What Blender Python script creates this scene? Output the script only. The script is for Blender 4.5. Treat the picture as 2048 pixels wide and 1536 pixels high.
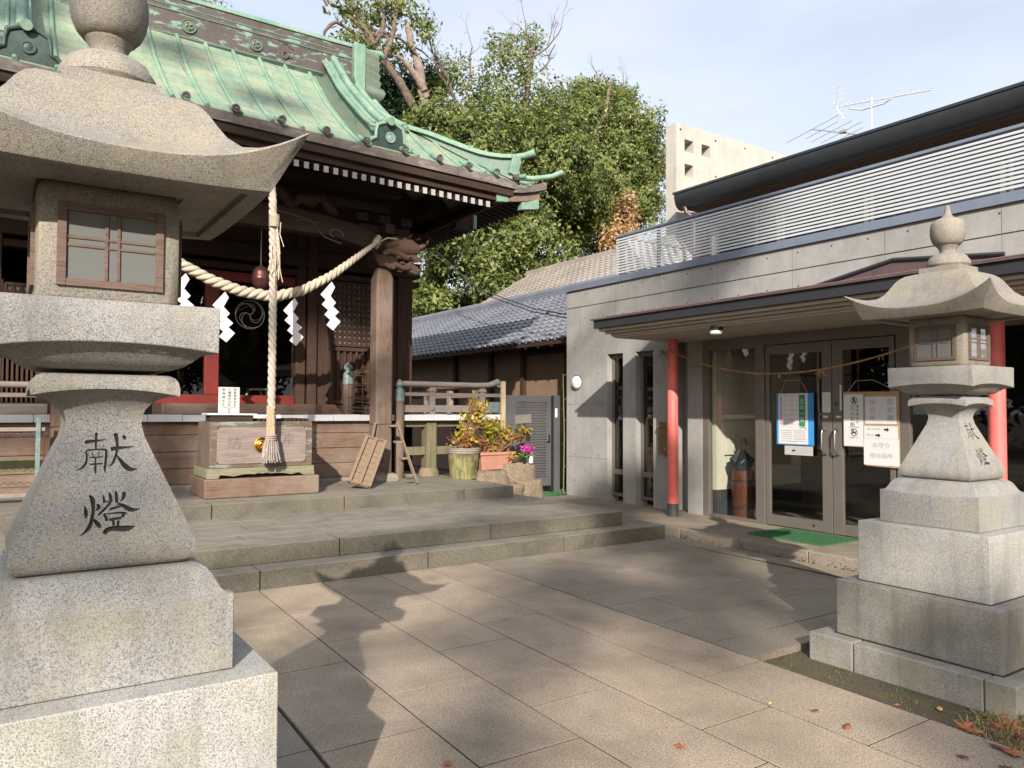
import bpy, math, random
import numpy as np
from mathutils import Vector, Matrix
for o in list(bpy.data.objects): bpy.data.objects.remove(o)
random.seed(7); rng = np.random.default_rng(7)
SC = bpy.context.scene; COL = SC.collection
R_ = math.radians
# ---------------- camera, world, sun, exposure ----------------
cam = bpy.data.objects.new("camera", bpy.data.cameras.new("camera")); COL.objects.link(cam)
cam.data.sensor_width = 36.0; cam.data.lens = 26.79; cam.data.clip_end = 2000; cam.data.clip_start = 0.05
# columns: right, up, back (world axes: X along the steps, Y towards the shrine, Z up)
cr = Vector((0.829, -0.559, 0.004)); cu = Vector((-0.022, -0.026, 0.999)); 
cr.normalize(); cb = cr.cross(cu).normalized(); cu = cb.cross(cr).normalized()
cam.matrix_world = Matrix(((cr.x, cu.x, cb.x, 0), (cr.y, cu.y, cb.y, 0), (cr.z, cu.z, cb.z, 1.55), (0, 0, 0, 1)))
SC.camera = cam
SUN_AZ, SUN_EL = 34.0, 25.5      # light travels towards +Y turned 34 deg to +X
travel = Vector((math.sin(R_(SUN_AZ)) * math.cos(R_(SUN_EL)), math.cos(R_(SUN_AZ)) * math.cos(R_(SUN_EL)), -math.sin(R_(SUN_EL))))
W = bpy.data.worlds.new("World"); SC.world = W; W.use_nodes = True
wn = W.node_tree.nodes; wl = W.node_tree.links
sky = wn.new("ShaderNodeTexSky"); sky.sky_type = 'NISHITA'; sky.sun_disc = False
sky.sun_elevation = R_(SUN_EL); sky.sun_rotation = R_(180 + SUN_AZ); sky.air_density = 1.0; sky.dust_density = 4.0; sky.ozone_density = 2.0
veil = wn.new("ShaderNodeMix"); veil.data_type = 'RGBA'; wl.new(sky.outputs[0], veil.inputs[6]); veil.inputs[7].default_value = (5.2, 5.5, 6.0, 1)
tcw = wn.new("ShaderNodeTexCoord"); mpw = wn.new("ShaderNodeMapping"); mpw.inputs['Scale'].default_value = (1, 1, 3.5); nzw = wn.new("ShaderNodeTexNoise"); nzw.inputs['Scale'].default_value = 1.6; nzw.inputs['Detail'].default_value = 5
rmw = wn.new("ShaderNodeValToRGB"); rmw.color_ramp.elements[0].position = .3; rmw.color_ramp.elements[0].color = (.5, .5, .5, 1); rmw.color_ramp.elements[1].position = .7; rmw.color_ramp.elements[1].color = (.9, .9, .9, 1)
wl.new(tcw.outputs['Generated'], mpw.inputs[0]); wl.new(mpw.outputs[0], nzw.inputs['Vector']); wl.new(nzw.outputs['Fac'], rmw.inputs[0]); wl.new(rmw.outputs[0], veil.inputs[0])   # pale veil with noise, added to whiten the sky
wl.new(veil.outputs[2], wn["Background"].inputs[0]); wn["Background"].inputs[1].default_value = 0.12
sl = bpy.data.lights.new("sun", 'SUN'); sl.energy = 4.6; sl.angle = R_(0.53); sl.color = (1.0, 0.92, 0.82)
sun = bpy.data.objects.new("sun", sl); COL.objects.link(sun); sun.rotation_euler = travel.to_track_quat('-Z', 'Y').to_euler()
SC.view_settings.view_transform = 'Standard'; SC.view_settings.look = 'None'; SC.view_settings.gamma = 1.0; SC.view_settings.exposure = 0.76
SC.cycles.max_bounces = 6; SC.cycles.transparent_max_bounces = 12; SC.cycles.caustics_reflective = False; SC.cycles.caustics_refractive = False

# ---------------- materials ----------------
def nmat(name):
    m = bpy.data.materials.new(name); m.use_nodes = True
    nt = m.node_tree; return m, nt, nt.nodes["Principled BSDF"]
class NT:
    def __init__(s, nt): s.t = nt
    def n(s, typ, **kw):
        nd = s.t.nodes.new(typ)
        for k, v in kw.items():
            if k[0] == '_': setattr(nd, k[1:], v)
            else:
                key = int(k[1:]) if k[0] == 'i' and k[1:].isdigit() else k.replace('__', ' ')
                if hasattr(v, 'is_linked') or isinstance(v, bpy.types.NodeSocket): s.t.links.new(v, nd.inputs[key])
                else: nd.inputs[key].default_value = v
        return nd
    def co(s, kind='Object', scale=(1, 1, 1), rot=(0, 0, 0)):
        tc = s.n("ShaderNodeTexCoord"); mp = s.n("ShaderNodeMapping", Vector=tc.outputs[kind]); mp.inputs['Scale'].default_value = scale; mp.inputs['Rotation'].default_value = rot
        return mp.outputs[0]
    def noise(s, vec, scale, detail=3, rough=.55, dist=0):
        return s.n("ShaderNodeTexNoise", Vector=vec, Scale=scale, Detail=detail, Roughness=rough, Distortion=dist).outputs['Fac']
    def ramp(s, fac, stops, interp='LINEAR'):
        r = s.n("ShaderNodeValToRGB", Fac=fac); cr_ = r.color_ramp; cr_.interpolation = interp
        while len(cr_.elements) < len(stops): cr_.elements.new(.5)
        for e, (p, c) in zip(cr_.elements, stops):
            e.position = p; e.color = (c, c, c, 1) if not isinstance(c, (tuple, list)) else (*c, 1)
        return r.outputs[0]
    def mix(s, f, a, b, mode='MIX'):
        m = s.n("ShaderNodeMix", _data_type='RGBA', _blend_type=mode)
        for k, v in ((0, f), (6, a), (7, b)):
            if isinstance(v, bpy.types.NodeSocket): s.t.links.new(v, m.inputs[k])
            elif k == 0: m.inputs[0].default_value = v
            else: m.inputs[k].default_value = (*v, 1) if isinstance(v, (tuple, list)) else (v, v, v, 1)
        return m.outputs[2]
    def math(s, op, a, b=0.0):
        return s.n("ShaderNodeMath", _operation=op, i0=a, i1=b).outputs[0]
    def bump(s, h, strength=.3, dist=.01, normal=None):
        b = s.n("ShaderNodeBump", Height=h, Strength=strength, Distance=dist)
        if normal is not None: s.t.links.new(normal, b.inputs['Normal'])
        return b.outputs[0]
def fin(nt, b, col=None, rough=None, normal=None, metal=None):
    for k, v in (('Base Color', col), ('Roughness', rough), ('Normal', normal), ('Metallic', metal)):
        if v is None: continue
        if isinstance(v, bpy.types.NodeSocket): nt.links.new(v, b.inputs[k])
        elif k == 'Base Color': b.inputs[k].default_value = (*v, 1)
        else: b.inputs[k].default_value = v
def plain(name, c, rough=.6, metal=0, var=.12, scale=6, bump=0, spec=.5):
    m, nt, b = nmat(name); g = NT(nt); v = g.co()
    n1 = g.noise(v, scale, 4, .6)
    lo = tuple(x * (1 - var) for x in c); hi = tuple(min(1, x * (1 + var)) for x in c)
    col = g.ramp(n1, [(.3, lo), (.7, hi)])
    nrm = g.bump(g.noise(v, scale * 12, 3), bump, .003) if bump else None
    b.inputs['Specular IOR Level'].default_value = spec
    fin(nt, b, col, rough, nrm, metal); return m
def granite(name, base, grain=190, lich=.0, dark=.45, lcol=(.36, .31, .16), stain=.25, gscale=1.0, attr=False, rough=.8):
    m, nt, b = nmat(name); g = NT(nt); v = g.n('ShaderNodeNewGeometry').outputs['Position']
    n1 = g.noise(v, grain, 2, .7); n2 = g.noise(v, grain * .45, 2, .6)
    c = g.ramp(n1, [(.37, tuple(x * dark * .5 for x in base)), (.46, base), (.58, tuple(min(1, x * 1.5) for x in base))])
    c = g.mix(.35, c, g.ramp(n2, [(.4, tuple(x * .7 for x in base)), (.6, tuple(min(1, x * 1.2) for x in base))]))
    big = g.noise(v, 3.1 * gscale, 5, .62, .4)
    c = g.mix(g.ramp(big, [(.42, 0), (.68, stain)]), c, tuple(x * .45 for x in base), 'MIX')
    if lich:
        ln = g.noise(v, 5.3 * gscale, 5, .7, .3)
        c = g.mix(g.ramp(ln, [(.45, 0), (.62, lich)]), c, lcol)
    stv = g.noise(g.n('ShaderNodeVectorMath', _operation='MULTIPLY', i0=v, i1=(9, 9, .9)).outputs[0], 1.6, 5, .65, .3)
    if not attr: c = g.mix(g.ramp(stv, [(.5, 0), (.75, .45)]), c, tuple(x * .42 for x in base))
    else: c = g.mix(g.ramp(g.noise(v, .9, 6, .7, 1.0), [(.5, 0), (.7, .3)]), c, tuple(x * .5 for x in base))
    if attr:
        a = g.n("ShaderNodeAttribute", _attribute_name='tint').outputs['Color']
        c = g.mix(1.0, c, a, 'MULTIPLY')
    nrm = g.bump(n1, .5, .0025); nrm = g.bump(big, .15, .02, nrm)
    fin(nt, b, c, rough, nrm); b.inputs['Specular IOR Level'].default_value = .3; return m
def wood(name, c1, c2, axis='X', rough=.75, scale=1.0, grey=0.0, knots=True):
    m, nt, b = nmat(name); g = NT(nt)
    k = {'X': (.9, 14, 14), 'Y': (14, .9, 14), 'Z': (14, 14, .9)}[axis]
    v = g.co(scale=tuple(x * scale for x in k)); v0 = g.co()
    w = g.noise(v, 2.0, 6, .65, 1.2); f = g.noise(v, 9, 4, .7, .2)
    c = g.ramp(w, [(.3, c1), (.55, c2), (.75, tuple(x * .8 for x in c1))])
    c = g.mix(.35, c, g.ramp(f, [(.35, tuple(x * .45 for x in c1)), (.65, c2)]))
    big = g.noise(v0, 2.2, 4, .6)
    if grey: c = g.mix(g.ramp(big, [(.35, 0), (.65, grey)]), c, (.34, .30, .26))
    nrm = g.bump(f, .35, .004); nrm = g.bump(w, .3, .008, nrm)
    fin(nt, b, c, rough, nrm); b.inputs['Specular IOR Level'].default_value = .25; return m
MAT = {}
MAT['granite'] = granite('lantern_granite', (.262, .256, .248), 270, .30, .42, (.30, .26, .15), .35)
MAT['granite_warm'] = granite('lantern_granite_warm', (.245, .226, .202), 270, .32, .5, (.31, .265, .155), .3)
MAT['granite_light'] = granite('base_granite', (.35, .342, .326), 240, .25, .32, (.27, .25, .14), .3)
MAT['granite_moss'] = granite('base_granite_weathered', (.27, .256, .232), 240, .38, .45, (.19, .18, .10), .5)
MAT['groove_shade'] = granite('groove_shade_stone', (.035, .035, .033), 300, 0, .3)  # cut faces near black, standing for the shade in the carving
MAT['paving'] = granite('paving_granite', (.315, .252, .188), 120, .0, .4, stain=.6, gscale=.5, attr=True)
MAT['paving2'] = granite('paving_grey_slab', (.24, .202, .158), 125, .18, .6, (.20, .18, .12), .4, .6, attr=True)
def stepstone():
    m, nt, b = nmat('green_andesite_step'); g = NT(nt); v = g.co()
    n1 = g.noise(v, 90, 3, .6); big = g.noise(v, 2.6, 5, .65, .5)
    c = g.ramp(big, [(.3, (.115, .103, .08)), (.5, (.205, .182, .148)), (.7, (.26, .218, .175))])
    c = g.mix(.3, c, g.ramp(n1, [(.4, (.08, .08, .07)), (.6, (.30, .27, .22))]))
    wv = g.n("ShaderNodeTexWave", Vector=g.co(rot=(0, R_(38), 0)), Scale=7, Distortion=14, Detail=3, i5=.6).outputs['Fac']
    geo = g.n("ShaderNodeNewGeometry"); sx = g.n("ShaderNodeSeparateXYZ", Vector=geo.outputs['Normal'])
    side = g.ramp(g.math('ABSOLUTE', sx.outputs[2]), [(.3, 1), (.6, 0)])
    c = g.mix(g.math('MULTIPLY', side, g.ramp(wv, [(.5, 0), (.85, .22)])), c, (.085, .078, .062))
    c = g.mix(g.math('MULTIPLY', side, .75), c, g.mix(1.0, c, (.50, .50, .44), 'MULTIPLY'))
    a = g.n("ShaderNodeAttribute", _attribute_name='tint').outputs['Color']
    c = g.mix(1.0, c, a, 'MULTIPLY')
    nrm = g.bump(n1, .3, .003); nrm = g.bump(g.math('MULTIPLY', side, wv), .14, .008, nrm)
    fin(nt, b, c, .75, nrm); return m
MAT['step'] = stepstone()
def soil():
    m, nt, b = nmat('soil_moss'); g = NT(nt); v = g.co()
    n1 = g.noise(v, 6, 6, .7, .3); n2 = g.noise(v, 60, 4, .7)
    c = g.ramp(n2, [(.3, (.035, .024, .015)), (.7, (.12, .085, .055))])
    c = g.mix(g.ramp(n1, [(.48, 0), (.66, .65)]), c, g.ramp(n2, [(.3, (.04, .05, .012)), (.7, (.13, .14, .04))]))
    fin(nt, b, c, .95, g.bump(n2, .8, .01)); return m
MAT['soil'] = soil()
def concrete(name, base=(.305, .298, .284)):
    m, nt, b = nmat(name); g = NT(nt); v = g.co()
    big = g.noise(v, 1.3, 6, .65, .8); st = g.noise(g.co(scale=(6, 6, .5)), 2.2, 4, .6); fine = g.noise(v, 60, 3, .6)
    c = g.ramp(big, [(.3, tuple(x * .68 for x in base)), (.5, base), (.72, tuple(x * 1.22 for x in base))])
    c = g.mix(.22, c, g.ramp(st, [(.35, tuple(x * .55 for x in base)), (.65, tuple(x * 1.2 for x in base))]))
    c = g.mix(.35, c, g.ramp(g.noise(v, 4.5, 5, .7, .5), [(.3, tuple(x * .62 for x in base)), (.7, tuple(x * 1.25 for x in base))]))
    c = g.mix(.2, c, g.ramp(fine, [(.35, tuple(x * .6 for x in base)), (.65, tuple(x * 1.25 for x in base))]))
    fin(nt, b, c, .8, g.bump(fine, .15, .003)); return m
MAT['concrete'] = concrete('board_marked_concrete'); MAT['concrete_light'] = concrete('weathered_light_concrete', (.46, .43, .38))
MAT['joint'] = plain('joint_grit', (.03, .023, .017), .95, var=.3, scale=30)
MAT['hole'] = plain('tie_hole_dark', (.075, .068, .06), .9)  # dark tone stands for shade inside tie holes; form joints share it
def copper(name, ca, cb_, cc, brick=False, dark=.25, patch=(.30, .42, .38), pf=.0, streak=False):
    m, nt, b = nmat(name); g = NT(nt); v = g.co()
    n1 = g.noise(v, 2.3, 5, .6, .6); n2 = g.noise(g.co(scale=(8, 1.2, 1.2)), 3, 5, .65); n3 = g.noise(v, 30, 4, .6)
    c = g.ramp(n1, [(.3, ca), (.5, cb_), (.68, cc)])
    c = g.mix(.25, c, g.ramp(n2, [(.35, tuple(x * .6 for x in ca)), (.62, cc)]))
    c = g.mix(.15, c, g.ramp(n3, [(.4, tuple(x * .4 for x in ca)), (.6, cc)]))
    if pf: c = g.mix(g.ramp(g.noise(g.co(scale=(1, 1, 3.2)), 3.1, 6, .7, .5), [(.53, 0), (.60, pf)]), c, patch)
    if streak: c = g.mix(g.ramp(g.noise(g.co(scale=(9, .5, .5)), 1.3, 3, .6), [(.66, 0), (.74, .75)]), c, (.17, .075, .045))
    nrm = g.bump(n3, .12, .003)
    if brick:
        br = g.n("ShaderNodeTexBrick", Vector=g.co('UV'), Scale=1.0, i1=(1, 1, 1, 1), i2=(.93, .93, .93, 1), i3=(0, 0, 0, 1)); br.offset = .37
        br.inputs['Mortar Size'].default_value = .005; br.inputs['Brick Width'].default_value = 60.0; br.inputs['Row Height'].default_value = .30
        c = g.mix(g.math('MULTIPLY', br.outputs['Fac'], .72), c, (.06, .09, .07))
        nrm = g.bump(g.math('SUBTRACT', 1.0, br.outputs['Fac']), .6, .006, nrm)
    fin(nt, b, c, .55, nrm); b.inputs['Specular IOR Level'].default_value = .4; return m
MAT['patina'] = copper('green_patina_copper', (.13, .225, .17), (.215, .31, .225), (.34, .355, .225), True, streak=True)
MAT['patina2'] = copper('green_patina_trim', (.10, .205, .155), (.17, .295, .225), (.26, .345, .25))
MAT['patina_dark'] = copper('dark_patina', (.012, .022, .018), (.02, .035, .03), (.05, .10, .08))
MAT['patina_side'] = copper('patina_side_panel', (.07, .14, .115), (.13, .215, .175), (.19, .24, .18))
MAT['cop_brown'] = copper('brown_copper_band', (.055, .045, .042), (.085, .07, .063), (.11, .09, .08), patch=(.20, .33, .29), pf=.8)
MAT['cop_fascia'] = copper('brown_copper_fascia', (.085, .066, .058), (.13, .10, .09), (.17, .15, .13), patch=(.28, .30, .26), pf=.35)
MAT['wood_dark'] = wood('old_dark_timber', (.022, .013, .009), (.052, .031, .022), 'X')
MAT['wood_darkz'] = wood('old_dark_timber_upright', (.026, .014, .010), (.068, .037, .026), 'Z')
MAT['wood_brown'] = wood('weathered_timber_planks', (.07, .04, .027), (.185, .112, .076), 'X', grey=.32)
MAT['wood_brownz'] = wood('weathered_timber_upright', (.06, .038, .027), (.15, .098, .072), 'Z', grey=.22)
MAT['wood_grey'] = wood('grey_worn_timber', (.15, .12, .108), (.27, .22, .20), 'X', grey=.35)
MAT['wood_pale'] = wood('pale_timber', (.30, .22, .14), (.46, .36, .24), 'Z')
MAT['wood_moss'] = wood('mossy_timber', (.085, .082, .04), (.20, .175, .11), 'Z')
MAT['wood_mossX'] = wood('mossy_board', (.11, .11, .06), (.27, .25, .17), 'X')
MAT['wood_tan'] = wood('tan_slat_timber', (.14, .10, .07), (.26, .19, .13), 'Z')
MAT['wood_frame'] = wood('lantern_window_frame', (.085, .055, .042), (.18, .125, .098), 'X', scale=3)
MAT['red_wood'] = plain('vermilion_paint', (.14, .014, .009), .5, var=.25)
MAT['white_paint'] = plain('white_paint', (.33, .325, .31), .6, var=.08)
MAT['white_cap'] = plain('white_metal_cap', (.52, .53, .56), .45, var=.05)
MAT['paper'] = plain('white_paper', (.62, .62, .63), .7, var=.04)
MAT['paper_grey'] = plain('sign_board_grey', (.42, .42, .41), .6, var=.05)
MAT['ink'] = plain('black_ink', (.02, .02, .02), .6)
MAT['ink_red'] = plain('red_ink', (.6, .06, .06), .6); MAT['ink_grey'] = plain('grey_ink', (.28, .28, .30), .6)
MAT['blue'] = plain('blue_card', (.04, .27, .62), .5); MAT['green_card'] = plain('green_card', (.04, .22, .13), .5)
MAT['pink_card'] = plain('pink_card', (.65, .12, .28), .5); MAT['violet'] = plain('violet_card', (.22, .2, .5), .5)
MAT['cardboard'] = plain('brown_cardboard', (.38, .25, .14), .8)
MAT['gold'] = plain('polished_gold', (.72, .42, .10), .22, 1.0, .1)
MAT['iron'] = plain('black_iron', (.035, .033, .032), .5, .4)
MAT['silver'] = plain('dull_silver_inlay', (.38, .37, .35), .35, .6)
MAT['bronze_green'] = plain('verdigris_bronze', (.15, .20, .19), .6, .2, .3, 20)
MAT['rust'] = plain('rusty_wire', (.09, .045, .03), .8, .2, .3, 30)
MAT['bell'] = plain('reddish_bell_metal', (.14, .06, .05), .35, .7, .25, 10)
MAT['chrome'] = plain('steel_handle', (.55, .55, .55), .2, 1.0, .05)
MAT['alu_bronze'] = plain('bronze_aluminium', (.18, .16, .14), .4, .35, .06)
MAT['slat'] = plain('silver_grey_slat', (.60, .63, .66), .4, .25, .04)
MAT['cap_blue'] = plain('blue_grey_metal_cap', (.20, .235, .30), .4, .3, .06)
MAT['fascia_dark'] = plain('charcoal_metal_fascia', (.035, .038, .043), .4, .2, .1)
MAT['roof_brown'] = plain('brown_metal_roof', (.13, .085, .085), .35, .25, .12)
MAT['soffit'] = plain('painted_soffit', (.40, .345, .29), .75, var=.06)
MAT['pink'] = plain('coral_red_paint', (.70, .15, .135), .5, var=.13, scale=5, bump=.12)
MAT['charcoal_paint'] = plain('charcoal_paint', (.05, .055, .06), .5)
MAT['cream'] = plain('cream_wall', (.62, .57, .47), .8, var=.04)
MAT['ochre'] = plain('ochre_plaster', (.19, .125, .08), .9, var=.1)
MAT['gate'] = plain('blue_grey_metal_gate', (.105, .107, .113), .45, .2, .06)
MAT['mail'] = plain('brass_mailbox', (.23, .165, .08), .45, .5, .1)
MAT['plastic_dark'] = plain('black_plastic', (.02, .02, .02), .4); MAT['lampglass'] = plain('frosted_lamp_glass', (.75, .74, .70), .3)
MAT['barrel'] = wood('varnished_barrel_staves', (.05, .018, .011), (.14, .05, .03), 'Z', .35)
MAT['umbrella'] = plain('navy_umbrella_cloth', (.014, .017, .024), .6); MAT['umb_edge'] = plain('umbrella_piping', (.3, .4, .5), .5)
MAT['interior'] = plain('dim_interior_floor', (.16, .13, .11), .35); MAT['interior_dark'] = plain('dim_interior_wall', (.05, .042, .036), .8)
MAT['terracotta'] = plain('terracotta_plastic', (.40, .195, .145), .55, var=.1, scale=5)
MAT['straw'] = None
def ropem(name, a, b_):
    m, nt, b = nmat(name); g = NT(nt); f = g.noise(g.co(), 160, 4, .7); f2 = g.noise(g.co(), 9, 3, .6)
    c = g.mix(.5, g.ramp(f, [(.3, a), (.7, b_)]), g.ramp(f2, [(.3, a), (.7, b_)]))
    fin(nt, b, c, .9, g.bump(f, .6, .004)); return m
MAT['straw'] = ropem('straw_rope', (.29, .24, .175), (.56, .50, .395)); MAT['hemp'] = ropem('hemp_bell_rope', (.27, .22, .185), (.56, .49, .42)); MAT['tassel'] = ropem('grey_tassel', (.17, .135, .12), (.38, .32, .285))
MAT['old_straw'] = ropem('old_straw_rope', (.22, .12, .05), (.46, .28, .12))
def bucket_m():
    m, nt, b = nmat('mossy_bucket_staves'); g = NT(nt); v = g.co(scale=(12, 12, 1)); n1 = g.noise(v, 2.5, 5, .65, .3); n2 = g.noise(g.co(), 5, 5, .6)
    c = g.ramp(n1, [(.3, (.085, .082, .025)), (.6, (.25, .235, .10))]); c = g.mix(g.ramp(n2, [(.5, 0), (.62, .7)]), c, (.05, .045, .02))
    fin(nt, b, c, .8, g.bump(n1, .5, .01)); return m
MAT['bucket'] = bucket_m()
def turf(name, c):
    m, nt, b = nmat(name); g = NT(nt); f = g.noise(g.co(), 240, 3, .7)
    fin(nt, b, g.ramp(f, [(.3, tuple(x * .4 for x in c)), (.7, tuple(x * 1.3 for x in c))]), .8, g.bump(f, 1.0, .012)); return m
MAT['turf'] = turf('green_plastic_turf', (.04, .17, .06))
def rubble():
    m, nt, b = nmat('mossy_rubble_stone'); g = NT(nt); n1 = g.noise(g.co(), 7, 6, .7, .3); n2 = g.noise(g.co(), 45, 4, .7)
    c = g.ramp(n2, [(.3, (.12, .085, .06)), (.7, (.32, .25, .19))]); c = g.mix(g.ramp(n1, [(.5, 0), (.66, .7)]), c, (.12, .13, .04))
    fin(nt, b, c, .9, g.bump(n2, .8, .02, g.bump(n1, .5, .05))); return m
MAT['rubble'] = rubble()
def tile_m(name, c, hi, warm):
    m, nt, b = nmat(name); g = NT(nt); v = g.co(); n1 = g.noise(v, 1.1, 4, .6); n2 = g.noise(v, 9, 4, .6)
    cc = g.ramp(n1, [(.35, c), (.7, hi)]); cc = g.mix(g.ramp(n2, [(.52, 0), (.7, .35)]), cc, warm)
    fin(nt, b, cc, .42, g.bump(n2, .1, .004)); return m
MAT['tile'] = tile_m('grey_pantiles', (.12, .13, .155), (.19, .20, .235), (.26, .23, .22)); MAT['tile_brown'] = tile_m('brown_pantiles', (.22, .195, .17), (.33, .295, .26), (.31, .21, .16))
def glass_m(name, tint=(.93, .95, .94), k=1.0):
    m = bpy.data.materials.new(name); m.use_nodes = True; nt = m.node_tree; nt.nodes.remove(nt.nodes["Principled BSDF"]); g = NT(nt)
    f = g.n("ShaderNodeLayerWeight", Blend=.5).outputs['Facing']; f5 = g.math('POWER', f, 4.0); fr = g.math('ADD', g.math('MULTIPLY', f5, .8), .045 * k)
    tr = g.n("ShaderNodeBsdfTransparent", Color=(*tint, 1)); gl = g.n("ShaderNodeBsdfGlossy", Roughness=.01)
    mx = g.n("ShaderNodeMixShader", i0=fr, i1=tr.outputs[0], i2=gl.outputs[0]); nt.links.new(mx.outputs[0], nt.nodes["Material Output"].inputs[0]); return m
MAT['glass'] = glass_m('window_glass'); MAT['glass_dark'] = glass_m('tinted_glass', (.6, .6, .57), 1.6)
def pane_m():
    m, nt, b = nmat('papered_lantern_pane'); fin(nt, b, (.16, .165, .16), .05); b.inputs['Specular IOR Level'].default_value = .9; b.inputs['Coat Weight'].default_value = 1.0; b.inputs['Coat Roughness'].default_value = .03; b.inputs['Coat IOR'].default_value = 1.9; return m
MAT['pane'] = pane_m()
def leaf_m(name, stops, trans=.35, rough=.5):
    m, nt, b = nmat(name); g = NT(nt); geo = g.n("ShaderNodeNewGeometry"); rnd = geo.outputs['Random Per Island']
    n1 = g.noise(g.co(), 1.7, 4, .65)
    f = g.math('ADD', g.math('MULTIPLY', rnd, .5), g.math('MULTIPLY', g.ramp(n1, [(.38, 0), (.62, 1)]), .5))
    c = g.ramp(f, stops); fin(nt, b, c, rough); b.inputs['Specular IOR Level'].default_value = .5
    tl = g.n("ShaderNodeBsdfTranslucent", Color=g.mix(1.0, c, (1.0, 1.0, .5), 'MULTIPLY')); mx = g.n("ShaderNodeMixShader", i0=trans, i1=b.outputs[0], i2=tl.outputs[0])
    nt.links.new(mx.outputs[0], nt.nodes["Material Output"].inputs[0]); return m
MAT['leaf'] = leaf_m('evergreen_leaves', [(0, (.045, .085, .028)), (.35, (.125, .17, .045)), (.75, (.25, .28, .085)), (1, (.40, .38, .14))])
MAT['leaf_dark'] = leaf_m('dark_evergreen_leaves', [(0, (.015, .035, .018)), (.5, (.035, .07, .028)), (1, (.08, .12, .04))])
MAT['leaf_orange'] = leaf_m('dead_orange_leaves', [(0, (.40, .25, .12)), (1, (.66, .45, .27))])
MAT['leaf_yellow'] = leaf_m('hydrangea_autumn_leaves', [(0, (.12, .20, .03)), (.4, (.40, .36, .04)), (.8, (.60, .40, .05)), (1, (.45, .16, .05))])
MAT['leaf_green'] = leaf_m('cyclamen_leaves', [(0, (.06, .13, .03)), (1, (.20, .30, .07))])
MAT['petal'] = leaf_m('magenta_petals', [(0, (.45, .02, .30)), (1, (.85, .12, .62))], .3)
MAT['twig'] = plain('dry_twigs', (.22, .12, .065), .85, var=.35, scale=20)
MAT['bark'] = plain('grey_brown_bark', (.13, .095, .07), .9, var=.5, scale=7, bump=.9)
MAT['bark_dark'] = plain('dark_bark', (.045, .035, .028), .9, var=.4, scale=5, bump=.8)
MAT['bark_pale'] = plain('pale_cut_limb', (.23, .175, .14), .9, var=.35, scale=9, bump=.9)
MAT['dead_leaf'] = leaf_m('fallen_leaf', [(0, (.20, .045, .025)), (.5, (.30, .09, .03)), (1, (.42, .20, .09))], .15)
MAT['dead_leaf_purple'] = leaf_m('fallen_leaf_purple', [(0, (.09, .02, .025)), (1, (.13, .035, .03))], .1)
MAT['dead_leaf_yellow'] = leaf_m('fallen_leaf_yellow', [(0, (.62, .36, .12)), (1, (.7, .45, .18))], .2)
MAT['straw_grass'] = leaf_m('dry_grass', [(0, (.20, .15, .06)), (.6, (.42, .34, .16)), (1, (.14, .20, .05))], .3)
MAT['moss_blade'] = leaf_m('green_weed', [(0, (.05, .12, .015)), (1, (.14, .26, .04))], .3)
MAT['mail_dark'] = copper('worn_copper_edging', (.09, .06, .04), (.15, .105, .07), (.13, .12, .11), patch=(.28, .33, .31), pf=.6)
MAT['relief_char'] = plain('carved_relief_wood', (.13, .115, .10), .8, var=.4, scale=40)
MAT['ink_faint'] = plain('faint_ink', (.5, .5, .52), .7)
MAT['green_cane'] = plain('green_cane', (.12, .17, .04), .5); MAT['ant'] = plain('pale_aluminium_rod', (.8, .78, .76), .4, .5, .05); MAT['ant_dark'] = plain('grey_aluminium_rod', (.42, .41, .41), .4, .5, .05)
MAT['wood_mid'] = wood('carved_brown_timber', (.05, .03, .021), (.13, .082, .058), 'X', scale=2.5)
MAT['base_stone'] = granite('weathered_foot_stone', (.25, .22, .185), 200, .25, .5, (.18, .17, .09), .4)
MAT['wood_box'] = wood('worn_box_timber', (.055, .036, .027), (.15, .105, .08), 'X', grey=.22)
MAT['wood_panel'] = wood('smooth_mauve_panel', (.15, .115, .10), (.27, .215, .195), 'X', grey=.15, scale=.6)
MAT['litter'] = leaf_m('brown_litter', [(0, (.05, .025, .015)), (.6, (.13, .065, .035)), (1, (.28, .16, .08))], .1)
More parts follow.
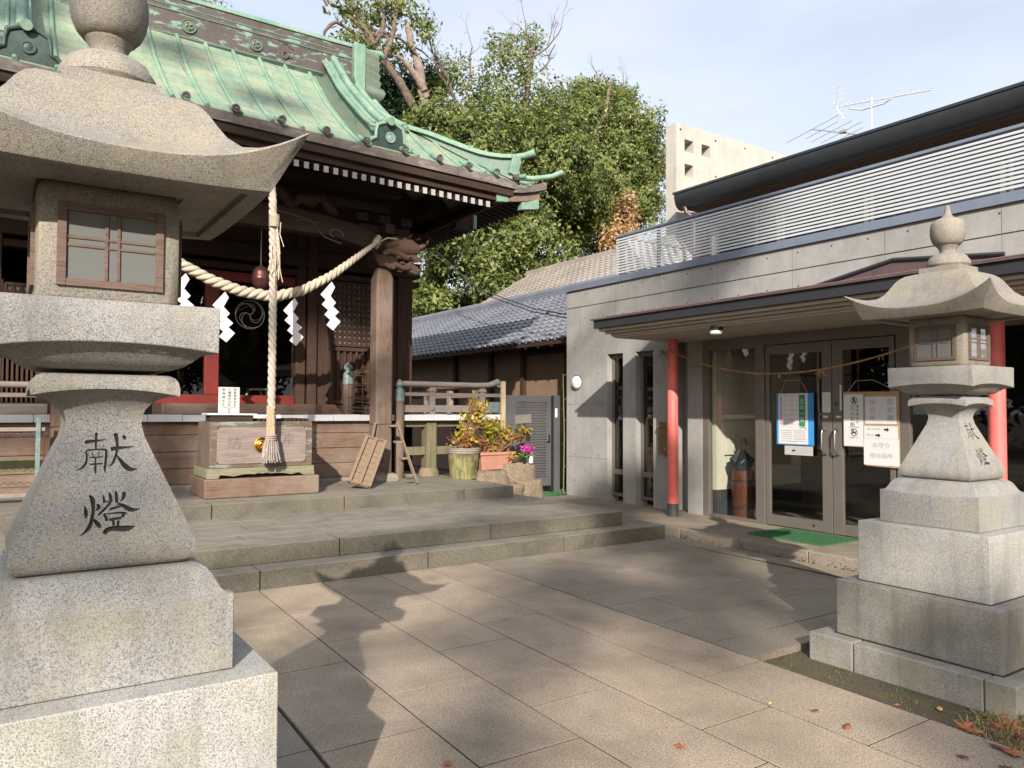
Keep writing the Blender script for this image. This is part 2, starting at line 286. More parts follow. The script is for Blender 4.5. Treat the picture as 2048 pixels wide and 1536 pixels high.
# ---------------- mesh helpers ----------------
class MB:
    def __init__(s): s.v = []; s.f = []; s.m = []; s.uv = None; s.k = 0; s.tint = []; s.ct = None
    def add(s, vs, fs):
        b = len(s.v); s.v += [tuple(map(float, p)) for p in vs]
        for f in fs: s.f.append(tuple(b + i for i in f)); s.m.append(s.k); s.tint.append(s.ct)
        return s
    def box(s, x0, x1, y0, y1, z0, z1):
        if x0 > x1: x0, x1 = x1, x0
        if y0 > y1: y0, y1 = y1, y0
        if z0 > z1: z0, z1 = z1, z0
        return s.add([(x0, y0, z0), (x1, y0, z0), (x1, y1, z0), (x0, y1, z0), (x0, y0, z1), (x1, y0, z1), (x1, y1, z1), (x0, y1, z1)],
                     [(3, 2, 1, 0), (4, 5, 6, 7), (0, 1, 5, 4), (1, 2, 6, 5), (2, 3, 7, 6), (3, 0, 4, 7)])
    def hexa(s, p):   # 8 points, same order as box
        return s.add(p, [(3, 2, 1, 0), (4, 5, 6, 7), (0, 1, 5, 4), (1, 2, 6, 5), (2, 3, 7, 6), (3, 0, 4, 7)])
    def beam(s, a, b, w, h, up=(0, 0, 1)):
        a = Vector(a); b = Vector(b); d = (b - a).normalized(); u = Vector(up); sx = d.cross(u).normalized(); uu = sx.cross(d).normalized()
        P = []
        for q in (a, b):
            for i, j in ((-1, -1), (1, -1), (1, 1), (-1, 1)): P.append(q + sx * (w / 2 * i) + uu * (h / 2 * j))
        return s.add(P, [(3, 2, 1, 0), (4, 5, 6, 7), (0, 1, 5, 4), (1, 2, 6, 5), (2, 3, 7, 6), (3, 0, 4, 7)])
    def prism(s, pts, axis, a0, a1):   # pts: 2D polygon in the other two axes (order: x,z for Y; y,z for X; x,y for Z)
        def mk(p, a): return {'X': (a, p[0], p[1]), 'Y': (p[0], a, p[1]), 'Z': (p[0], p[1], a)}[axis]
        n = len(pts); vs = [mk(p, a0) for p in pts] + [mk(p, a1) for p in pts]
        fs = [tuple(range(n))[::-1], tuple(range(n, 2 * n))] + [(i, (i + 1) % n, n + (i + 1) % n, n + i) for i in range(n)]
        return s.add(vs, fs)
    def loft(s, rings, cap0=True, cap1=True, close=True):
        n = len(rings[0]); vs = [p for r in rings for p in r]; fs = []
        for i in range(len(rings) - 1):
            for j in range(n if close else n - 1):
                k = (j + 1) % n; fs.append((i * n + j, i * n + k, (i + 1) * n + k, (i + 1) * n + j))
        if cap0: fs.append(tuple(range(n))[::-1])
        if cap1: fs.append(tuple(range((len(rings) - 1) * n, len(rings) * n)))
        return s.add(vs, fs)
    def tube(s, pts, r, n=8, caps=True):
        pts = [Vector(p) for p in pts]; rs = r if isinstance(r, (list, tuple)) else [r] * len(pts); rings = []; ref = None
        for i, p in enumerate(pts):
            d = (pts[min(i + 1, len(pts) - 1)] - pts[max(i - 1, 0)]).normalized()
            if ref is None: ref = Vector((0, 0, 1)) if abs(d.z) < .9 else Vector((1, 0, 0))
            u = d.cross(ref).normalized(); w = u.cross(d).normalized(); ref = w
            rings.append([p + (u * math.cos(a) + w * math.sin(a)) * rs[i] for a in (2 * math.pi * k / n for k in range(n))])
        return s.loft(rings, caps, caps)
    def lathe(s, prof, c, n=24, caps=True, axis='Z'):
        rings = []
        for r, h in prof:
            rg = []
            for k in range(n):
                a = 2 * math.pi * k / n; u, w = r * math.cos(a), r * math.sin(a)
                rg.append({'Z': (c[0] + u, c[1] + w, c[2] + h), 'Y': (c[0] + u, c[1] + h, c[2] + w), 'X': (c[0] + h, c[1] + u, c[2] + w)}[axis])
            rings.append(rg)
        return s.loft(rings, caps, caps)
    def grid(s, P):
        m = len(P[0]); vs = [p for r in P for p in r]
        return s.add(vs, [(i * m + j, i * m + j + 1, (i + 1) * m + j + 1, (i + 1) * m + j) for i in range(len(P) - 1) for j in range(m - 1)])
    def quad(s, a, b, c, d): return s.add([a, b, c, d], [(0, 1, 2, 3)])
def wloc(o):
    v = Vector((0, 0, 0))
    while o: v += o.location; o = o.parent
    return v
def build(mb, name, mats, parent=None, bevel=0, smooth=None, local=False, seg=2, fixn=True):
    if not isinstance(mats, (list, tuple)): mats = [mats]
    me = bpy.data.meshes.new(name)
    V = np.array(mb.v)
    if parent is not None: off = np.array(wloc(parent)) if not local else np.zeros(3); loc = None
    elif local: off = np.zeros(3); loc = (0, 0, 0)
    else:
        lo = V.min(0); hi = V.max(0); off = np.array([(lo[0] + hi[0]) / 2, (lo[1] + hi[1]) / 2, lo[2]]); loc = tuple(off)
    me.from_pydata([tuple(p) for p in (V - off)], [], mb.f)
    for m in mats: me.materials.append(MAT[m] if isinstance(m, str) else m)
    if len(mats) > 1: me.polygons.foreach_set('material_index', mb.m)
    if any(t is not None for t in mb.tint):
        at = me.attributes.new('tint', 'FLOAT_COLOR', 'CORNER'); arr = []
        for p, t in zip(me.polygons, mb.tint): arr += list((t or (1, 1, 1))) .__add__([1.0]) * p.loop_total
        at.data.foreach_set('color', arr)
    if fixn:
        import bmesh
        bm = bmesh.new(); bm.from_mesh(me); bmesh.ops.recalc_face_normals(bm, faces=bm.faces[:]); bm.to_mesh(me); bm.free()
    if smooth is not None:
        me.shade_smooth(); me.set_sharp_from_angle(angle=R_(smooth))
    o = bpy.data.objects.new(name, me); COL.objects.link(o)
    if parent is not None: o.parent = parent
    else: o.location = loc
    if bevel:
        b = o.modifiers.new('bevel', 'BEVEL'); b.width = bevel; b.segments = seg; b.limit_method = 'ANGLE'; b.angle_limit = R_(40)
    return o
def tag(o, label=None, cat=None, group=None, kind=None):
    if label: o['label'] = label
    if cat: o['category'] = cat
    if group: o['group'] = group
    if kind: o['kind'] = kind
    return o
def thing(name, label, cat, loc, group=None, rotz=0):
    o = bpy.data.objects.new(name, None); COL.objects.link(o); o.location = loc; o.rotation_euler = (0, 0, rotz); o.empty_display_size = .1
    return tag(o, label, cat, group)
def copy_tree(o, parent=None):
    c = o.copy(); COL.objects.link(c)
    if parent is not None: c.parent = parent
    for ch in list(o.children): copy_tree(ch, c)
    return c
_fonts = {}
def text_mesh(s, size):
    key = (s, size)
    if key in _fonts: return _fonts[key]
    cu_ = bpy.data.curves.new('writing', 'FONT'); cu_.body = s; cu_.size = size; cu_.align_x = 'CENTER'; cu_.align_y = 'CENTER'; cu_.resolution_u = 2
    o = bpy.data.objects.new('writing', cu_); COL.objects.link(o); bpy.context.view_layer.update()
    me = bpy.data.meshes.new_from_object(o.evaluated_get(bpy.context.evaluated_depsgraph_get()))
    vs = [tuple(v.co) for v in me.vertices]; fs = [tuple(p.vertices) for p in me.polygons]
    bpy.data.objects.remove(o); bpy.data.curves.remove(cu_); bpy.data.meshes.remove(me)
    _fonts[key] = (vs, fs); return vs, fs
def write(mb, s, size, c, face='-Y', sx=1.0):   # flat glyphs centred on c, facing -Y or -X
    vs, fs = text_mesh(s, size)
    if face == '-Y': P = [(c[0] + x * sx, c[1], c[2] + y) for x, y, z in vs]
    else: P = [(c[0], c[1] - x * sx, c[2] + y) for x, y, z in vs]
    mb.add(P, fs)
def vwrite(mb, s, size, c, face='-Y', pitch=1.12, sx=1.0):   # vertical column, c = top centre
    for i, ch in enumerate(s):
        if ch != ' ': write(mb, ch, size, (c[0], c[1], c[2] - size * pitch * (i + .5)), face, sx)
def lerp(a, b, t): return a + (b - a) * t
def interp(x, xs, ys): return float(np.interp(x, xs, ys))
def rope_curve(mb, pts, rad, strand=.55, pitch=.16, nst=3, n=8, step=.02, wob=.0):
    pts = [Vector(p) for p in pts]; L = [0]
    for a, b in zip(pts, pts[1:]): L.append(L[-1] + (b - a).length)
    N = max(8, int(L[-1] / step)); xs = np.array([[*p] for p in pts]); ts = np.linspace(0, L[-1], N)
    P = [Vector([float(np.interp(t, L, xs[:, k])) for k in range(3)]) for t in ts]
    for _ in range(3): P = [P[0]] + [(P[i - 1] + P[i] * 2 + P[i + 1]) / 4 for i in range(1, N - 1)] + [P[-1]]
    ph = 0; S = [[] for _ in range(nst)]; RR = []
    for i, t in enumerate(ts):
        r = rad(t / L[-1]) if callable(rad) else rad; d = (P[min(i + 1, N - 1)] - P[max(i - 1, 0)]).normalized()
        ref = Vector((0, 1, 0)) if abs(d.y) < .8 else Vector((1, 0, 0)); u = d.cross(ref).normalized(); w = u.cross(d).normalized()
        for k in range(nst):
            a = ph + 2 * math.pi * k / nst; S[k].append(P[i] + (u * math.cos(a) + w * math.sin(a)) * r * .5)
        RR.append(r * strand); ph += (L[-1] / N) / (pitch * (r / .03)) * 2 * math.pi
    for k in range(nst): mb.tube(S[k], [q * (1 + wob * math.sin(i * 1.7 + k)) for i, q in enumerate(RR)], n)
def leaf_cloud(name, blobs, nclump, per, size, mat, parent, shell=.55, up=.35, spread=.16, seed=1, aspect=.42, flat=.0, cut=None):
    g = np.random.default_rng(seed); B = np.array(blobs, float)   # x,y,z,rx,ry,rz
    wts = (B[:, 3] * B[:, 5]) ** .9; wts /= wts.sum(); idx = g.choice(len(B), nclump, p=wts)
    d = g.normal(size=(nclump, 3)); d /= np.linalg.norm(d, axis=1)[:, None]
    r = shell + (1 - shell) * g.random(nclump) ** .6; wob = 1 + .22 * np.sin(d[:, 0] * 7 + idx * 1.3) * np.sin(d[:, 2] * 6 + idx) + .10 * g.normal(size=nclump)
    C = B[idx, :3] + d * (r * wob)[:, None] * B[idx, 3:6]
    if cut is not None: keep = cut(C); C = C[keep]; d = d[keep]
    ax = d + np.array([0, 0, up]) + g.normal(size=C.shape) * .35; ax /= np.linalg.norm(ax, axis=1)[:, None]
    n = len(C); C = np.repeat(C, per, 0) + g.normal(size=(n * per, 3)) * spread; ax = np.repeat(ax, per, 0)
    out = g.normal(size=C.shape); out -= ax * (out * ax).sum(1)[:, None] * .65; out /= np.linalg.norm(out, axis=1)[:, None]
    nm = ax + g.normal(size=C.shape) * .45; sd = np.cross(out, nm); sd /= np.linalg.norm(sd, axis=1)[:, None]
    L = size * (.65 + .7 * g.random(len(C)))[:, None]; Wd = L * aspect
    nn = np.cross(sd, out) * L * .12
    V = np.stack([C, C + out * L * .5 + sd * Wd * .5 + nn, C + out * L, C + out * L * .5 - sd * Wd * .5 + nn], 1).reshape(-1, 3)
    if parent is not None: V = V - np.array(wloc(parent))
    me = bpy.data.meshes.new(name); N = len(C)
    me.vertices.add(N * 4); me.vertices.foreach_set('co', V.astype(np.float32).ravel()); me.loops.add(N * 4); me.loops.foreach_set('vertex_index', np.arange(N * 4, dtype=np.int32))
    me.polygons.add(N); me.polygons.foreach_set('loop_start', np.arange(0, N * 4, 4, dtype=np.int32)); me.polygons.foreach_set('loop_total', np.full(N, 4, dtype=np.int32))
    me.update(); me.validate(); me.materials.append(MAT[mat]); o = bpy.data.objects.new(name, me); COL.objects.link(o)
    if parent is not None: o.parent = parent
    return o
def branch(mb, p, d, L, r, depth, seed=[1], kink=.35, ratio=.62, n=6, up=.12):
    rr = random.Random(seed[0]); seed[0] += 1; pts = [Vector(p)]; rs = [r]; dd = Vector(d).normalized(); k = 5
    for i in range(k):
        dd = (dd + Vector((rr.uniform(-1, 1), rr.uniform(-1, 1), rr.uniform(-1, 1) + up)) * kink).normalized(); pts.append(pts[-1] + dd * L / k); rs.append(r * (1 - .5 * (i + 1) / k))
    mb.tube(pts, rs, n if depth > 1 else 4)
    if depth > 0:
        for j in range(3 if depth > 1 else 4):
            i = rr.randint(2, k); nd = (dd + Vector((rr.uniform(-1, 1), rr.uniform(-1, 1), rr.uniform(-.5, 1))) * .9).normalized()
            branch(mb, pts[i], nd, L * ratio * rr.uniform(.7, 1.1), rs[i] * .62, depth - 1, seed, kink, ratio, n, up)
# ---------------- ground, paving, steps ----------------
def tnt(r, lo=.88, hi=1.1):
    lo, hi = (lo + 1) / 2, (hi + 1) / 2
    a = r.uniform(lo, hi); return (a * r.uniform(.985, 1.015), a, a * r.uniform(.97, 1.03))
rr = random.Random(3)
g_ = MB(); P = []
for i in range(41):
    row = []
    for j in range(41):
        x = -400 + 20 * j; y = -400 + 20 * i; row.append((x, y, -.045))
    P.append(row)
g_.grid(P); tag(build(g_, 'ground', 'soil'), kind='structure')
sx_ = lambda x, y: x - .030 * (6.67 - y)
def slab(mb, x0, x1, y0, y1, z0, z1, gap=.0045, skew=True, r=rr, lo=.88, hi=1.1):
    mb.ct = tnt(r, lo, hi); f = sx_ if skew else (lambda x, y: x); g = gap; dz = r.uniform(-.0006, .0008)
    mb.hexa([(f(x0 + g, y0 + g), y0 + g, z0), (f(x1 - g, y0 + g), y0 + g, z0), (f(x1 - g, y1 - g), y1 - g, z0), (f(x0 + g, y1 - g), y1 - g, z0),
             (f(x0 + g, y0 + g), y0 + g, z1 + dz), (f(x1 - g, y0 + g), y0 + g, z1 + dz), (f(x1 - g, y1 - g), y1 - g, z1 + dz), (f(x0 + g, y1 - g), y1 - g, z1 + dz)])
bd = MB(); bd.box(-3, 1.30, -6, 6.66, -.2, -.012); bd.box(1.345, 6.6, 3.18, 6.66, -.2, -.0025); bd.hexa([(1.15, -6, -.2), (3.72, -6, -.2), (3.97, 3.176, -.2), (1.345, 3.176, -.2), (1.15, -6, -.0025), (3.72, -6, -.0025), (3.97, 3.176, -.0025), (1.345, 3.176, -.0025)]); tag(build(bd, 'joint_bed', 'joint'), kind='structure')
pv = MB()
xs = [1.33, 1.88, 2.44, 2.99, 3.52, 4.07]
cuts = [[6.66, 5.55, 4.5, 3.37, 2.2, 1.0], [6.66, 5.7, 4.93, 3.84, 2.86, 1.7, .6], [6.66, 5.5, 4.36, 3.29, 2.2, 1.1], [6.66, 5.95, 4.75, 3.7, 2.6, 1.5], [6.66, 5.3, 4.15, 3.1, 2.05, 1.0]]
for i in range(5):
    cy_ = cuts[i] + [cuts[i][-1] - 1.08 * k for k in range(1, 9)]
    for a, b in zip(cy_, cy_[1:]): slab(pv, xs[i], xs[i + 1], b, a, -.12, 0)
o = build(pv, 'main_stone_paving', 'paving', bevel=.0012, seg=1); tag(o, kind='structure')
pv = MB()
rows = [6.66, 6.1, 5.55, 5.0, 4.62, 4.05, 3.52, 3.17]
for k, (a, b) in enumerate(zip(rows, rows[1:])):
    x = 4.075; off = [.55, .9, .35, .8, .5, .95, .6][k]; first = True
    while x < 6.48:
        w = off if first else rr.uniform(.75, .95); first = False; x1 = min(x + w, 6.5); x1 = 6.5 if 6.5 - x1 < .2 else x1
        slab(pv, x, x1, b, a, -.12, 0, lo=.82, hi=1.02); x = x1
yy = 6.66
while yy > 3.3: slab(pv, 6.505, 6.60, yy - .8, yy, -.12, -.001); yy -= .8
o = build(pv, 'side_stone_paving', 'paving2', bevel=.0012, seg=1); tag(o, kind='structure')
pv = MB(); yy = 9.5
while yy > -4:
    pv.ct = tnt(rr, .8, 1.0); g = .004; sk = .22
    pv.hexa([(6.605, yy - .6 + g, -.12), (6.9, yy - .6 + g - sk, -.12), (6.9, yy - g - sk, -.12), (6.605, yy - g, -.12), (6.605, yy - .6 + g, 0), (6.9, yy - .6 + g - sk, 0), (6.9, yy - g - sk, 0), (6.605, yy - g, 0)]); yy -= .6
o = build(pv, 'gutter_edge_paving', 'paving2', bevel=.0012, seg=1); tag(o, kind='structure')
pv = MB()
for i in range(12):   # left lane of small slabs beyond the open joint
    for j in range(3): slab(pv, 1.322 - .62 * (j + 1), 1.322 - .62 * j, 6.6 - .45 * (i + 1), 6.6 - .45 * i, -.14, -.008, lo=.72, hi=.9)
o = build(pv, 'left_lane_paving', 'step', bevel=.0012, seg=1); tag(o, kind='structure')
# porch platform with kerb
pv = MB(); yy = 12.0
while yy > -4:
    for x0, x1 in ((7.15, 7.72), (7.72, 9.6)):
        pv.ct = tnt(rr, .92, 1.08); g = .004; sk = .5 * (x1 - x0)
        s0 = .5 * (x0 - 7.15)
        if yy - s0 < 11.8: pv.hexa([(x0 + g, yy - .56 - s0 + g, -.1), (x1 - g, yy - .56 - s0 - sk + g, -.1), (x1 - g, yy - s0 - sk - g, -.1), (x0 + g, yy - s0 - g, -.1), (x0 + g, yy - .56 - s0 + g, .09), (x1 - g, yy - .56 - s0 - sk + g, .09), (x1 - g, yy - s0 - sk - g, .09), (x0 + g, yy - s0 - g, .09)])
    yy -= .56
o = build(pv, 'porch_paving', 'paving2', bevel=.0012, seg=1); tag(o, kind='structure')
kb = MB(); yy = 7.6
while yy > -4:
    kb.ct = tnt(rr); kb.box(7.03, 7.146, yy - .9 + .006, yy, -.1, .095); yy -= .9
kb.ct = tnt(rr); kb.box(6.36, 7.146, 7.604, 10.7, -.1, .085)
o = build(kb, 'porch_kerb', 'paving2', bevel=.012); tag(o, kind='structure')
# broad stone steps
st = MB()
def course(y0, y1, x0, xcuts, z0, z1):
    e = [x0] + xcuts
    for a, b in zip(e, e[1:]): st.ct = tnt(rr, .85, 1.12); st.box(a + .006, b - .006, y0, y1 - .004, z0, z1)
course(6.67, 7.02, -3.2, [.1, 1.9, 3.52, 5.2, 6.75], -.1, .16)
st.ct = tnt(rr); st.box(6.32, 6.75, 7.026, 7.6, -.1, .16)
course(6.945, 7.30, -3.2, [-.4, 1.1, 2.72, 4.42, 6.31], .163, .325)
for k in range(5):
    x = -3.2 + [0, .6, .3, .8, .2][k]; 
    if x > -3.2: st.ct = tnt(rr); st.box(-3.2, x - .004, 7.306 + k * .32, 7.618 + k * .32, .3, .3245)
    while x < 6.3:
        x1 = min(x + rr.uniform(1.0, 1.6), 6.31); st.ct = tnt(rr, .88, 1.1); st.box(x + .004, x1 - .004, 7.306 + k * .32, 7.618 + k * .32, .3, .3245); x = x1
st.ct = (1, 1, 1); st.box(-3.2, 6.31, 8.905, 9.5, .1, .321)
course(8.93, 9.28, -3.2, [.2, 2.0, 3.55, 5.25, 6.06], .3, .48)
st.ct = (.95, .95, .95)
for k in range(4):
    x = -3.2
    while x < 6.0:
        x1 = min(x + rr.uniform(1.3, 1.9), 6.06); st.ct = tnt(rr, .85, 1.05); st.box(x + .004, x1 - .004, 9.286 + k * .55, 9.828 + k * .55, .3, .479); x = x1
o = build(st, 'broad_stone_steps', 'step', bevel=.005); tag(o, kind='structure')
sb = MB(); sb.box(-3.19, 6.30, 6.96, 8.9, -.1, .3215); sb.box(-3.19, 6.74, 6.69, 6.96, -.1, .152); sb.box(-3.19, 6.05, 8.95, 11.5, .1, .4755); tag(build(sb, 'step_bed', 'joint'), kind='structure')
# ---------------- stone lanterns ----------------
KAN = [[(-0.0195,1.4849,0.0026),(-0.0203,1.4644,0.0026),(-0.0215,1.449,0.0022),(-0.0213,1.4374,0.0013)],[(-0.0472,1.4582,0.0039),(-0.0334,1.4608,0.0035),(-0.016,1.4624,0.0026),(0.0069,1.4654,0.0004)],[(-0.045,1.4342,0.0017),(-0.0422,1.4217,0.0019),(-0.0432,1.4094,0.0021),(-0.0472,1.3992,0.0025),(-0.0566,1.3892,0.0025),(-0.0676,1.3864,0.0003)],[(-0.045,1.4361,0.0019),(-0.0338,1.4387,0.0017),(-0.013,1.4396,0.0017),(0.001,1.4388,0.0024),(0.0053,1.4357,0.002)],[(0.0036,1.4358,0.0026),(0.0022,1.4156,0.0026),(0.0,1.3965,0.0026),(-0.0015,1.3861,0.0026),(-0.0005,1.3766,0.0005)],[(-0.0375,1.4187,0.0013),(-0.0221,1.4182,0.0015),(-0.0047,1.4196,0.0013)],[(-0.037,1.4007,0.0017),(-0.0224,1.4011,0.0017),(-0.0051,1.4015,0.0017)],[(-0.0229,1.4183,0.0013),(-0.0233,1.3974,0.0019),(-0.024,1.3851,0.003),(-0.0238,1.3738,0.0004)],[(-0.0304,1.4319,0.0008),(-0.0289,1.4204,0.0008)],[(-0.0148,1.4334,0.0008),(-0.0168,1.42,0.0008)],[(0.0256,1.4819,0.0036),(0.0293,1.4705,0.0049),(0.0307,1.4557,0.0027),(0.0303,1.4419,0.0025),(0.0271,1.4245,0.0027),(0.0223,1.4101,0.0027),(0.0167,1.3988,0.0024),(0.0077,1.3915,0.0003)],[(0.0142,1.4384,0.0049),(0.0267,1.4415,0.0036),(0.0491,1.4425,0.0032),(0.0723,1.4451,0.0004)],[(0.0288,1.4225,0.0011),(0.0364,1.4087,0.0036),(0.0466,1.3939,0.0058),(0.0562,1.3848,0.0058),(0.0669,1.383,0.0032),(0.0787,1.3854,0.0004)],[(0.0447,1.4742,0.0027),(0.05,1.4696,0.005),(0.0488,1.4622,0.0005)],[(-0.0503,1.2984,0.0003),(-0.0479,1.2887,0.0029),(-0.0465,1.2751,0.0054),(-0.0475,1.2644,0.0008)],[(-0.0399,1.3223,0.0008),(-0.0324,1.3169,0.0055),(-0.0297,1.303,0.0042),(-0.0301,1.283,0.0029),(-0.0333,1.2652,0.0033),(-0.0361,1.2493,0.0046),(-0.0446,1.2348,0.0041),(-0.0615,1.2243,0.0003)],[(-0.0218,1.2984,0.0017),(-0.016,1.2939,0.0047),(-0.0187,1.2868,0.0038),(-0.0272,1.2824,0.0003)],[(-0.0301,1.2623,0.0017),(-0.0235,1.2537,0.0046),(-0.017,1.2451,0.005),(-0.0146,1.2405,0.0017)],[(-0.0077,1.3242,0.0003),(-0.0054,1.3134,0.0026),(-0.0044,1.3014,0.003)],[(-0.0043,1.3023,0.0013),(0.0064,1.3054,0.0013)],[(0.0078,1.3266,0.0017),(0.011,1.3153,0.0039),(0.0116,1.3032,0.003)],[(0.0107,1.3033,0.0026),(0.0036,1.2936,0.0026),(-0.0078,1.2815,0.0028),(-0.0198,1.2714,0.0021)],[(0.0227,1.33,0.0017),(0.0254,1.3182,0.0039),(0.0244,1.2996,0.003)],[(0.0418,1.3271,0.0026),(0.0442,1.319,0.0048),(0.0395,1.308,0.0026),(0.0332,1.3028,0.0009)],[(0.0261,1.2977,0.0017),(0.0373,1.2942,0.0031),(0.0492,1.2842,0.0057),(0.0613,1.2769,0.0048),(0.08,1.2817,0.0004)],[(0.0076,1.2841,0.0026),(0.0223,1.2878,0.003),(0.0355,1.2915,0.0017)],[(-0.0071,1.2724,0.0013),(-0.0009,1.2665,0.0038),(0.0001,1.2555,0.0025)],[(-0.0071,1.2733,0.0013),(0.022,1.2745,0.0017),(0.0402,1.2746,0.0026),(0.0461,1.2705,0.0026)],[(0.0418,1.2727,0.0035),(0.0363,1.262,0.003)],[(0.0053,1.2579,0.003),(0.0216,1.2603,0.003),(0.0345,1.2612,0.0026)],[(0.0155,1.2562,0.0026),(0.0159,1.2426,0.0026)],[(0.0274,1.2553,0.0026),(0.0253,1.241,0.0026)],[(-0.0065,1.2246,0.0046),(-0.0012,1.2358,0.0051),(0.0166,1.2371,0.0047),(0.038,1.2336,0.0065),(0.051,1.2335,0.0065),(0.0673,1.2386,0.0004)]]
def sqring(w, z, arc=0, n=10, rnd=.0, p=2.2, bulge=0):
    out = []
    for side in range(4):
        for k in range(n):
            s = -1 + 2 * k / n; a, b = s * w, w
            if rnd:
                cc = w - rnd
                if abs(a) > cc: t = (abs(a) - cc) / rnd; a = math.copysign(cc + rnd * math.sin(t * math.pi / 4) , a); b = cc + rnd * math.cos(t * math.pi / 4)
            zz = z + arc * (1 - abs(s) ** p); b += bulge * (1 - s * s)
            x, y = [(a, -b), (b, a), (-a, b), (-b, -a)][side]; out.append((x, y, zz))
    return out
def make_lantern():
    root = thing('stone_lantern', 'large granite lantern nearest the camera, carved characters facing the camera, cropped by the left edge', 'stone lantern', (0, 0, 0), 'pair of stone lanterns in front of the shrine')
    def pt(name, mb, mat, par=root, **k): return build(mb, name, mat, par, **k)
    m = MB()   # kerb stones as four strips with open joints
    w = .607; i = .45
    m.box(-w, -w + .16, w - .30, w, -.1, .13); m.box(-w, -w + .155, -w + .165, w - .306, -.1, .128); m.box(-w + .0, w - .35, -w, -w + .16, -.1, .13); m.box(w - .345, w, -w, -w + .155, -.1, .127)
    m.box(w - .16, w, -w + .16, w, -.1, .129); m.box(-w + .165, w - .165, w - .155, w, -.1, .13)
    pt('kerb_stone', m, 'granite_moss', bevel=.008)
    m = MB(); m.box(-.45, .45, -.45, .45, -.1, .122); pt('bedding', m, 'soil')
    m = MB(); m.box(-.500, .500, -.500, .500, .121, .1345); pt('dirty_joint', m, 'joint')
    m = MB(); m.box(-.3965, .3965, -.3965, .3965, .4715, .4775); pt('dirty_joint', m, 'joint')
    m = MB(); m.box(-.487, -.28, -.487, .487, .124, .472); m.box(-.275, .487, -.487, .487, .124, .472); pt('plinth', m, 'granite_moss', bevel=.005)
    m = MB(); m.box(-.392, .392, -.392, .392, .474, .851); pt('plinth', m, 'granite_light', bevel=.004)
    m = MB(); m.loft([sqring(*a) for a in [(.298, .853), (.298, 1.045, -.014), (.2975, 1.056, -.014), (.289, 1.054, -.010), (.279, 1.058, -.006), (.270, 1.067, -.003), (.261, 1.084), (.251, 1.103), (.239, 1.118), (.224, 1.128), (.205, 1.131)]]); pt('curved_base', m, 'granite', bevel=.002, seg=1, smooth=38)
    m = MB(); lv = [(.192, 1.133, 0, 0), (.204, 1.138, 0, 0), (.212, 1.150, 0, 0), (.216, 1.168, 0, 0), (.216, 1.185, 0, 0), (.212, 1.2, 0, 0), (.208, 1.2106, 0, 0)]
    lv += [(.210 - (z - 1.205) * .4163, z, 0, 0) for z in (1.235, 1.30, 1.37, 1.44, 1.472)] + [(.0945, 1.492, 0, 0), (.091, 1.508, 0, 0), (.092, 1.524, 0, 0), (.099, 1.545, 0, 0), (.112, 1.562, .0, 0), (.130, 1.575, .002, 0), (.155, 1.583, .008, 0), (.175, 1.583, .018, 0), (.176, 1.603, .006, 0), (.172, 1.620, 0, 0), (.164, 1.633, 0, 0), (.150, 1.640, 0, 0)]
    m.loft([sqring(a, z, arc) for a, z, arc, _ in lv]); shaft = pt('shaft', m, ['granite', 'groove_shade'], smooth=38)
    # carve the two characters as V-shaped grooves
    cut = MB(); cut.k = 1; cutters = []
    nrm = Vector((0, -1, -.4163)).normalized(); dn = Vector((0, 0, 1))
    def onface(u, z, d): return Vector((u, -(.210 - (z - 1.205) * .4163), z)) + nrm * d
    for st_ in KAN:
        pts = [(u, z, hw) for u, z, hw in st_]; rings = []; cut = MB(); cut.k = 1
        fine = []
        for (a, b) in zip(pts, pts[1:]):
            for t in (0, .5): fine.append(tuple(lerp(a[q], b[q], t) for q in range(3)))
        fine.append(pts[-1]); 
        for _ in range(2): fine = [fine[0]] + [tuple((fine[i - 1][q] + 2 * fine[i][q] + fine[i + 1][q]) / 4 for q in range(3)) for i in range(1, len(fine) - 1)] + [fine[-1]]
        for i2, (u, z, hw) in enumerate(fine):
            a = fine[max(i2 - 1, 0)]; b = fine[min(i2 + 1, len(fine) - 1)]; du, dz = b[0] - a[0], b[1] - a[1]; L = math.hypot(du, dz) or 1; nu, nz = -dz / L, du / L; hw *= 1.38
            dep = min(.010, hw * 1.6 + .001)
            rings.append([onface(u + nu * hw, z + nz * hw, .004), onface(u - nu * hw, z - nz * hw, .004), onface(u - nu * hw * .85, z - nz * hw * .85, -.0004), onface(u - nu * hw * .22, z - nz * hw * .22, -dep), onface(u + nu * hw * .22, z + nz * hw * .22, -dep), onface(u + nu * hw * .85, z + nz * hw * .85, -.0004)])
        cut.loft(rings); c = build(cut, 'cutter', ['granite', 'groove_shade'], local=True); cutters.append(c)
        md = shaft.modifiers.new('carve', 'BOOLEAN'); md.operation = 'DIFFERENCE'; md.object = c; md.solver = 'EXACT'
    bpy.context.view_layer.update()
    me = bpy.data.meshes.new_from_object(shaft.evaluated_get(bpy.context.evaluated_depsgraph_get()))
    ncut = sum(1 for p in me.polygons if p.material_index == 1); print('carved faces', ncut, len(me.polygons))
    shaft.modifiers.clear(); shaft.data = me
    for c in cutters: bpy.data.objects.remove(c)
    m = MB(); m.loft([sqring(a, z, arc) for a, z, arc in [(.128, 1.652, 0), (.158, 1.655, 0), (.182, 1.664, 0), (.202, 1.678, .002), (.218, 1.692, .006), (.238, 1.697, .014), (.258, 1.700, .020), (.2585, 1.76, 0), (.259, 1.822, 0), (.256, 1.826, 0)]]); pt('platform', m, 'granite', bevel=.002, seg=1, smooth=38)
    m = MB()   # fire box with rounded edges and a recess on each side
    W_ = .172; 
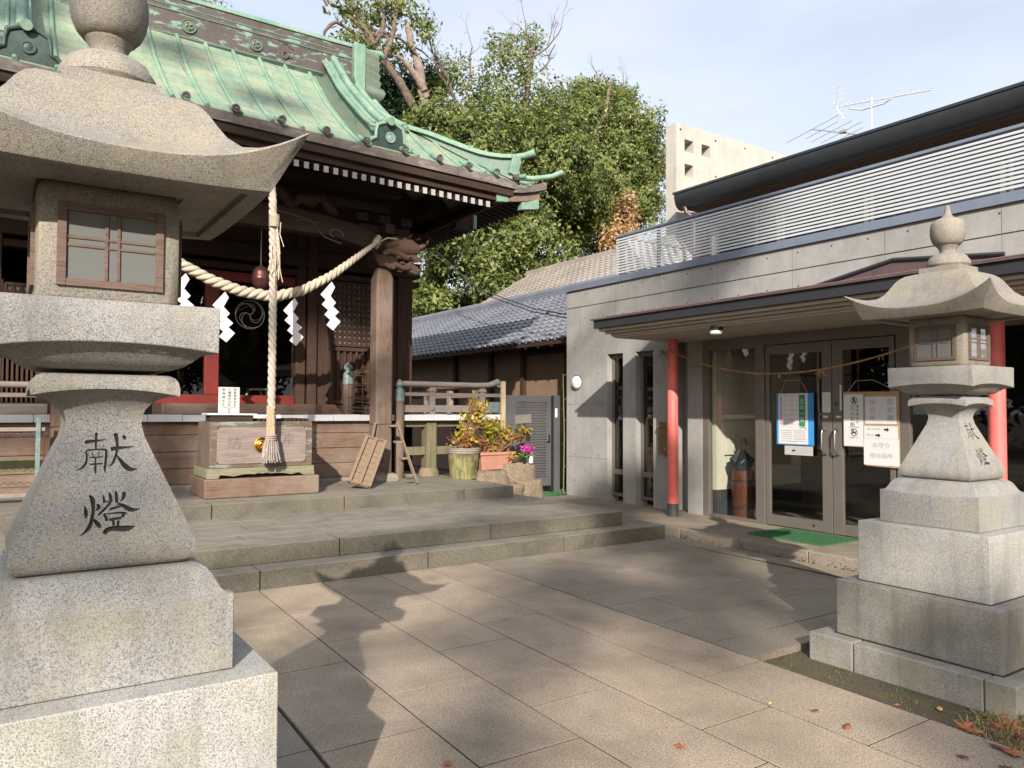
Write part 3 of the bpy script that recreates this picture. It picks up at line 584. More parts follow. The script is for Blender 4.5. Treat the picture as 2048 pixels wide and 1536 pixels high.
    m.loft([sqring(W_ - .012, 1.828, rnd=.02), sqring(W_, 1.842, rnd=.02), sqring(W_, 2.118, rnd=.02), sqring(W_ - .008, 2.135, rnd=.02)]); fb = pt('fire_box', m, 'granite_warm', smooth=50)
    for k in range(4):
        A = k * math.pi / 2
        def T(pts): return [(x * math.cos(A) - y * math.sin(A), x * math.sin(A) + y * math.cos(A), z) for x, y, z in pts]
        def bx(m_, x0, x1, y0, y1, z0, z1): b0 = MB().box(x0, x1, y0, y1, z0, z1); m_.add(T(b0.v), b0.f)
        fr = MB(); X0, X1, Z0, Z1 = -.126, .126, 1.866, 2.084; yo = -.182
        bx(fr, X0, X0 + .021, yo, -.158, Z0, Z1); bx(fr, X1 - .021, X1, yo, -.158, Z0, Z1); bx(fr, X0 + .0215, X1 - .0215, yo + .001, -.158, Z0, Z0 + .019); bx(fr, X0 + .0215, X1 - .0215, yo + .001, -.158, Z1 - .022, Z1)
        for xx in (-.017, .0115): bx(fr, xx, xx + .0085, yo + .0035, -.1732, Z0 + .0195, Z1 - .0225)
        for zz in (1.969, 1.990): bx(fr, X0 + .0215, X1 - .0215, yo + .0055, -.1732, zz, zz + .0075)
        w_ = pt('window_frame', fr, 'wood_frame', bevel=.001, seg=1)
        pn = MB(); bx(pn, X0 + .01, X1 - .01, -.1732, -.1722, Z0 + .01, Z1 - .01); build(pn, 'pane', 'pane', w_)
    m = MB(); N = 24; rings = []
    def rz(s): return .112 * abs(s) ** 2.6
    def roofring(w, z, lift, bulge=0):
        out = []
        for side in range(4):
            for k in range(N):
                s = -1 + 2 * k / N; a, b = s * w, w - bulge * (1 - s * s)
                x, y = [(a, -b), (b, a), (-a, b), (-b, -a)][side]; out.append((x, y, z + lift * abs(s) ** 2.6))
        return out
    rr_ = [(.17, 2.139, 0, 0), (.175, 2.134, 0, 0), (.31, 2.150, .0, 0), (.315, 2.136, .0, 0), (.362, 2.131, .010, 0), (.366, 2.135, .012, 0)]
    rr_ += [(.437, 2.178, .112, .045), (.440, 2.184, .110, .045), (.436, 2.189, .107, .045), (.39, 2.203, .072, .03), (.34, 2.224, .040, .02), (.30, 2.252, .018, .01), (.268, 2.290, .008, 0), (.245, 2.330, .004, 0), (.226, 2.368, 0, 0), (.205, 2.395, 0, 0), (.180, 2.412, 0, 0), (.14, 2.424, 0, 0), (.10, 2.428, 0, 0)]
    m.loft([roofring(*a) for a in rr_]); pt('roof', m, 'granite_warm', smooth=42)
    m = MB(); m.loft([sqring(.122, 2.426), sqring(.122, 2.460)]); 
    m.lathe([(.116, 2.461), (.126, 2.475), (.126, 2.495), (.115, 2.513), (.112, 2.515), (.105, 2.53), (.088, 2.542), (.075, 2.545), (.060, 2.549)], (0, 0, 0), 32)
    fn = pt('lotus_base', m, 'granite_warm', smooth=35)
    m = MB(); m.lathe([(.055, 2.546), (.0475, 2.56), (.049, 2.575), (.058, 2.592), (.0645, 2.603), (.063, 2.612)], (0, 0, 0), 32)
    m.lathe([(.05, 2.600), (.07, 2.604), (.085, 2.622), (.096, 2.648), (.1015, 2.68), (.101, 2.715), (.096, 2.742), (.085, 2.760), (.062, 2.772), (.038, 2.782), (.026, 2.797), (.019, 2.82), (.015, 2.845), (.013, 2.858), (.006, 2.862)], (0, 0, 0), 40)
    pt('jewel_finial', m, 'granite_warm', smooth=45)
    return root
LL = make_lantern(); RL = copy_tree(LL)
LL.location = (.242, 2.437, 0); RL.location = (4.985, 2.443, 0)
RL['label'] = 'granite lantern in front of the glass doors, on kerb stones beside bare soil'
# ---------------- shrine: front hall with copper roof ----------------
SH = thing('shrine_hall', 'old timber shrine hall with green copper roof behind the broad stone steps', 'shrine', (3.0, 11.5, .48))
def part(name, mb, mat, par=SH, **k): return build(mb, name, mat, par, **k)
def ze(x): return 5.12 - .028 * (x - 2)           # eave line height (slightly falling to the right)
PY = [9.40, 9.9, 10.35, 10.8, 11.45, 11.75]; PZ = [0, .33, .68, 1.04, 1.69, 1.95]
def prof(d): return interp(d + 9.4, PY, PZ)        # height above the eave at inward distance d
XL, XR, DG, YB = -2.05, 6.42, 2.1, 14.1            # hip corners, gable depth, rear eave
def rz_(x, d): return ze(x) + prof(d)
m = MB(); DS = [DG * i / 14 for i in range(15)]; uvs = []
def strip_grid(fn, n):
    P = []; U = []
    for d in DS:
        P.append([fn(d, j / n)[0] for j in range(n + 1)]); U.append([fn(d, j / n)[1] for j in range(n + 1)])
    b = len(m.f); m.grid(P)
    for i in range(len(P) - 1):
        for j in range(n): uvs.append([U[i][j], U[i][j + 1], U[i + 1][j + 1], U[i + 1][j]])
def front(d, t): x = lerp(XL + d, XR - d, t); return (x, 9.4 + d, rz_(x, d)), (x, d * 1.28)
def back(d, t): x = lerp(XL + d, XR - d, t); return (x, YB - d, rz_(x, d)), (x, d * 1.28)
def right(d, t): y = lerp(9.4 + d, YB - d, t); return (XR - d, y, rz_(XR - d, d)), (y, d * 1.28)
def left(d, t): y = lerp(9.4 + d, YB - d, t); return (XL + d, y, rz_(XL + d, d)), (y, d * 1.28)
for fn in (front, back, right, left): strip_grid(fn, 24)
gx0, gx1 = XL + DG, XR - DG
nF = len(m.f)
m.quad((gx0, 9.4 + DG, rz_(0, DG)), (gx1, 9.4 + DG, rz_(4, DG)), (gx1, YB - DG, rz_(4, DG)), (gx0, YB - DG, rz_(0, DG))); uvs.append([(0, 0)] * 4)
o = part('roof', m, 'patina', fixn=False, smooth=40)
uvl = o.data.uv_layers.new(name='UVMap'); flat = [c for f in uvs for p in f for c in p]; uvl.data.foreach_set('uv', flat)
for k in range(-9, 12):     # round seam ribs running up the slope
    x = 1.98 + .383 * k
    if x > 3.95 or x < XL + .3: continue
    dmax = min(2.05, x - XL - .05); m = MB(); pts = [(x, 9.4 + d, rz_(x, d) + .012) for d in np.linspace(.0, dmax, 10)]
    m.tube(pts, .030, 8); part('roof_rib', m, 'patina2', smooth=60)
for x in (4.75, 5.1, 5.45, 5.85): 
    dmax = XR - x - .05; m = MB(); m.tube([(x, 9.4 + d, rz_(x, d) + .012) for d in np.linspace(0, dmax, 8)], .028, 8); part('roof_rib', m, 'patina2', smooth=60)
for x in (-1.63, -1.07, -.51, .61, 1.17, 1.73, 2.29, 2.85, 3.42, 3.97, 4.53, 5.07, 5.55, 6.02, 6.36):   # round tile ends on the eave
    z = ze(x) + .045; m = MB(); m.tube([(x, 9.62, z + .13), (x, 9.5, z + .05), (x, 9.36, z)], [.028, .034, .04], 10)
    e = part('eave_tile', m, 'patina2', smooth=50); m = MB(); m.lathe([(.048, 0), (.052, -.012), (.05, -.03), (.034, -.03), (.034, -.02), (.018, -.02), (.018, -.028), (.0, -.028)], (x, 9.362, z), 14, axis='Y'); part('tile_face', m, 'cop_brown', e, smooth=30)
# eave fascia: three stepped boards, front and right side
def board(name, y0, x1, zt, zb, th, mat):
    m = MB(); m.hexa([(XL, y0, ze(XL) + zb), (x1, y0, ze(x1) + zb), (x1, y0 + th, ze(x1) + zb), (XL, y0 + th, ze(XL) + zb), (XL, y0, ze(XL) + zt), (x1, y0, ze(x1) + zt), (x1, y0 + th, ze(x1) + zt), (XL, y0 + th, ze(XL) + zt)])
    yy1 = YB; xx = x1
    m.hexa([(xx - th, y0 + th, ze(xx) + zb), (xx, y0 + th, ze(xx) + zb), (xx, yy1, ze(xx) + zb), (xx - th, yy1, ze(xx) + zb), (xx - th, y0 + th, ze(xx) + zt), (xx, y0 + th, ze(xx) + zt), (xx, yy1, ze(xx) + zt), (xx - th, yy1, ze(xx) + zt)])
    return part(name, m, mat)
board('eave_fascia', 9.395, XR, -.004, -.125, .05, 'cop_fascia'); board('eave_board', 9.43, XR - .05, -.128, -.235, .07, 'wood_dark'); board('eave_board', 9.50, XR - .14, -.238, -.325, .07, 'wood_dark')
# rafters with white painted ends, sloping up to the wall
x = XL + .25; k = 0
while x < 6.02:
    z = ze(x) - .40; m = MB(); s = .42
    m.hexa([(x, 9.52, z - .045), (x + .062, 9.52, z - .045), (x + .062, 12.2, z - .045 + 2.68 * s), (x, 12.2, z - .045 + 2.68 * s), (x, 9.52, z + .035), (x + .062, 9.52, z + .035), (x + .062, 12.2, z + .035 + 2.68 * s), (x, 12.2, z + .035 + 2.68 * s)])
    r = part('rafter', m, 'wood_dark'); m = MB(); m.box(x - .001, x + .063, 9.511, 9.519, z - .047, z + .037); part('rafter_end', m, 'white_paint', r); x += .1312; k += 1
m = MB(); m.hexa([(XL + .2, 9.56, ze(XL) - .36), (6.2, 9.56, ze(6.2) - .36), (6.2, 12.4, ze(6.2) + .83), (XL + .2, 12.4, ze(XL) + .83), (XL + .2, 9.56, ze(XL) - .335), (6.2, 9.56, ze(6.2) - .335), (6.2, 12.4, ze(6.2) + .86), (XL + .2, 12.4, ze(XL) + .86)]); part('soffit', m, 'wood_dark')
# corner hip rafter with green end cap
m = MB(); m.hexa([(6.13, 9.50, 4.66), (6.29, 9.50, 4.66), (5.0, 11.0, 5.1), (4.85, 11.0, 5.1), (6.13, 9.50, 4.9), (6.29, 9.50, 4.94), (5.0, 11.0, 5.3), (4.85, 11.0, 5.3)]); hr = part('hip_rafter', m, 'wood_dark')
m = MB(); m.hexa([(6.10, 9.47, 4.66), (6.30, 9.47, 4.68), (6.32, 9.56, 4.68), (6.12, 9.56, 4.66), (6.08, 9.47, 4.90), (6.31, 9.47, 4.96), (6.33, 9.56, 4.96), (6.10, 9.56, 4.9)]); part('end_cap', m, 'patina2', hr)
# main ridge box
zr = lambda x: 6.84 - .006 * x
m = MB(); m.box(.0, 4.72, 11.47, 12.03, 6.74, 7.40); ridge = part('main_ridge', m, 'cop_brown')
m = MB(); m.box(-.05, 4.10, 11.43, 12.07, 6.80, 6.835); m.box(-.05, 4.74, 11.455, 12.04, 7.16, 7.185); m.box(-.05, 4.74, 11.462, 12.045, 7.235, 7.26); part('ridge_moulding', m, 'patina', ridge, bevel=.01)
m = MB(); m.box(-.05, 4.10, 11.435, 11.5, 6.73, 6.798); part('ridge_foot', m, 'patina_dark', ridge)
m = MB(); capp = []
for x, zz, ww in [(-.1, 0, .30), (2, 0, .30), (4.2, 0, .30), (4.75, .01, .30)]: capp.append([(x, 11.75 + ww * math.cos(a) , 7.385 + zz + .11 * math.sin(a)) for a in np.linspace(0, math.pi, 11)] + [(x, 11.75 - ww, 7.365 + zz), (x, 11.75 + ww, 7.365 + zz)])
m.loft(capp); m.tube([(-.1, 11.75, 7.50), (4.7, 11.75, 7.50), (5.05, 11.75, 7.47), (5.25, 11.74, 7.50)], [.06, .06, .06, .065], 12); m.tube([(4.6, 11.5, 7.40), (4.9, 11.5, 7.385), (5.12, 11.5, 7.40)], [.045, .045, .055], 10); part('ridge_cap', m, 'patina2', ridge, smooth=40)
def crest(cx, cz, r):
    m = MB(); m.lathe([(r * .98, 0), (r, -.012), (r * .94, -.022), (r * .86, -.02), (r * .84, -.01), (0, -.012)], (cx, 11.467, cz), 28, axis='Y')
    for k in range(3):
        a0 = k * 2 * math.pi / 3 + .5; pts = []; rs = []
        for t in np.linspace(0, 1, 10): a = a0 + t * 2.6; q = r * (.30 + .42 * t); pts.append((cx + math.cos(a) * q, 11.455, cz + math.sin(a) * q)); rs.append(r * (.24 * (1 - t) + .02))
        m.tube(pts, rs, 8)
    part('ridge_crest', m, 'patina', ridge, smooth=40)
crest(2.14, 7.0, .105); crest(3.08, 7.0, .105); crest(1.2, 7.0, .105)
m = MB(); m.lathe([(.055, 0), (.058, -.02), (.045, -.025), (.036, -.02), (.034, -.004), (.0, -.004)], (3.52, 11.468, 6.955), 20, axis='Y')
pts = [(3.46 + .02, 7.13), (3.55, 7.135), (3.60, 7.09), (3.66, 7.07), (3.675, 7.02), (3.64, 6.985), (3.63, 6.94), (3.58, 6.93)]
m.tube([(a, 11.463, b) for a, b in pts], .007, 6); part('ridge_ornament', m, 'cop_brown', ridge, smooth=40)
# end plate of the ridge: scrolled green shield turned to the right
m = MB(); sh = [(4.66, 7.44), (4.60, 7.2), (4.58, 6.95), (4.60, 6.72), (4.66, 6.60), (4.74, 6.60), (4.76, 6.68)]
m.prism([(4.60, 7.43), (4.60, 6.85), (4.66, 6.66), (4.73, 6.58), (4.79, 6.62), (4.79, 7.42)], 'Y', 11.36, 11.9)
oni = part('ridge_end_plate', m, 'patina2', bevel=.01)
m = MB(); rg = []
for z, dx, w in [(7.36, .0, .03), (7.34, .21, .05), (7.27, .215, .10), (7.22, .20, .07), (7.20, .22, .10), (7.12, .215, .07), (7.09, .225, .11), (7.02, .21, .07), (6.98, .235, .11), (6.90, .22, .07), (6.86, .24, .11), (6.78, .235, .08), (6.75, .27, .14), (6.67, .29, .18), (6.60, .27, .14), (6.57, .24, .06), (6.58, .05, .03)]:
    rg.append([(4.79, 11.40 - w * .5, z + .03), (4.79 + dx, 11.40 - w, z - .03), (4.79 + dx, 11.9, z - .03), (4.79, 11.9, z + .03)])
m.loft(rg); part('scroll_shield', m, 'patina', oni, smooth=50)
# descending gable ridges (left and right) with carved end tiles
def kudari(xc, name='gable_ridge', right=True):
    m = MB(); rg = []; ys = np.linspace(9.55, 11.52, 16)
    for y in ys:
        d = y - 9.4; z0 = rz_(xc, d) - .03; h = .30 if d > .3 else lerp(.22, .30, d / .3); z1 = z0 + h
        rg.append([(xc - .13, y, z0), (xc - .12, y, z1 - .05), (xc - .19, y, z1 - .04), (xc - .19, y, z1), (xc + .05, y, z1 + .02), (xc + .05, y, z0)])
    m.loft(rg); kr = part(name, m, ['patina_side'], smooth=30)
    m = MB(); rg = [];
    for y in ys:
        d = y - 9.4; z1 = rz_(xc, d) + .272; rg.append([(xc - .20, y, z1 - .025), (xc - .20, y, z1 + .01), (xc + .10, y, z1 + .03), (xc + .10, y, z1 - .02)])
    m.loft(rg); m.tube([(xc + .0, y, rz_(xc, y - 9.4) + .335) for y in ys], .055, 10); m.tube([(xc - .13, y, rz_(xc, y - 9.4) + .295) for y in ys], .022, 8); part('ridge_cover', m, 'patina2', kr, smooth=40)
    m = MB(); rg = [[(xc - .32, y, rz_(xc, y - 9.4) + .004), (xc - .32, y, rz_(xc, y - 9.4) + .022), (xc - .13, y, rz_(xc, y - 9.4) + .022), (xc - .13, y, rz_(xc, y - 9.4) + .004)] for y in ys]; m.loft(rg); part('flashing', m, 'patina', kr)
    # end tile
    zz = ze(xc) + .02; m = MB()
    out = [(-.22, .03), (-.25, .07), (-.20, .12), (-.17, .13), (-.165, .22), (-.15, .30), (-.08, .34), (0, .36), (.08, .34), (.15, .30), (.165, .22), (.17, .13), (.20, .12), (.25, .07), (.22, .03), (.1, .0), (-.1, .0)]
    m.prism([(xc + .06 + a * 1.22, zz + b * 1.08) for a, b in out], 'Y', 9.47, 9.56); ot = part('end_tile', m, 'patina_dark', kr, bevel=.01)
    m = MB(); m.tube([(xc + .06 + a * 1.25, 9.465, zz + b * 1.08) for a, b in out[:15]], [.02, .03, .028, .022, .022, .026, .024, .022, .024, .026, .022, .022, .028, .03, .02], 8); m.lathe([(.07, 0), (.075, -.02), (.05, -.02), (.045, -.01), (.02, -.02), (0, -.022)], (xc + .06, 9.47, zz + .18), 20, axis='Y'); part('tile_rim', m, 'patina2' if right else 'patina_dark', ot, smooth=40)
    m = MB(); m.tube([(xc + .02, 9.75, zz + .52), (xc + .02, 9.55, zz + .42), (xc + .04, 9.38, zz + .38)], [.055, .05, .058], 12); part('tile_tail', m, 'patina2', kr, smooth=40)
kudari(4.30); kudari(.12, right=False)
# gable scrolls behind the right descending ridge
m = MB()
for k, (a, b) in enumerate([((4.62, 11.3, 6.70), (4.85, 10.1, 5.72)), ((4.72, 11.4, 6.62), (5.02, 10.3, 5.78)), ((4.92, 11.5, 6.68), (5.15, 10.6, 5.95))]):
    A, B = Vector(a), Vector(b); mid = (A + B) / 2 + Vector((.02, .02, -.10)); m.tube([A, (A + mid) / 2 + Vector((0, 0, -.02)), mid, (B + mid) / 2 + Vector((0, 0, -.015)), B], [.05, .048, .045, .04, .035], 10)
part('gable_scroll', m, 'patina2', smooth=50)
m = MB(); m.prism([(9.6 + DG * .95, rz_(4.3, DG) - .1), (YB - DG, rz_(4.3, DG) - .1), (11.75, 7.35)], 'X', 4.5, 4.62); part('gable_wall', m, 'patina_side')
# right hip ridge
m = MB(); rg = []; rg2 = []; tub = []
HP = [(5.28, 5.88), (5.45, 5.80), (5.70, 5.64), (6.0, 5.46), (6.2, 5.385), (6.36, 5.36)]
for x, zt in [(q, interp(q, [a for a, b in HP], [b for a, b in HP])) for q in np.linspace(4.85, 6.38, 14)]:
    if x < 5.28: zt = 5.88 + (5.28 - x) * .55
    y = 15.82 - x; zb = rz_(x, max(0, XR - x)) - .03; n = Vector((.707, .707, 0)) * .11
    rg.append([(x - n.x, y - n.y, zb), (x - n.x, y - n.y, zt - .05), (x + n.x, y + n.y, zt - .05), (x + n.x, y + n.y, zb)])
    n = n * 1.5; rg2.append([(x - n.x, y - n.y, zt - .055), (x - n.x, y - n.y, zt - .02), (x + n.x, y + n.y, zt - .02), (x + n.x, y + n.y, zt - .055)]); tub.append((x, y, zt + .0))
m.loft(rg); hip = part('hip_ridge', m, 'patina_side', smooth=30)
m = MB(); m.loft(rg2); m.tube(tub + [(6.50, 9.30, 5.37), (6.60, 9.20, 5.41)], [.05] * 14 + [.05, .06], 10); m.tube([(a - .10, b - .10, c - .03) for a, b, c in tub], .02, 6); part('ridge_cover', m, 'patina2', hip, smooth=40)
m = MB(); m.prism([(6.30, 5.36), (6.43, 5.36), (6.45, 5.26), (6.41, 5.16), (6.42, 5.09), (6.32, 5.05), (6.24, 5.08), (6.26, 5.2)], 'Y', 9.33, 9.42); part('end_tile', m, 'patina2', hip, bevel=.01)
m = MB(); m.tube([(6.42, 9.5, 5.12), (6.50, 9.42, 5.08), (6.55, 9.36, 5.09)], [.035, .035, .042], 8); part('corner_tile', m, 'patina2', smooth=40)
# posts, stone feet, arched beam, brackets
def pillar(x0, x1):
    c = .03; m = MB(); rg = []
    for z, k in [(.60, 0), (3.52, 0), (3.68, .05)]:
        a, b, y0, y1 = x0 + k, x1 - k, 10.45 + k, 10.72 - k
        rg.append([(a + c, y0, z), (b - c, y0, z), (b, y0 + c, z), (b, y1 - c, z), (b - c, y1, z), (a + c, y1, z), (a, y1 - c, z), (a, y0 + c, z)])
    m.loft(rg); p = part('pillar', m, 'wood_brownz')
    m = MB(); rg = []
    for z, k in [(.478, .07), (.54, .07), (.585, .05), (.60, .02)]: rg.append([(x0 - k, 10.45 - k, z), (x1 + k, 10.45 - k, z), (x1 + k, 10.72 + k, z), (x0 - k, 10.72 + k, z)])
    m.loft(rg); part('stone_foot', m, 'base_stone', p, bevel=.01)
    m = MB(); m.tube([(x0 - .004, 10.446, 1.33), (x1 + .004, 10.446, 1.335), (x1 + .004, 10.724, 1.33), (x0 - .004, 10.724, 1.33), (x0 - .004, 10.446, 1.33)], .004, 5); part('binding_wire', m, 'iron', p)
    return p
pillar(4.63, 4.90); pillar(.52, .79)
m = MB(); N = 20; rg = []
for i in range(N + 1):
    t = i / N; x = lerp(.80, 4.62, t); arch = 4 * t * (1 - t); zt = 4.16 + .22 * arch ** .8; zb = 3.84 + .20 * min(1, arch * 1.6) ** .7; 
    rg.append([(x, 10.44, zb), (x, 10.43, zb + .04), (x, 10.43, zt - .04), (x, 10.45, zt), (x, 10.66, zt), (x, 10.66, zb)])
m.loft(rg); bm_ = part('arched_beam', m, 'wood_dark', smooth=40)
def swirl(cx, cz, s, flip=1):
    pts = []
    for t in np.linspace(0, 1, 22): a = t * 4.4 * flip + (0 if flip > 0 else math.pi); q = s * (1 - t * .72); pts.append((cx + math.cos(a) * q, 10.425, cz + math.sin(a) * q * .8))
    return pts
m = MB(); m.tube(swirl(1.5, 4.05, .13, -1), .008, 5); part('carved_swirl', m, 'wood_brownz', bm_)
m = MB(); m.tube(swirl(3.95, 4.05, .13), .008, 5); m.tube([(3.1, 10.425, 4.28), (3.4, 10.425, 4.24), (3.6, 10.425, 4.20), (3.8, 10.425, 4.0), (4.05, 10.425, 3.93)], .007, 5); m.tube([(3.4, 10.425, 4.18), (3.5, 10.425, 4.21), (3.6, 10.425, 4.18), (3.72, 10.425, 4.2)], .006, 5); part('carved_swirl', m, 'wood_brownz', bm_)
m = MB()   # frog-leg strut and carved beast above the beam
for cx in (2.0, 3.0, 3.6):
    m.tube([(cx - .3, 10.5, 4.36), (cx - .15, 10.47, 4.52), (cx, 10.46, 4.50), (cx + .16, 10.45, 4.58), (cx + .3, 10.46, 4.42), (cx + .42, 10.5, 4.36)], [.05, .09, .12, .10, .08, .03], 8)
part('carved_frieze', m, 'wood_dark', smooth=60)
m = MB(); m.box(.6, 4.85, 10.5, 10.66, 4.50, 4.62); m.box(.3, 5.05, 10.48, 10.68, 4.78, 4.92); m.box(.5, 5.0, 11.0, 11.15, 4.95, 5.1); part('purlin', m, 'wood_dark')
for cx in (4.765, .655):
    m = MB(); m.prism([(cx - .11, 3.68), (cx + .11, 3.68), (cx + .2, 3.8), (cx + .2, 3.86), (cx - .2, 3.86), (cx - .2, 3.8)], 'Y', 10.42, 10.75)
    m.box(cx - .42, cx + .42, 10.53, 10.64, 4.2, 4.3); m.box(cx - .07, cx + .07, 10.3, 10.9, 4.16, 4.3)
    for dx in (-.36, 0, .36): m.box(cx + dx - .09, cx + dx + .09, 10.49, 10.68, 4.34, 4.46)
    m.box(cx - .12, cx + .12, 10.47, 10.7, 3.87, 4.14); part('bracket', m, 'wood_dark', bevel=.008)
# carved dragon head nosing right of the pillar
m = MB(); r8 = random.Random(8); C0 = Vector((5.05, 10.5, 3.92))
m.tube([(4.80, 10.56, 3.95), (4.95, 10.52, 3.99), (5.12, 10.5, 4.02), (5.30, 10.5, 4.0)], [.12, .17, .17, .10], 10)
m.tube([(4.72, 10.45, 3.86), (4.80, 10.42, 3.92), (4.92, 10.40, 3.90), (5.05, 10.40, 3.84), (5.22, 10.42, 3.86), (5.34, 10.44, 3.84)], [.05, .06, .055, .05, .05, .03], 8)
m.tube([(4.74, 10.44, 3.72), (4.80, 10.42, 3.68), (4.90, 10.41, 3.72), (5.02, 10.42, 3.68), (5.12, 10.44, 3.72), (5.2, 10.46, 3.82)], [.035, .045, .05, .05, .05, .04], 8)
m.tube([(5.10, 10.5, 3.76), (5.22, 10.5, 3.68), (5.34, 10.5, 3.66)], [.10, .10, .06], 8)
m.tube([(5.24, 10.46, 4.02), (5.34, 10.44, 4.04), (5.42, 10.43, 4.10), (5.49, 10.42, 4.20)], [.05, .04, .026, .004], 8); m.tube([(5.05, 10.45, 4.12), (5.14, 10.44, 4.17), (5.2, 10.43, 4.24)], [.035, .025, .003], 7)
for k in range(26):
    a = Vector((r8.uniform(4.78, 5.25), r8.uniform(10.36, 10.45), r8.uniform(3.64, 4.14))); L = r8.uniform(.05, .14); d = Vector((1, r8.uniform(-.3, .1), r8.uniform(-.5, .5))).normalized(); q = Vector((0, 0, r8.uniform(-.03, .03)))
    m.tube([a, a + d * L * .5 + q, a + d * L], [.012, .018, .003], 5)
part('dragon_head_carving', m, 'wood_mid', smooth=60)
# veranda: plank front, floor, white metal edge, railing
m = MB(); zz = [.53, .745, .97, 1.195, 1.37]
for a, b in zip(zz, zz[1:]): m.box(-3, 5.05, 10.96 + (.0 if b > 1.3 else .012 * ((zz.index(a)) % 2)), 11.02, a + .003, b - .003)
part('plank_front', m, 'wood_brown', bevel=.006)
m = MB(); m.box(-3, 5.1, 10.93, 11.1, .47, .527); part('stone_sill', m, 'base_stone', bevel=.005)
m = MB(); m.box(-3, 7.15, 10.98, 12.3, 1.39, 1.44); m.box(6.1, 7.15, 12.3, 17.5, 1.39, 1.44); part('veranda_floor', m, 'wood_brown')
x = -3.0; k = 0
while x < 7.12:
    m = MB(); x1 = min(x + .42, 7.17); m.box(x + .002, x1 - .002, 10.87, 10.99, 1.372, 1.465 + (k % 3) * .002); part('white_edge_cap', m, 'white_cap', bevel=.008); x = x1; k += 1
m = MB(); m.box(7.1, 7.19, 10.995, 17.5, 1.372, 1.466); part('white_edge_cap', m, 'white_cap', bevel=.008)
m = MB(); m.prism([(1.9, 1.47), (4.42, 1.47), (4.28, 1.62), (1.9, 1.62)], 'Y', 11.2, 11.6); part('threshold_step', m, 'wood_brown', bevel=.006)
def railing(xa, xb, posts):
    m = MB(); m.tube([(xa, 10.93, 1.955), (xb - .3, 10.93, 1.955), (xb - .1, 10.93, 1.965), (xb, 10.93, 1.99)], [.046, .046, .046, .05], 12); tr = part('top_rail', m, 'wood_grey', smooth=50)
    m = MB(); m.tube([(xb, 10.93, 1.99), (xb + .1, 10.93, 2.02)], [.056, .06], 12); part('end_cap', m, 'bronze_green', tr, smooth=50)
    m = MB(); m.box(xa, xb, 10.905, 10.955, 1.765, 1.82); mr = part('middle_rail', m, 'wood_grey', bevel=.004); m = MB(); m.box(xb + .002, xb + .22, 10.90, 10.96, 1.762, 1.823); part('end_cap', m, 'bronze_green', mr, bevel=.004)
    m = MB(); m.box(xa, xb - .1, 10.90, 10.96, 1.505, 1.62); lr = part('lower_rail', m, 'wood_grey', bevel=.004); m = MB(); m.box(xb - .098, xb + .12, 10.89, 10.97, 1.50, 1.68); part('end_cap', m, 'bronze_green', lr, bevel=.006)
    for xp in posts:
        m = MB(); m.box(xp - .048, xp + .048, 10.885, 10.975, 1.47, 1.84); m.prism([(xp - .07, 1.84), (xp + .07, 1.84), (xp + .05, 1.88), (xp + .03, 1.905), (xp - .03, 1.905), (xp - .05, 1.88)], 'Y', 10.87, 10.99); pp = part('rail_post', m, 'wood_grey', bevel=.004)
        m = MB(); m.lathe([(.042, 0), (.036, -.012), (.02, -.016), (.018, -.024), (0, -.026)], (xp, 10.885, 1.56), 16, axis='Y'); m.lathe([(.02, 0), (.015, -.01), (0, -.012)], (xp, 10.885, 1.79), 12, axis='Y'); part('boss', m, 'bronze_green', pp, smooth=40)
railing(5.28, 6.98, [5.80, 6.75])
m = MB(); m.tube([(7.08, 10.9, 1.975), (7.08, 17, 1.975)], .045, 10); m.box(7.055, 7.105, 11, 17, 1.765, 1.82); m.box(7.05, 7.11, 11, 17, 1.505, 1.62)
for y in (11.6, 12.6, 13.6, 15.0): m.box(7.035, 7.125, y - .05, y + .05, 1.47, 1.9)
part('side_railing', m, 'wood_grey', bevel=.004)
# left veranda railing stub
m = MB(); m.tube([(-3, 10.93, 1.83), (.5, 10.93, 1.83)], .04, 10); m.box(-3, .5, 10.91, 10.95, 1.68, 1.73); m.box(-3, .5, 10.9, 10.96, 1.47, 1.60); part('left_railing', m, 'wood_grey', smooth=40)
m = MB(); m.box(.56, .76, 10.84, 10.96, .5, 1.62); part('newel_post', m, 'wood_brownz', bevel=.02)
def newel(x, y, ztop):
    m = MB(); m.lathe([(.078, .48), (.078, ztop)], (x, y, 0), 20); n = part('newel_post', m, 'wood_brownz', smooth=40)
    m = MB(); m.lathe([(.082, ztop - .01), (.084, ztop + .02), (.080, ztop + .03), (.082, ztop + .05), (.080, ztop + .07), (.078, ztop + .09), (.079, ztop + .15), (.066, ztop + .17), (.045, ztop + .19), (.045, ztop + .205), (.068, ztop + .225), (.072, ztop + .25), (.058, ztop + .285), (.028, ztop + .31), (.012, ztop + .33), (0, ztop + .335)], (x, y, 0), 24); part('bronze_finial', m, 'bronze_green', n, smooth=40)
newel(5.20, 10.86, 1.69); newel(4.55, 11.35, 1.95)
# mossy posts and ties below the right veranda
for xp in (5.82, 6.75):
    m = MB(); m.box(xp - .09, xp + .09, 10.95, 11.13, .60, 1.37); pp = part('floor_post', m, 'wood_moss', bevel=.006)
    m = MB(); m.lathe([(.17, .45), (.16, .56), (.13, .61), (.0, .612)], (xp, 11.04, 0), 16); part('base_stone', m, 'rubble', pp, smooth=50)
m = MB(); m.box(5.28, 6.95, 11.0, 11.08, .82, .95); m.box(5.28, 7.1, 11.0, 11.08, 1.27, 1.37); part('tie_beam', m, 'wood_moss', bevel=.005)
m = MB(); m.box(-3, .5, 10.97, 11.05, .75, .95); part('tie_beam', m, 'wood_moss', bevel=.005)
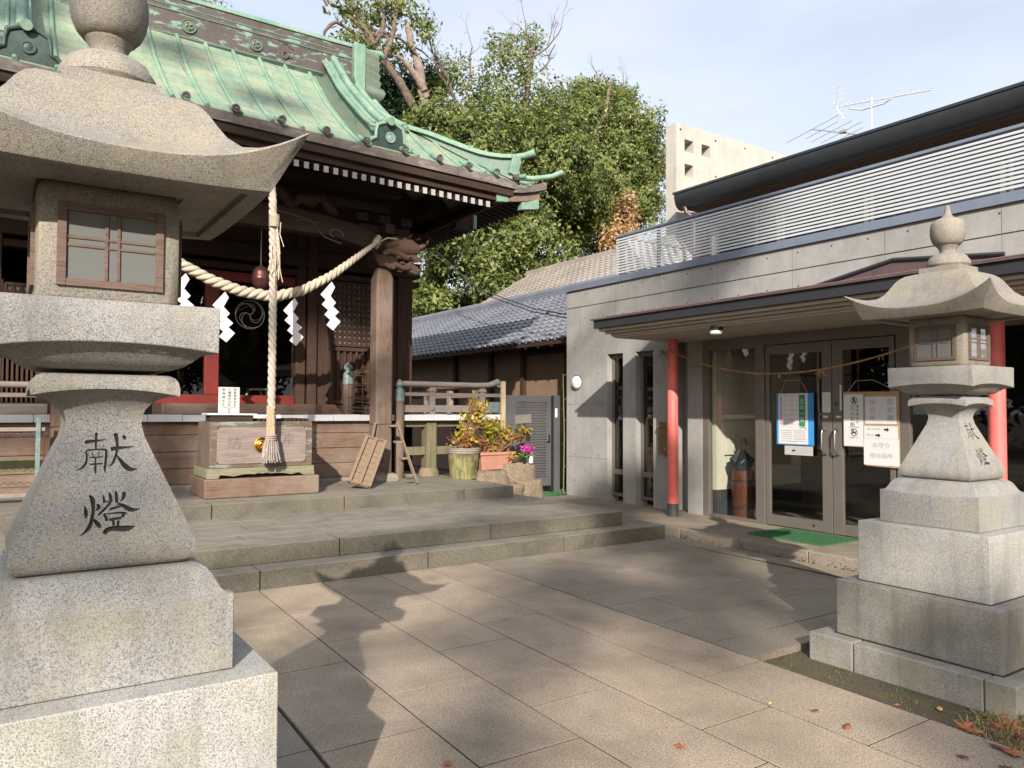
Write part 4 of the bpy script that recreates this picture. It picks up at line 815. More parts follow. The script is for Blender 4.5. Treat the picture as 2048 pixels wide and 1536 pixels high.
# hall front wall at y = 12.1
for a_ in ((5.73, 6.01, 12.06, 12.34, .5, 3.85), (3.95, 4.1, 12.06, 12.3, 1.44, 4.6), (4.13, 4.28, 12.03, 12.3, 1.44, 4.6), (1.62, 1.8, 12.06, 12.3, 1.44, 4.6), (-.2, .0, 12.06, 12.3, 1.44, 4.6), (.44, .62, 12.02, 12.3, 1.44, 4.6)): m = MB(); m.box(*a_); part('wall_post', m, 'wood_darkz', bevel=.01)
m = MB(); m.box(-3, 6.15, 12.04, 12.32, 3.86, 4.12); m.box(-3, 6.15, 12.08, 12.3, 3.70, 3.80); m.box(-3, 6.0, 12.05, 12.3, 1.44, 1.62); m.box(-3, 6.0, 12.1, 12.3, 4.12, 5.6); part('wall_beam', m, 'wood_dark', bevel=.008)
m = MB(); m.box(4.28, 4.52, 12.1, 12.16, 1.62, 3.70); m.box(5.46, 5.73, 12.1, 12.16, 1.62, 3.70); part('wall_board', m, 'wood_darkz')
def lattice(name, x0, x1, z0, z1, p, y=12.08, bar=.042, back=True):
    m = MB(); n = int((x1 - x0) / p); q = (x1 - x0) / n
    for i in range(n + 1): m.box(x0 + i * q - bar / 2, x0 + i * q + bar / 2, y, y + .025, z0, z1)
    nz = int((z1 - z0) / (p * 1.08)); qz = (z1 - z0) / nz
    for j in range(nz + 1): m.box(x0, x1, y + .004, y + .022, z0 + j * qz - bar / 2, z0 + j * qz + bar / 2)
    m.box(x0 - .06, x0 - .02, y - .01, y + .05, z0 - .9, z1 + .05); m.box(x1 + .02, x1 + .06, y - .01, y + .05, z0 - .9, z1 + .05)
    pn = part(name, m, 'wood_darkz')
    m = MB(); m.box(x0, x1, y + .032, y + .036, z0, z1); part('pane', m, 'lattice_pane', pn); return pn
MAT['lattice_pane'] = plain('lattice_pane_grey', (.16, .16, .155), .25, var=.7, scale=14)
lattice('lattice_panel', 4.56, 5.42, 2.62, 3.66, .082); lattice('lattice_panel', -.0 + .04, .40, 2.3, 3.2, .085)
m = MB(); m.box(4.5, 5.5, 12.06, 12.12, 2.52, 2.58); m.box(4.5, 5.5, 12.07, 12.12, 1.64, 1.70)
for i in range(9): x = 4.56 + i * .107; m.box(x - .022, x + .022, 12.08, 12.12, 1.7, 2.52)
m.box(4.5, 5.46, 12.13, 12.15, 1.64, 2.55); part('slatted_panel', m, 'wood_darkz')
m = MB(); m.box(-2.9, -.25, 12.1, 12.16, 1.62, 3.70); m.box(.66, 1.6, 12.12, 12.16, 1.62, 3.7); part('wall_board', m, 'wood_darkz')
m = MB()
for i in range(9): x = -.02 + i * .055; m.box(x - .014, x + .014, 12.08, 12.11, 1.62, 2.25)
part('slatted_panel', m, 'wood_darkz')
# red framed glass doors
m = MB(); m.box(1.8, 3.94, 12.10, 12.17, 1.62, 1.76); m.box(1.8, 3.94, 12.10, 12.17, 3.52, 3.66); m.box(2.57, 2.77, 12.09, 12.18, 1.76, 3.52); m.box(1.8, 1.9, 12.1, 12.17, 1.76, 3.52); dr = part('red_door_frame', m, 'red_wood', bevel=.004)
for a, b in ((1.9, 2.57), (2.77, 3.94)): m = MB(); m.box(a, b, 12.14, 12.148, 1.76, 3.52); part('pane', m, 'glass', dr)
# silver three-comma emblem on the pane
m = MB(); cx, cz, R0 = 3.235, 3.02, .222
def arc(c, r, a0, a1, n=26): return [(c[0] + r * math.cos(a), 12.132, c[1] + r * math.sin(a)) for a in np.linspace(a0, a1, n)]
m.tube(arc((cx, cz), R0, 0, 2 * math.pi, 48), .006, 6)
for k in range(3):
    ph = math.radians(95 + 120 * k); hc = (cx + math.cos(ph) * R0 * .42, cz + math.sin(ph) * R0 * .42); hr_ = R0 * .36
    a_start = ph + math.radians(150); head = arc(hc, hr_, a_start, a_start + math.radians(215), 24); last = head[-1]
    # outer tail: spirals out to the rim
    a1 = math.atan2(last[2] - cz, last[0] - cx); r1 = math.hypot(last[2] - cz, last[0] - cx); tail = [(cx + math.cos(a) * q, 12.132, cz + math.sin(a) * q) for a, q in zip(np.linspace(a1, a1 + 1.5, 14), np.linspace(r1, R0 * .985, 14))]
    m.tube(head + tail[1:], .0045, 5)
    f = head[0]; a2 = math.atan2(f[2] - cz, f[0] - cx); r2 = math.hypot(f[2] - cz, f[0] - cx); m.tube([(cx + math.cos(a) * q, 12.132, cz + math.sin(a) * q) for a, q in zip(np.linspace(a2, a2 + 1.75, 14), np.linspace(r2, R0 * .97, 14))], .0045, 5)
part('door_emblem', m, 'silver', dr, smooth=60)
# body and dim interior
m = MB(); m.box(-3, 6.0, 16.9, 17.0, .5, 5.2); m.box(-3, 6.0, 12.2, 17, 1.44, 1.46); m.box(5.9, 6.0, 12.34, 17, .5, 5.2); m.box(-3.1, -3, 12, 17, .5, 5.2); m.box(-3, 6, 12.3, 17, 4.5, 4.6); part('hall_wall', m, 'wood_darkz')
m = MB(); m.box(-3, 5.1, 11.03, 11.1, .47, 1.38); m.box(5.1, 7.0, 14.0, 14.1, .3, 1.38); part('underfloor_wall', m, 'interior_dark')
for x in (2.05, 3.15, 3.55):
    m = MB(); m.box(x - .3, x + .3, 12.9, 13.1, 1.86, 1.89)
    m.beam((x - .22, 13, 1.47), (x - .1, 13, 1.86), .03, .03); m.beam((x + .22, 13, 1.47), (x + .1, 13, 1.86), .03, .03); t = build(m, 'folding_stool', 'wood_pale'); tag(t, ['low pale stool behind the left red framed pane', 'low pale stool just inside, below the round silver emblem', 'low pale stool just inside, at the right end of the red sill'][(2.05, 3.15, 3.55).index(x)], 'stool', 'stools inside the hall')
# ---- rear main roof with wider eaves ----
MH = thing('rear_shrine_roof', 'second green copper eave showing behind the right end of the shrine roof', 'roof', (7.0, 13.5, 5.3))
m = MB(); X1, Y0 = 8.1, 10.95
def q(x, y): d = max(0, min(X1 - x, y - Y0)); t = min(1, max(0, (x - 6.4) / 1.7)); return 5.43 + .22 * t ** 3 * (1 - min(1, d / 1.2)) + .34 * min(d, 2.0)
P = [[(x, y, q(x, y)) for x in np.linspace(4.6, X1, 18)] for y in np.linspace(Y0, 17.5, 30)]
m.grid(P); part('roof', m, 'patina2', MH, smooth=50)
m = MB(); xs_ = np.linspace(4.6, X1, 14)
m.loft([[(x, Y0 - .02, q(x, Y0) - .13), (x, Y0 - .02, q(x, Y0) - .005), (x, Y0 + .06, q(x, Y0) - .005), (x, Y0 + .06, q(x, Y0) - .13)] for x in xs_]); ys_ = np.linspace(Y0, 17.5, 14)
m.loft([[(X1 - .06, y, q(X1, y) - .13), (X1 - .06, y, q(X1, y) - .005), (X1 + .02, y, q(X1, y) - .005), (X1 + .02, y, q(X1, y) - .13)] for y in ys_]); part('eave_fascia', m, 'cop_fascia', MH)
m = MB(); m.loft([[(x, Y0 + .05, q(x, Y0) - .27), (x, Y0 + .05, q(x, Y0) - .135), (x, Y0 + .12, q(x, Y0) - .135), (x, Y0 + .12, q(x, Y0) - .27)] for x in np.linspace(4.6, X1 - .1, 14)]); m.loft([[(X1 - .2, y, q(X1, y) - .27), (X1 - .2, y, q(X1, y) - .135), (X1 - .1, y, q(X1, y) - .135), (X1 - .1, y, q(X1, y) - .27)] for y in np.linspace(Y0 + .06, 17.5, 14)]); part('eave_board', m, 'wood_brown', MH)
m = MB(); m.tube([(7.2, 11.85, 5.95), (7.6, 11.45, 5.80), (7.95, 11.1, 5.73), (8.2, 10.9, 5.76), (8.36, 10.8, 5.84)], [.05, .05, .045, .05, .055], 10); part('hip_ridge', m, 'patina2', MH, smooth=50)
m = MB(); m.tube([(7.72, 11.2, 5.65), (7.72, 11.0, 5.58), (7.72, 10.9, 5.54)], [.03, .035, .045], 10); part('eave_tile', m, 'patina2', MH, smooth=50)
y = Y0 + .3; 
while y < 17:
    m = MB(); m.hexa([(6.0, y, 4.62), (X1 - .15, y, 5.17), (X1 - .15, y + .07, 5.17), (6.0, y + .07, 4.62), (6.0, y, 4.70), (X1 - .15, y, 5.25), (X1 - .15, y + .07, 5.25), (6.0, y + .07, 4.70)]) if False else m.hexa([(6.0, y, 5.62), (X1 - .15, y, 5.17), (X1 - .15, y + .07, 5.17), (6.0, y + .07, 5.62), (6.0, y, 5.70), (X1 - .15, y, 5.25), (X1 - .15, y + .07, 5.25), (6.0, y + .07, 5.70)]); part('rafter', m, 'wood_dark', MH); y += .17
m = MB(); m.hexa([(6.0, Y0 + .1, 5.71), (X1 - .1, Y0 + .1, 5.26), (X1 - .1, 17.4, 5.26), (6.0, 17.4, 5.71), (6.0, Y0 + .1, 5.73), (X1 - .1, Y0 + .1, 5.28), (X1 - .1, 17.4, 5.28), (6.0, 17.4, 5.73)]); part('soffit', m, 'wood_dark', MH)
m = MB(); m.hexa([(7.60, 11.02, 5.10), (7.98, 11.0, 5.16), (7.98, 11.1, 5.16), (7.60, 11.12, 5.10), (7.64, 11.02, 5.34), (7.98, 11.0, 5.36), (7.98, 11.1, 5.36), (7.64, 11.12, 5.34)]); m.box(6.62, 6.68, 11.0, 11.25, 4.62, 4.85); part('rafter_cap', m, 'patina2', MH)
m = MB(); m.box(6.3, 6.62, 11.05, 11.2, 4.60, 4.84); m.box(5.2, 6.4, 11.9, 12.1, 4.45, 4.62); m.box(6.0, 6.3, 11.4, 17, 4.9, 5.2); part('eave_beam', m, 'wood_dark', MH)
# ---- things hanging at and standing by the shrine ----
YR = 10.25
sp = [(.75, 4.05), (1.3, 3.62), (1.9, 3.36), (2.24, 3.20), (2.61, 3.09), (3.04, 3.055), (3.42, 3.17), (3.84, 3.42), (4.21, 3.72), (4.45, 3.92), (4.56, 4.02)]
m = MB(); rope_curve(m, [(a, YR, b) for a, b in sp], lambda t: .028 + .046 * math.sin(math.pi * min(1, max(0, t))) ** .8, strand=.58, pitch=.13, wob=.05, step=.03); SR = build(m, 'shimenawa_rope', 'straw', smooth=70); tag(SR, 'thick twisted straw rope sagging between the two front pillars of the shrine', 'straw rope')
m = MB(); m.tube([(4.5, YR, 3.96), (4.56, YR + .03, 4.05), (4.60, YR + .1, 4.0), (4.56, YR + .12, 3.92)], [.05, .055, .04, .03], 8); m.tube([(4.58, YR, 4.0), (4.7, YR, 4.07), (4.85, YR, 4.07)], .012, 6); build(m, 'knot', 'straw', SR, smooth=60)
SHP = [(555,20),(588,75),(545,170),(600,235),(570,275),(630,330),(590,375),(648,430),(575,527),(510,475),(545,420),(487,370),(525,320),(462,265),(500,215),(447,165)]
def shide(x, z, s=1.0, tilt=0, lab=''):
    m = MB(); k = .00112 * s; Q = [(x + (a - 555) * k * 1.12, z - (b - 20) * k) for a, b in SHP]; n = len(Q)
    # three folded panels, each on its own slightly turned plane
    for idx, dy in (((0, 1, 2, 14, 15), .0), ((2, 3, 4, 12, 13, 14), .004), ((4, 5, 6, 10, 11, 12), -.001), ((6, 7, 8, 9, 10), .003)):
        P = [Q[i] for i in idx]; m.add([(a, YR - .05 + dy + (a - x) * .06, b) for a, b in P] + [(a, YR - .0485 + dy + (a - x) * .06, b) for a, b in P], [tuple(range(len(P)))[::-1], tuple(range(len(P), 2 * len(P)))] + [(i, (i + 1) % len(P), len(P) + (i + 1) % len(P), len(P) + i) for i in range(len(P))])
    o = build(m, 'paper_streamer', 'paper'); tag(o, lab, 'paper streamer', 'zigzag paper streamers on the straw rope'); return o
shide(2.40, 3.06, 1.15, 0, 'white zigzag paper streamer left of the emblem, hanging low beside the foreground lantern')
shide(3.31, 3.06, 1.15, 0, 'white zigzag paper streamer just right of the bell rope')
shide(3.83, 3.33, 1.20, 0, 'white zigzag paper streamer hanging highest, nearest the front pillar')
shide(1.92, 3.25, 1.15, 0, 'white zigzag paper streamer partly hidden behind the lantern fire box')
# bell and bell rope
m = MB(); m.lathe([(a * 1.2, b * 1.2) for a, b in [(.012, .16), (.03, .145), (.07, .12), (.092, .07), (.098, .02), (.103, .012), (.103, -.004), (.098, -.012), (.092, -.06), (.065, -.105), (.02, -.125), (0, -.127)]], (2.95, 10.55, 3.33), 24); SB = tag(build(m, 'shrine_bell', 'bell', smooth=50), 'round reddish metal bell hanging behind the middle of the straw rope', 'bell'); m = MB(); m.tube([(2.95, 10.55, 3.50), (2.95, 10.55, 4.4)], .010, 6); build(m, 'hanger', 'iron', SB)
BR = thing('bell_rope', 'long grey twisted bell pull with wooden grip and tassel before the offering box', 'bell rope', (2.76, 9.33, .85))
m = MB(); rope_curve(m, [(2.76, 9.55, 4.6), (2.755, 9.38, 4.1), (2.757, 9.33, 3.3), (2.76, 9.33, 2.4), (2.76, 9.33, 1.58)], .047, strand=.58, pitch=.17, n=9, step=.02); build(m, 'rope', 'hemp', BR, smooth=70)
m = MB(); rope_curve(m, [(2.77, 9.38, 4.15), (2.80, 9.31, 3.6), (2.83, 9.31, 3.2)], .022, strand=.6, pitch=.06, step=.02); 
r5 = random.Random(5)
for k in range(10): x = 2.73 + r5.uniform(-.02, .1); z = r5.uniform(3.4, 3.9); m.tube([(x, 9.28, z), (x + r5.uniform(-.03, .03), 9.27, z - .15), (x + r5.uniform(-.04, .04), 9.27, z - r5.uniform(.2, .38))], .006, 4)
for k in range(7): m.tube([(2.76 + .058 * math.cos(a), 9.33 + .058 * math.sin(a), 3.92 - k * .022) for a in np.linspace(0, 6.28, 10)], .011, 5)
build(m, 'binding_cord', 'straw', BR, smooth=60)
m = MB(); m.lathe([(.056, .005), (.058, .02), (.058, .36), (.056, .375)], (2.76, 9.33, 1.215), 6); gp = build(m, 'wooden_grip', 'wood_pale', BR, bevel=.003)
m = MB(); vwrite(m, '奉納氏子中', .040, (2.79, 9.276, 1.555)); build(m, 'writing', 'ink', gp, fixn=False)
m = MB()
for k in range(110):
    a = r5.uniform(0, 6.28); q = r5.uniform(.0, .055); e = r5.uniform(.06, .135); zb = .89 + r5.uniform(0, .05); x0, y0 = 2.76 + math.cos(a) * q, 9.33 + math.sin(a) * q
    m.tube([(x0, y0, 1.24), (x0 + math.cos(a) * e * .35, y0 + math.sin(a) * e * .25, 1.08), (2.76 + math.cos(a) * e, 9.33 + math.sin(a) * e * .8, zb)], [.009, .011, .009], 5)
for z in (1.225, 1.20, 1.175): m.tube([(2.76 + .062 * math.cos(a), 9.33 + .062 * math.sin(a), z) for a in np.linspace(0, 6.28, 14)], .012, 6)
build(m, 'tassel', 'tassel', BR, smooth=70)
# offering box
OB = thing('offering_box', 'long weathered wooden offering box with gold crest below the bell rope', 'offering box', (2.75, 9.95, .48))
m = MB(); m.box(2.03, 3.42, 9.46, 10.25, .482, .712); build(m, 'timber_base', 'wood_brown', OB, bevel=.015)
def taper(m, x0, x1, y0, y1, z0, z1, k): m.hexa([(x0, y0, z0), (x1, y0, z0), (x1, y1, z0), (x0, y1, z0), (x0 + k, y0 + k, z1), (x1 - k, y0 + k, z1), (x1 - k, y1 - k, z1), (x0 + k, y1 - k, z1)])
m = MB(); xs_ = np.linspace(2.06, 3.36, 27); pts = [(x, .735 + .022 * abs(math.sin((x - 2.71) * 9.0)) + (.02 if abs(x - 2.71) < .06 else 0)) for x in xs_ if 2.2 < x < 3.2]
pts = [(2.06, .716), (2.19, .716)] + pts + [(3.23, .716), (3.36, .716), (3.35, .835), (2.07, .835)]
m.prism(pts, 'Y', 9.475, 9.505); m.box(2.06, 2.09, 9.507, 10.2, .72, .835); m.box(3.33, 3.36, 9.507, 10.2, .72, .835); build(m, 'skirt_board', 'wood_mossX', OB, bevel=.004) if 'wood_mossX' in MAT else build(m, 'skirt_board', 'wood_moss', OB, bevel=.004)
m = MB(); taper(m, 2.09, 3.33, 9.51, 10.2, .835, 1.395, .012); build(m, 'box_body', 'wood_box', OB, bevel=.006)
m = MB(); yv = 9.503
def oct_frame():
    m.box(2.09, 3.33, yv, yv + .012, 1.325, 1.392); m.box(2.09, 3.33, yv - .002, yv + .012, .838, .885); m.box(2.088, 2.18, yv - .001, yv + .012, .886, 1.324); m.box(3.24, 3.332, yv - .001, yv + .012, .886, 1.324)
oct_frame(); build(m, 'metal_edging', 'cop_brown2', OB, bevel=.003) if 'cop_brown2' in MAT else build(m, 'metal_edging', 'mail_dark', OB, bevel=.003)
m = MB(); a, b, z0, z1, c = 2.17, 3.25, .885, 1.325, .035
m.prism([(a + c, z0), (b - c, z0), (b, z0 + c), (b, z1 - c), (b - c, z1), (a + c, z1), (a, z1 - c), (a, z0 + c)], 'Y', 9.490, 9.502); fpn = build(m, 'front_panel', 'wood_panel', OB, bevel=.004)
m = MB(); write(m, '奉', .17, (3.03, 9.4885, 1.16)); write(m, '納', .17, (2.37, 9.4885, 1.13)); build(m, 'writing', 'relief_char', fpn, fixn=False)
m = MB(); m.lathe([(.095, 0), (.098, -.012), (.088, -.02), (.078, -.012), (0, -.016)], (2.70, 9.488, 1.11), 32, axis='Y')
for k in range(3):
    a0 = k * 2 * math.pi / 3 + .3; pts = []; rs = []
    for t in np.linspace(0, 1, 12): a = a0 + t * 2.7; q_ = .028 + .042 * t; pts.append((2.70 + math.cos(a) * q_, 9.472, 1.11 + math.sin(a) * q_)); rs.append(.024 * (1 - t) + .003)
    m.tube(pts, rs, 8)
build(m, 'gold_crest', 'gold', fpn, smooth=50)
m = MB(); m.box(2.10, 2.60, 9.53, 9.8, 1.398, 1.47); build(m, 'coin_grille', 'wood_dark', OB, bevel=.004)
m = MB()
for k in range(12): m.box(2.66 + .055 * k, 2.69 + .055 * k, 9.54, 10.15, 1.396, 1.43)
build(m, 'slat_grille', 'wood_dark', OB)
# boards and signs
m = MB(); m.prism([(2.06, 1.475), (2.64, 1.47), (2.64, 1.49), (2.06, 1.497)], 'Y', 9.50, 9.82); tag(build(m, 'white_tray_board', 'white_cap', bevel=.003), 'white sheet lying on the left end of the offering box top', 'board')
S1 = thing('amulet_sign', 'grey upright sign with three columns of writing standing on the offering box', 'sign', (2.35, 9.72, 1.49))
m = MB(); m.box(2.225, 2.478, 9.70, 9.708, 1.492, 1.815); build(m, 'board', 'paper_grey', S1, bevel=.004)
m = MB(); vwrite(m, '伊勢神宮お札', .034, (2.42, 9.697, 1.80)); vwrite(m, '八幡神社お札', .034, (2.355, 9.697, 1.80)); vwrite(m, '荒神様お札', .034, (2.285, 9.697, 1.80), pitch=1.3); vwrite(m, '一〇〇〇', .026, (2.352, 9.697, 1.548), pitch=.62, sx=1.2)
m.tube([(2.285, 9.697, 1.575), (2.29, 9.697, 1.562), (2.34, 9.697, 1.56), (2.352, 9.697, 1.552), (2.365, 9.697, 1.56), (2.415, 9.697, 1.562), (2.42, 9.697, 1.575)], .002, 4); build(m, 'writing', 'ink', S1, fixn=False)
S2 = thing('notice_strip', 'long white notice strip with a ringed numeral behind the bell pull', 'notice', (2.75, 10.1, 1.42))
m = MB(); m.box(2.66, 3.05, 9.90, 9.905, 1.405, 1.475); build(m, 'strip', 'paper', S2)
m = MB(); write(m, '①', .055, (2.69, 9.898, 1.437)); write(m, '三郷神社', .042, (2.90, 9.898, 1.435), sx=1.2); build(m, 'writing', 'ink', S2, fixn=False)
S3 = thing('name_plate', 'small white vertical plate with black writing right of the offering box', 'name plate', (3.75, 10.93, .99))
m = MB(); m.box(3.71, 3.785, 10.938, 10.95, .995, 1.19); build(m, 'plate', 'paper', S3, bevel=.002)
m = MB(); vwrite(m, '七五三撮影', .034, (3.748, 10.936, 1.185)); build(m, 'writing', 'ink', S3, fixn=False)
# slatted timber frame leaning on the pillar and a broken slat ladder
def leanbox(name, lab, cat, base, w, h, tilt, rot, rails, slats, mat, th=.045):
    t = thing(name, lab, cat, base, rotz=rot); ct, st_ = math.cos(tilt), math.sin(tilt)
    def pt_(u, v, d): return (u, v * st_ + d * ct, v * ct - d * st_)
    def pb(m, u0, u1, v0, v1, d0, d1): m.hexa([pt_(u0, v0, d0), pt_(u1, v0, d0), pt_(u1, v0, d1), pt_(u0, v0, d1), pt_(u0, v1, d0), pt_(u1, v1, d0), pt_(u1, v1, d1), pt_(u0, v1, d1)])
    for u in rails: m = MB(); pb(m, u - .027, u + .027, 0, h, -.045, 0); build(m, 'rail', mat, t, local=True, bevel=.003)
    for k in range(slats): m = MB(); v = (k + .5) * h / slats; pb(m, -w / 2, w / 2, v - h / slats * .46, v + h / slats * .46, .002, .016); build(m, 'slat', mat, t, local=True, bevel=.002)
    for v in (.0, h - .015): m = MB(); pb(m, -w / 2, w / 2, v, v + .015, -.044, .0015); build(m, 'end_bar', mat, t, local=True)
    return t
DB = thing('slatted_frame', 'slatted wooden duckboard leaning against the front pillar', 'duckboard', (4.17, 9.57, .485))
dU = Vector((-.27, .15, .08)); dV = Vector((.46, .67, .615)); Wd_ = dU.length; Hd_ = dV.length * .98; dU.normalize(); dV = (dV - dU * dV.dot(dU)).normalized(); dN = dV.cross(dU).normalized(); dN = dN if dN.y < 0 else -dN; O_ = Vector((4.17, 9.57, .487))
def db(m, u0, u1, v0, v1, d0, d1): m.hexa([tuple(O_ + dU * u + dV * v + dN * d) for u, v, d in ((u0, v0, d0), (u1, v0, d0), (u1, v0, d1), (u0, v0, d1), (u0, v1, d0), (u1, v1, d0), (u1, v1, d1), (u0, v1, d1))])
for u in (0, Wd_ / 2 - .022, Wd_ - .045): m = MB(); db(m, u, u + .045, 0, Hd_, .0, .04); build(m, 'rail', 'wood_tan', DB, bevel=.003)
for k in range(8): m = MB(); v = (k + .5) * Hd_ / 8; db(m, .0, Wd_, v - Hd_ / 8 * .46, v + Hd_ / 8 * .46, -.016, -.002); build(m, 'slat', 'wood_tan', DB, bevel=.002)
for v in (0, Hd_ - .02): m = MB(); db(m, .002, Wd_ - .002, v, v + .018, .0, .036); build(m, 'end_bar', 'wood_tan', DB)
t = thing('slat_ladder', 'narrow wooden slat rack leaning on the right side of the front pillar', 'rack', (5.06, 10.2, .485))
m = MB(); m.beam((4.98, 9.80, .49), (4.95, 10.43, 1.35), .018, .06, up=(0, 1, 0)); build(m, 'side_rail', 'wood_tan', t)
for k in range(4): m = MB(); f = .12 + k * .27; p = Vector((4.98, 9.80, .49)).lerp(Vector((4.95, 10.43, 1.35)), f); m.box(p.x - .12, p.x - .01, p.y + .0, p.y + .09, p.z, p.z + .03); build(m, 'rung', 'wood_tan', t)
m = MB(); m.beam((4.40, 10.40, .5), (4.60, 10.42, 1.36), .03, .05, up=(0, 1, 0)); tag(build(m, 'leaning_pole', 'wood_tan'), 'thin wooden batten leaning behind the duckboard on the left of the pillar', 'batten')
# wire rack for fortune papers behind the pillar
t = thing('wire_rack', 'rusty tiered wire rack standing on the veranda behind the front pillar', 'wire rack', (4.75, 11.2, 1.47))
m = MB()
for x, y in ((4.42, 11.0), (5.02, 11.0), (4.75, 11.25)): m.tube([(x, y, 1.47), (x, y, 2.05)], .006, 5)
build(m, 'upright', 'rust', t)
for k, z in enumerate((1.58, 1.72, 1.92, 2.12)):
    m = MB(); L = .36 - .02 * k; m.tube([(4.75 - L, 11.0, z), (4.72, 11.18, z + .03), (4.75 + L, 11.02, z), (4.75, 10.9, z - .02), (4.75 - L, 11.0, z)], .007, 5); m.tube([(4.75 - L, 11.0, z - .05), (4.75, 10.9, z - .07), (4.75 + L, 11.02, z - .05)], .005, 5); build(m, 'tier', 'rust', t)
m = MB(); m.tube([(.0 - 1.5, 10.2, 1.27), (.47, 10.2, 1.27)], .012, 6); m.box(-1.5, .45, 10.15, 10.25, 1.29, 1.33)
t = thing('shelf_stand', 'low wooden shelf stand with rusty chicken wire left of the lantern shaft', 'shelf', (0, 10.2, .48))
build(m, 'top_board', 'wood_grey', t)
m = MB()
for k in range(26): x = -1.5 + k * .075; m.tube([(x, 10.17, 1.27), (x + .0375, 10.17, 1.24), (x + .075, 10.17, 1.27)], .004, 4); m.tube([(x, 10.17, .72), (x + .0375, 10.17, .69), (x + .075, 10.17, .72)], .004, 4)
m.tube([(.45, 10.17, 1.27), (.44, 10.17, .95), (.40, 10.17, .70)], .005, 4); build(m, 'wire_mesh', 'rust', t)
m = MB(); m.box(-1.5, .42, 10.12, 10.3, .60, .66); build(m, 'lower_board', 'wood_brown', t)
m = MB(); m.box(.36, .405, 10.13, 10.17, .48, 1.44); build(m, 'leg', 'bronze_green', t)
# ---------------- modern concrete hall ----------------
CH = thing('concrete_hall', 'modern exposed concrete hall with slatted roof terrace and glass doors on the right', 'building', (9.5, 6.0, .1))
def cp(name, mb, mat, par=CH, **k): return build(mb, name, mat, par, **k)
X = 8.2
def holes(m, y0, y1, z0, z1, sy, sz, x=X, jit=0):
    y = y0
    while y <= y1:
        z = z0
        while z <= z1: m.lathe([(.0, -.0015), (.011, -.0015), (.013, -.0005)], (x, y, z), 10, axis='X'); z += sz
        y += sy
m = MB()   # wall facing the court: bands around two slit windows
m.box(X, X + .25, 9.40, 10.46, -.1, 3.30); m.box(X, X + .25, 8.73, 9.02, -.1, 2.46); m.box(X, X + .25, 7.95, 8.35, -.1, 2.46); m.box(X, X + .25, 7.95, 9.40, 2.46, 3.30); m.box(X, X + .25, 2.0, 7.95, 2.70, 3.30)
m.box(X + .02, X + .25, 2.0, 10.455, 3.30, 3.315); m.box(X + .001, X + .25, 2.0, 10.46, 3.315, 3.64); m.box(X + .251, 14, 10.21, 10.455, -.1, 3.3)
wall = cp('wall', m, 'concrete')
m = MB(); holes(m, 2.6, 10.4, 3.52, 3.6, .46, 1); holes(m, 2.6, 10.4, 3.10, 3.2, .46, 1); holes(m, 9.62, 10.4, .35, 2.9, .62, .45); cp('tie_hole_discs', m, 'hole', wall, fixn=False)
for y in (10.1, 9.2, 8.2, 7.1, 5.9, 4.7, 3.5): m = MB(); m.box(X - .0008, X, y, y + .003, 2.75, 3.62); cp('form_joint', m, 'hole', wall, fixn=False)
for b in ((9.78, 9.783, -.05, 3.3), (9.4, 10.46, .75, .755), (9.4, 10.46, 1.65, 1.655)): m = MB(); m.box(X - .0008, X, *b); cp('form_joint', m, 'hole', wall, fixn=False)
m = MB(); m.box(X - .03, X + .4, 2.0, 10.49, 3.645, 3.705); m.box(X - .035, X - .031, 2.0, 10.49, 3.60, 3.70); cp('parapet_cap', m, 'cap_blue', bevel=.006)
for a, b in ((9.02, 9.40), (8.35, 8.73)):     # two slit windows
    m = MB(); m.box(X + .10, X + .16, a + .004, a + .05, .17, 2.455); m.box(X + .10, X + .16, b - .05, b - .004, .17, 2.455); m.box(X + .10, X + .16, a + .052, b - .052, 2.39, 2.455); m.box(X + .10, X + .16, a + .052, b - .052, .52, .60); m.box(X + .10, X + .16, a + .052, b - .052, .17, .22); wf = cp('slit_window', m, 'alu_bronze', bevel=.003)
    m = MB(); m.box(X + .125, X + .13, a + .05, b - .05, .22, 2.39); cp('pane', m, 'glass_dark', wf)
    m = MB(); m.box(X + .135, X + .18, b - .12, b - .09, .6, 2.3); cp('inner_mullion', m, 'alu_bronze', wf)
m = MB(); m.box(X + .9, X + .95, 8.0, 9.6, 0, 2.6); m.box(X + .3, X + .9, 8.0, 9.6, .1, .12); cp('dim_room', m, 'interior_dark')
m = MB(); m.box(X, X + .3, 7.38, 7.66, .05, 2.70); cp('concrete_pier', m, 'concrete', bevel=.004)
m = MB(); m.box(X + .25, X + .6, 7.66, 7.95, .05, 2.7); m.box(X + .30, X + .35, 7.7, 7.9, .1, 2.6); cp('recess_wall', m, 'concrete')
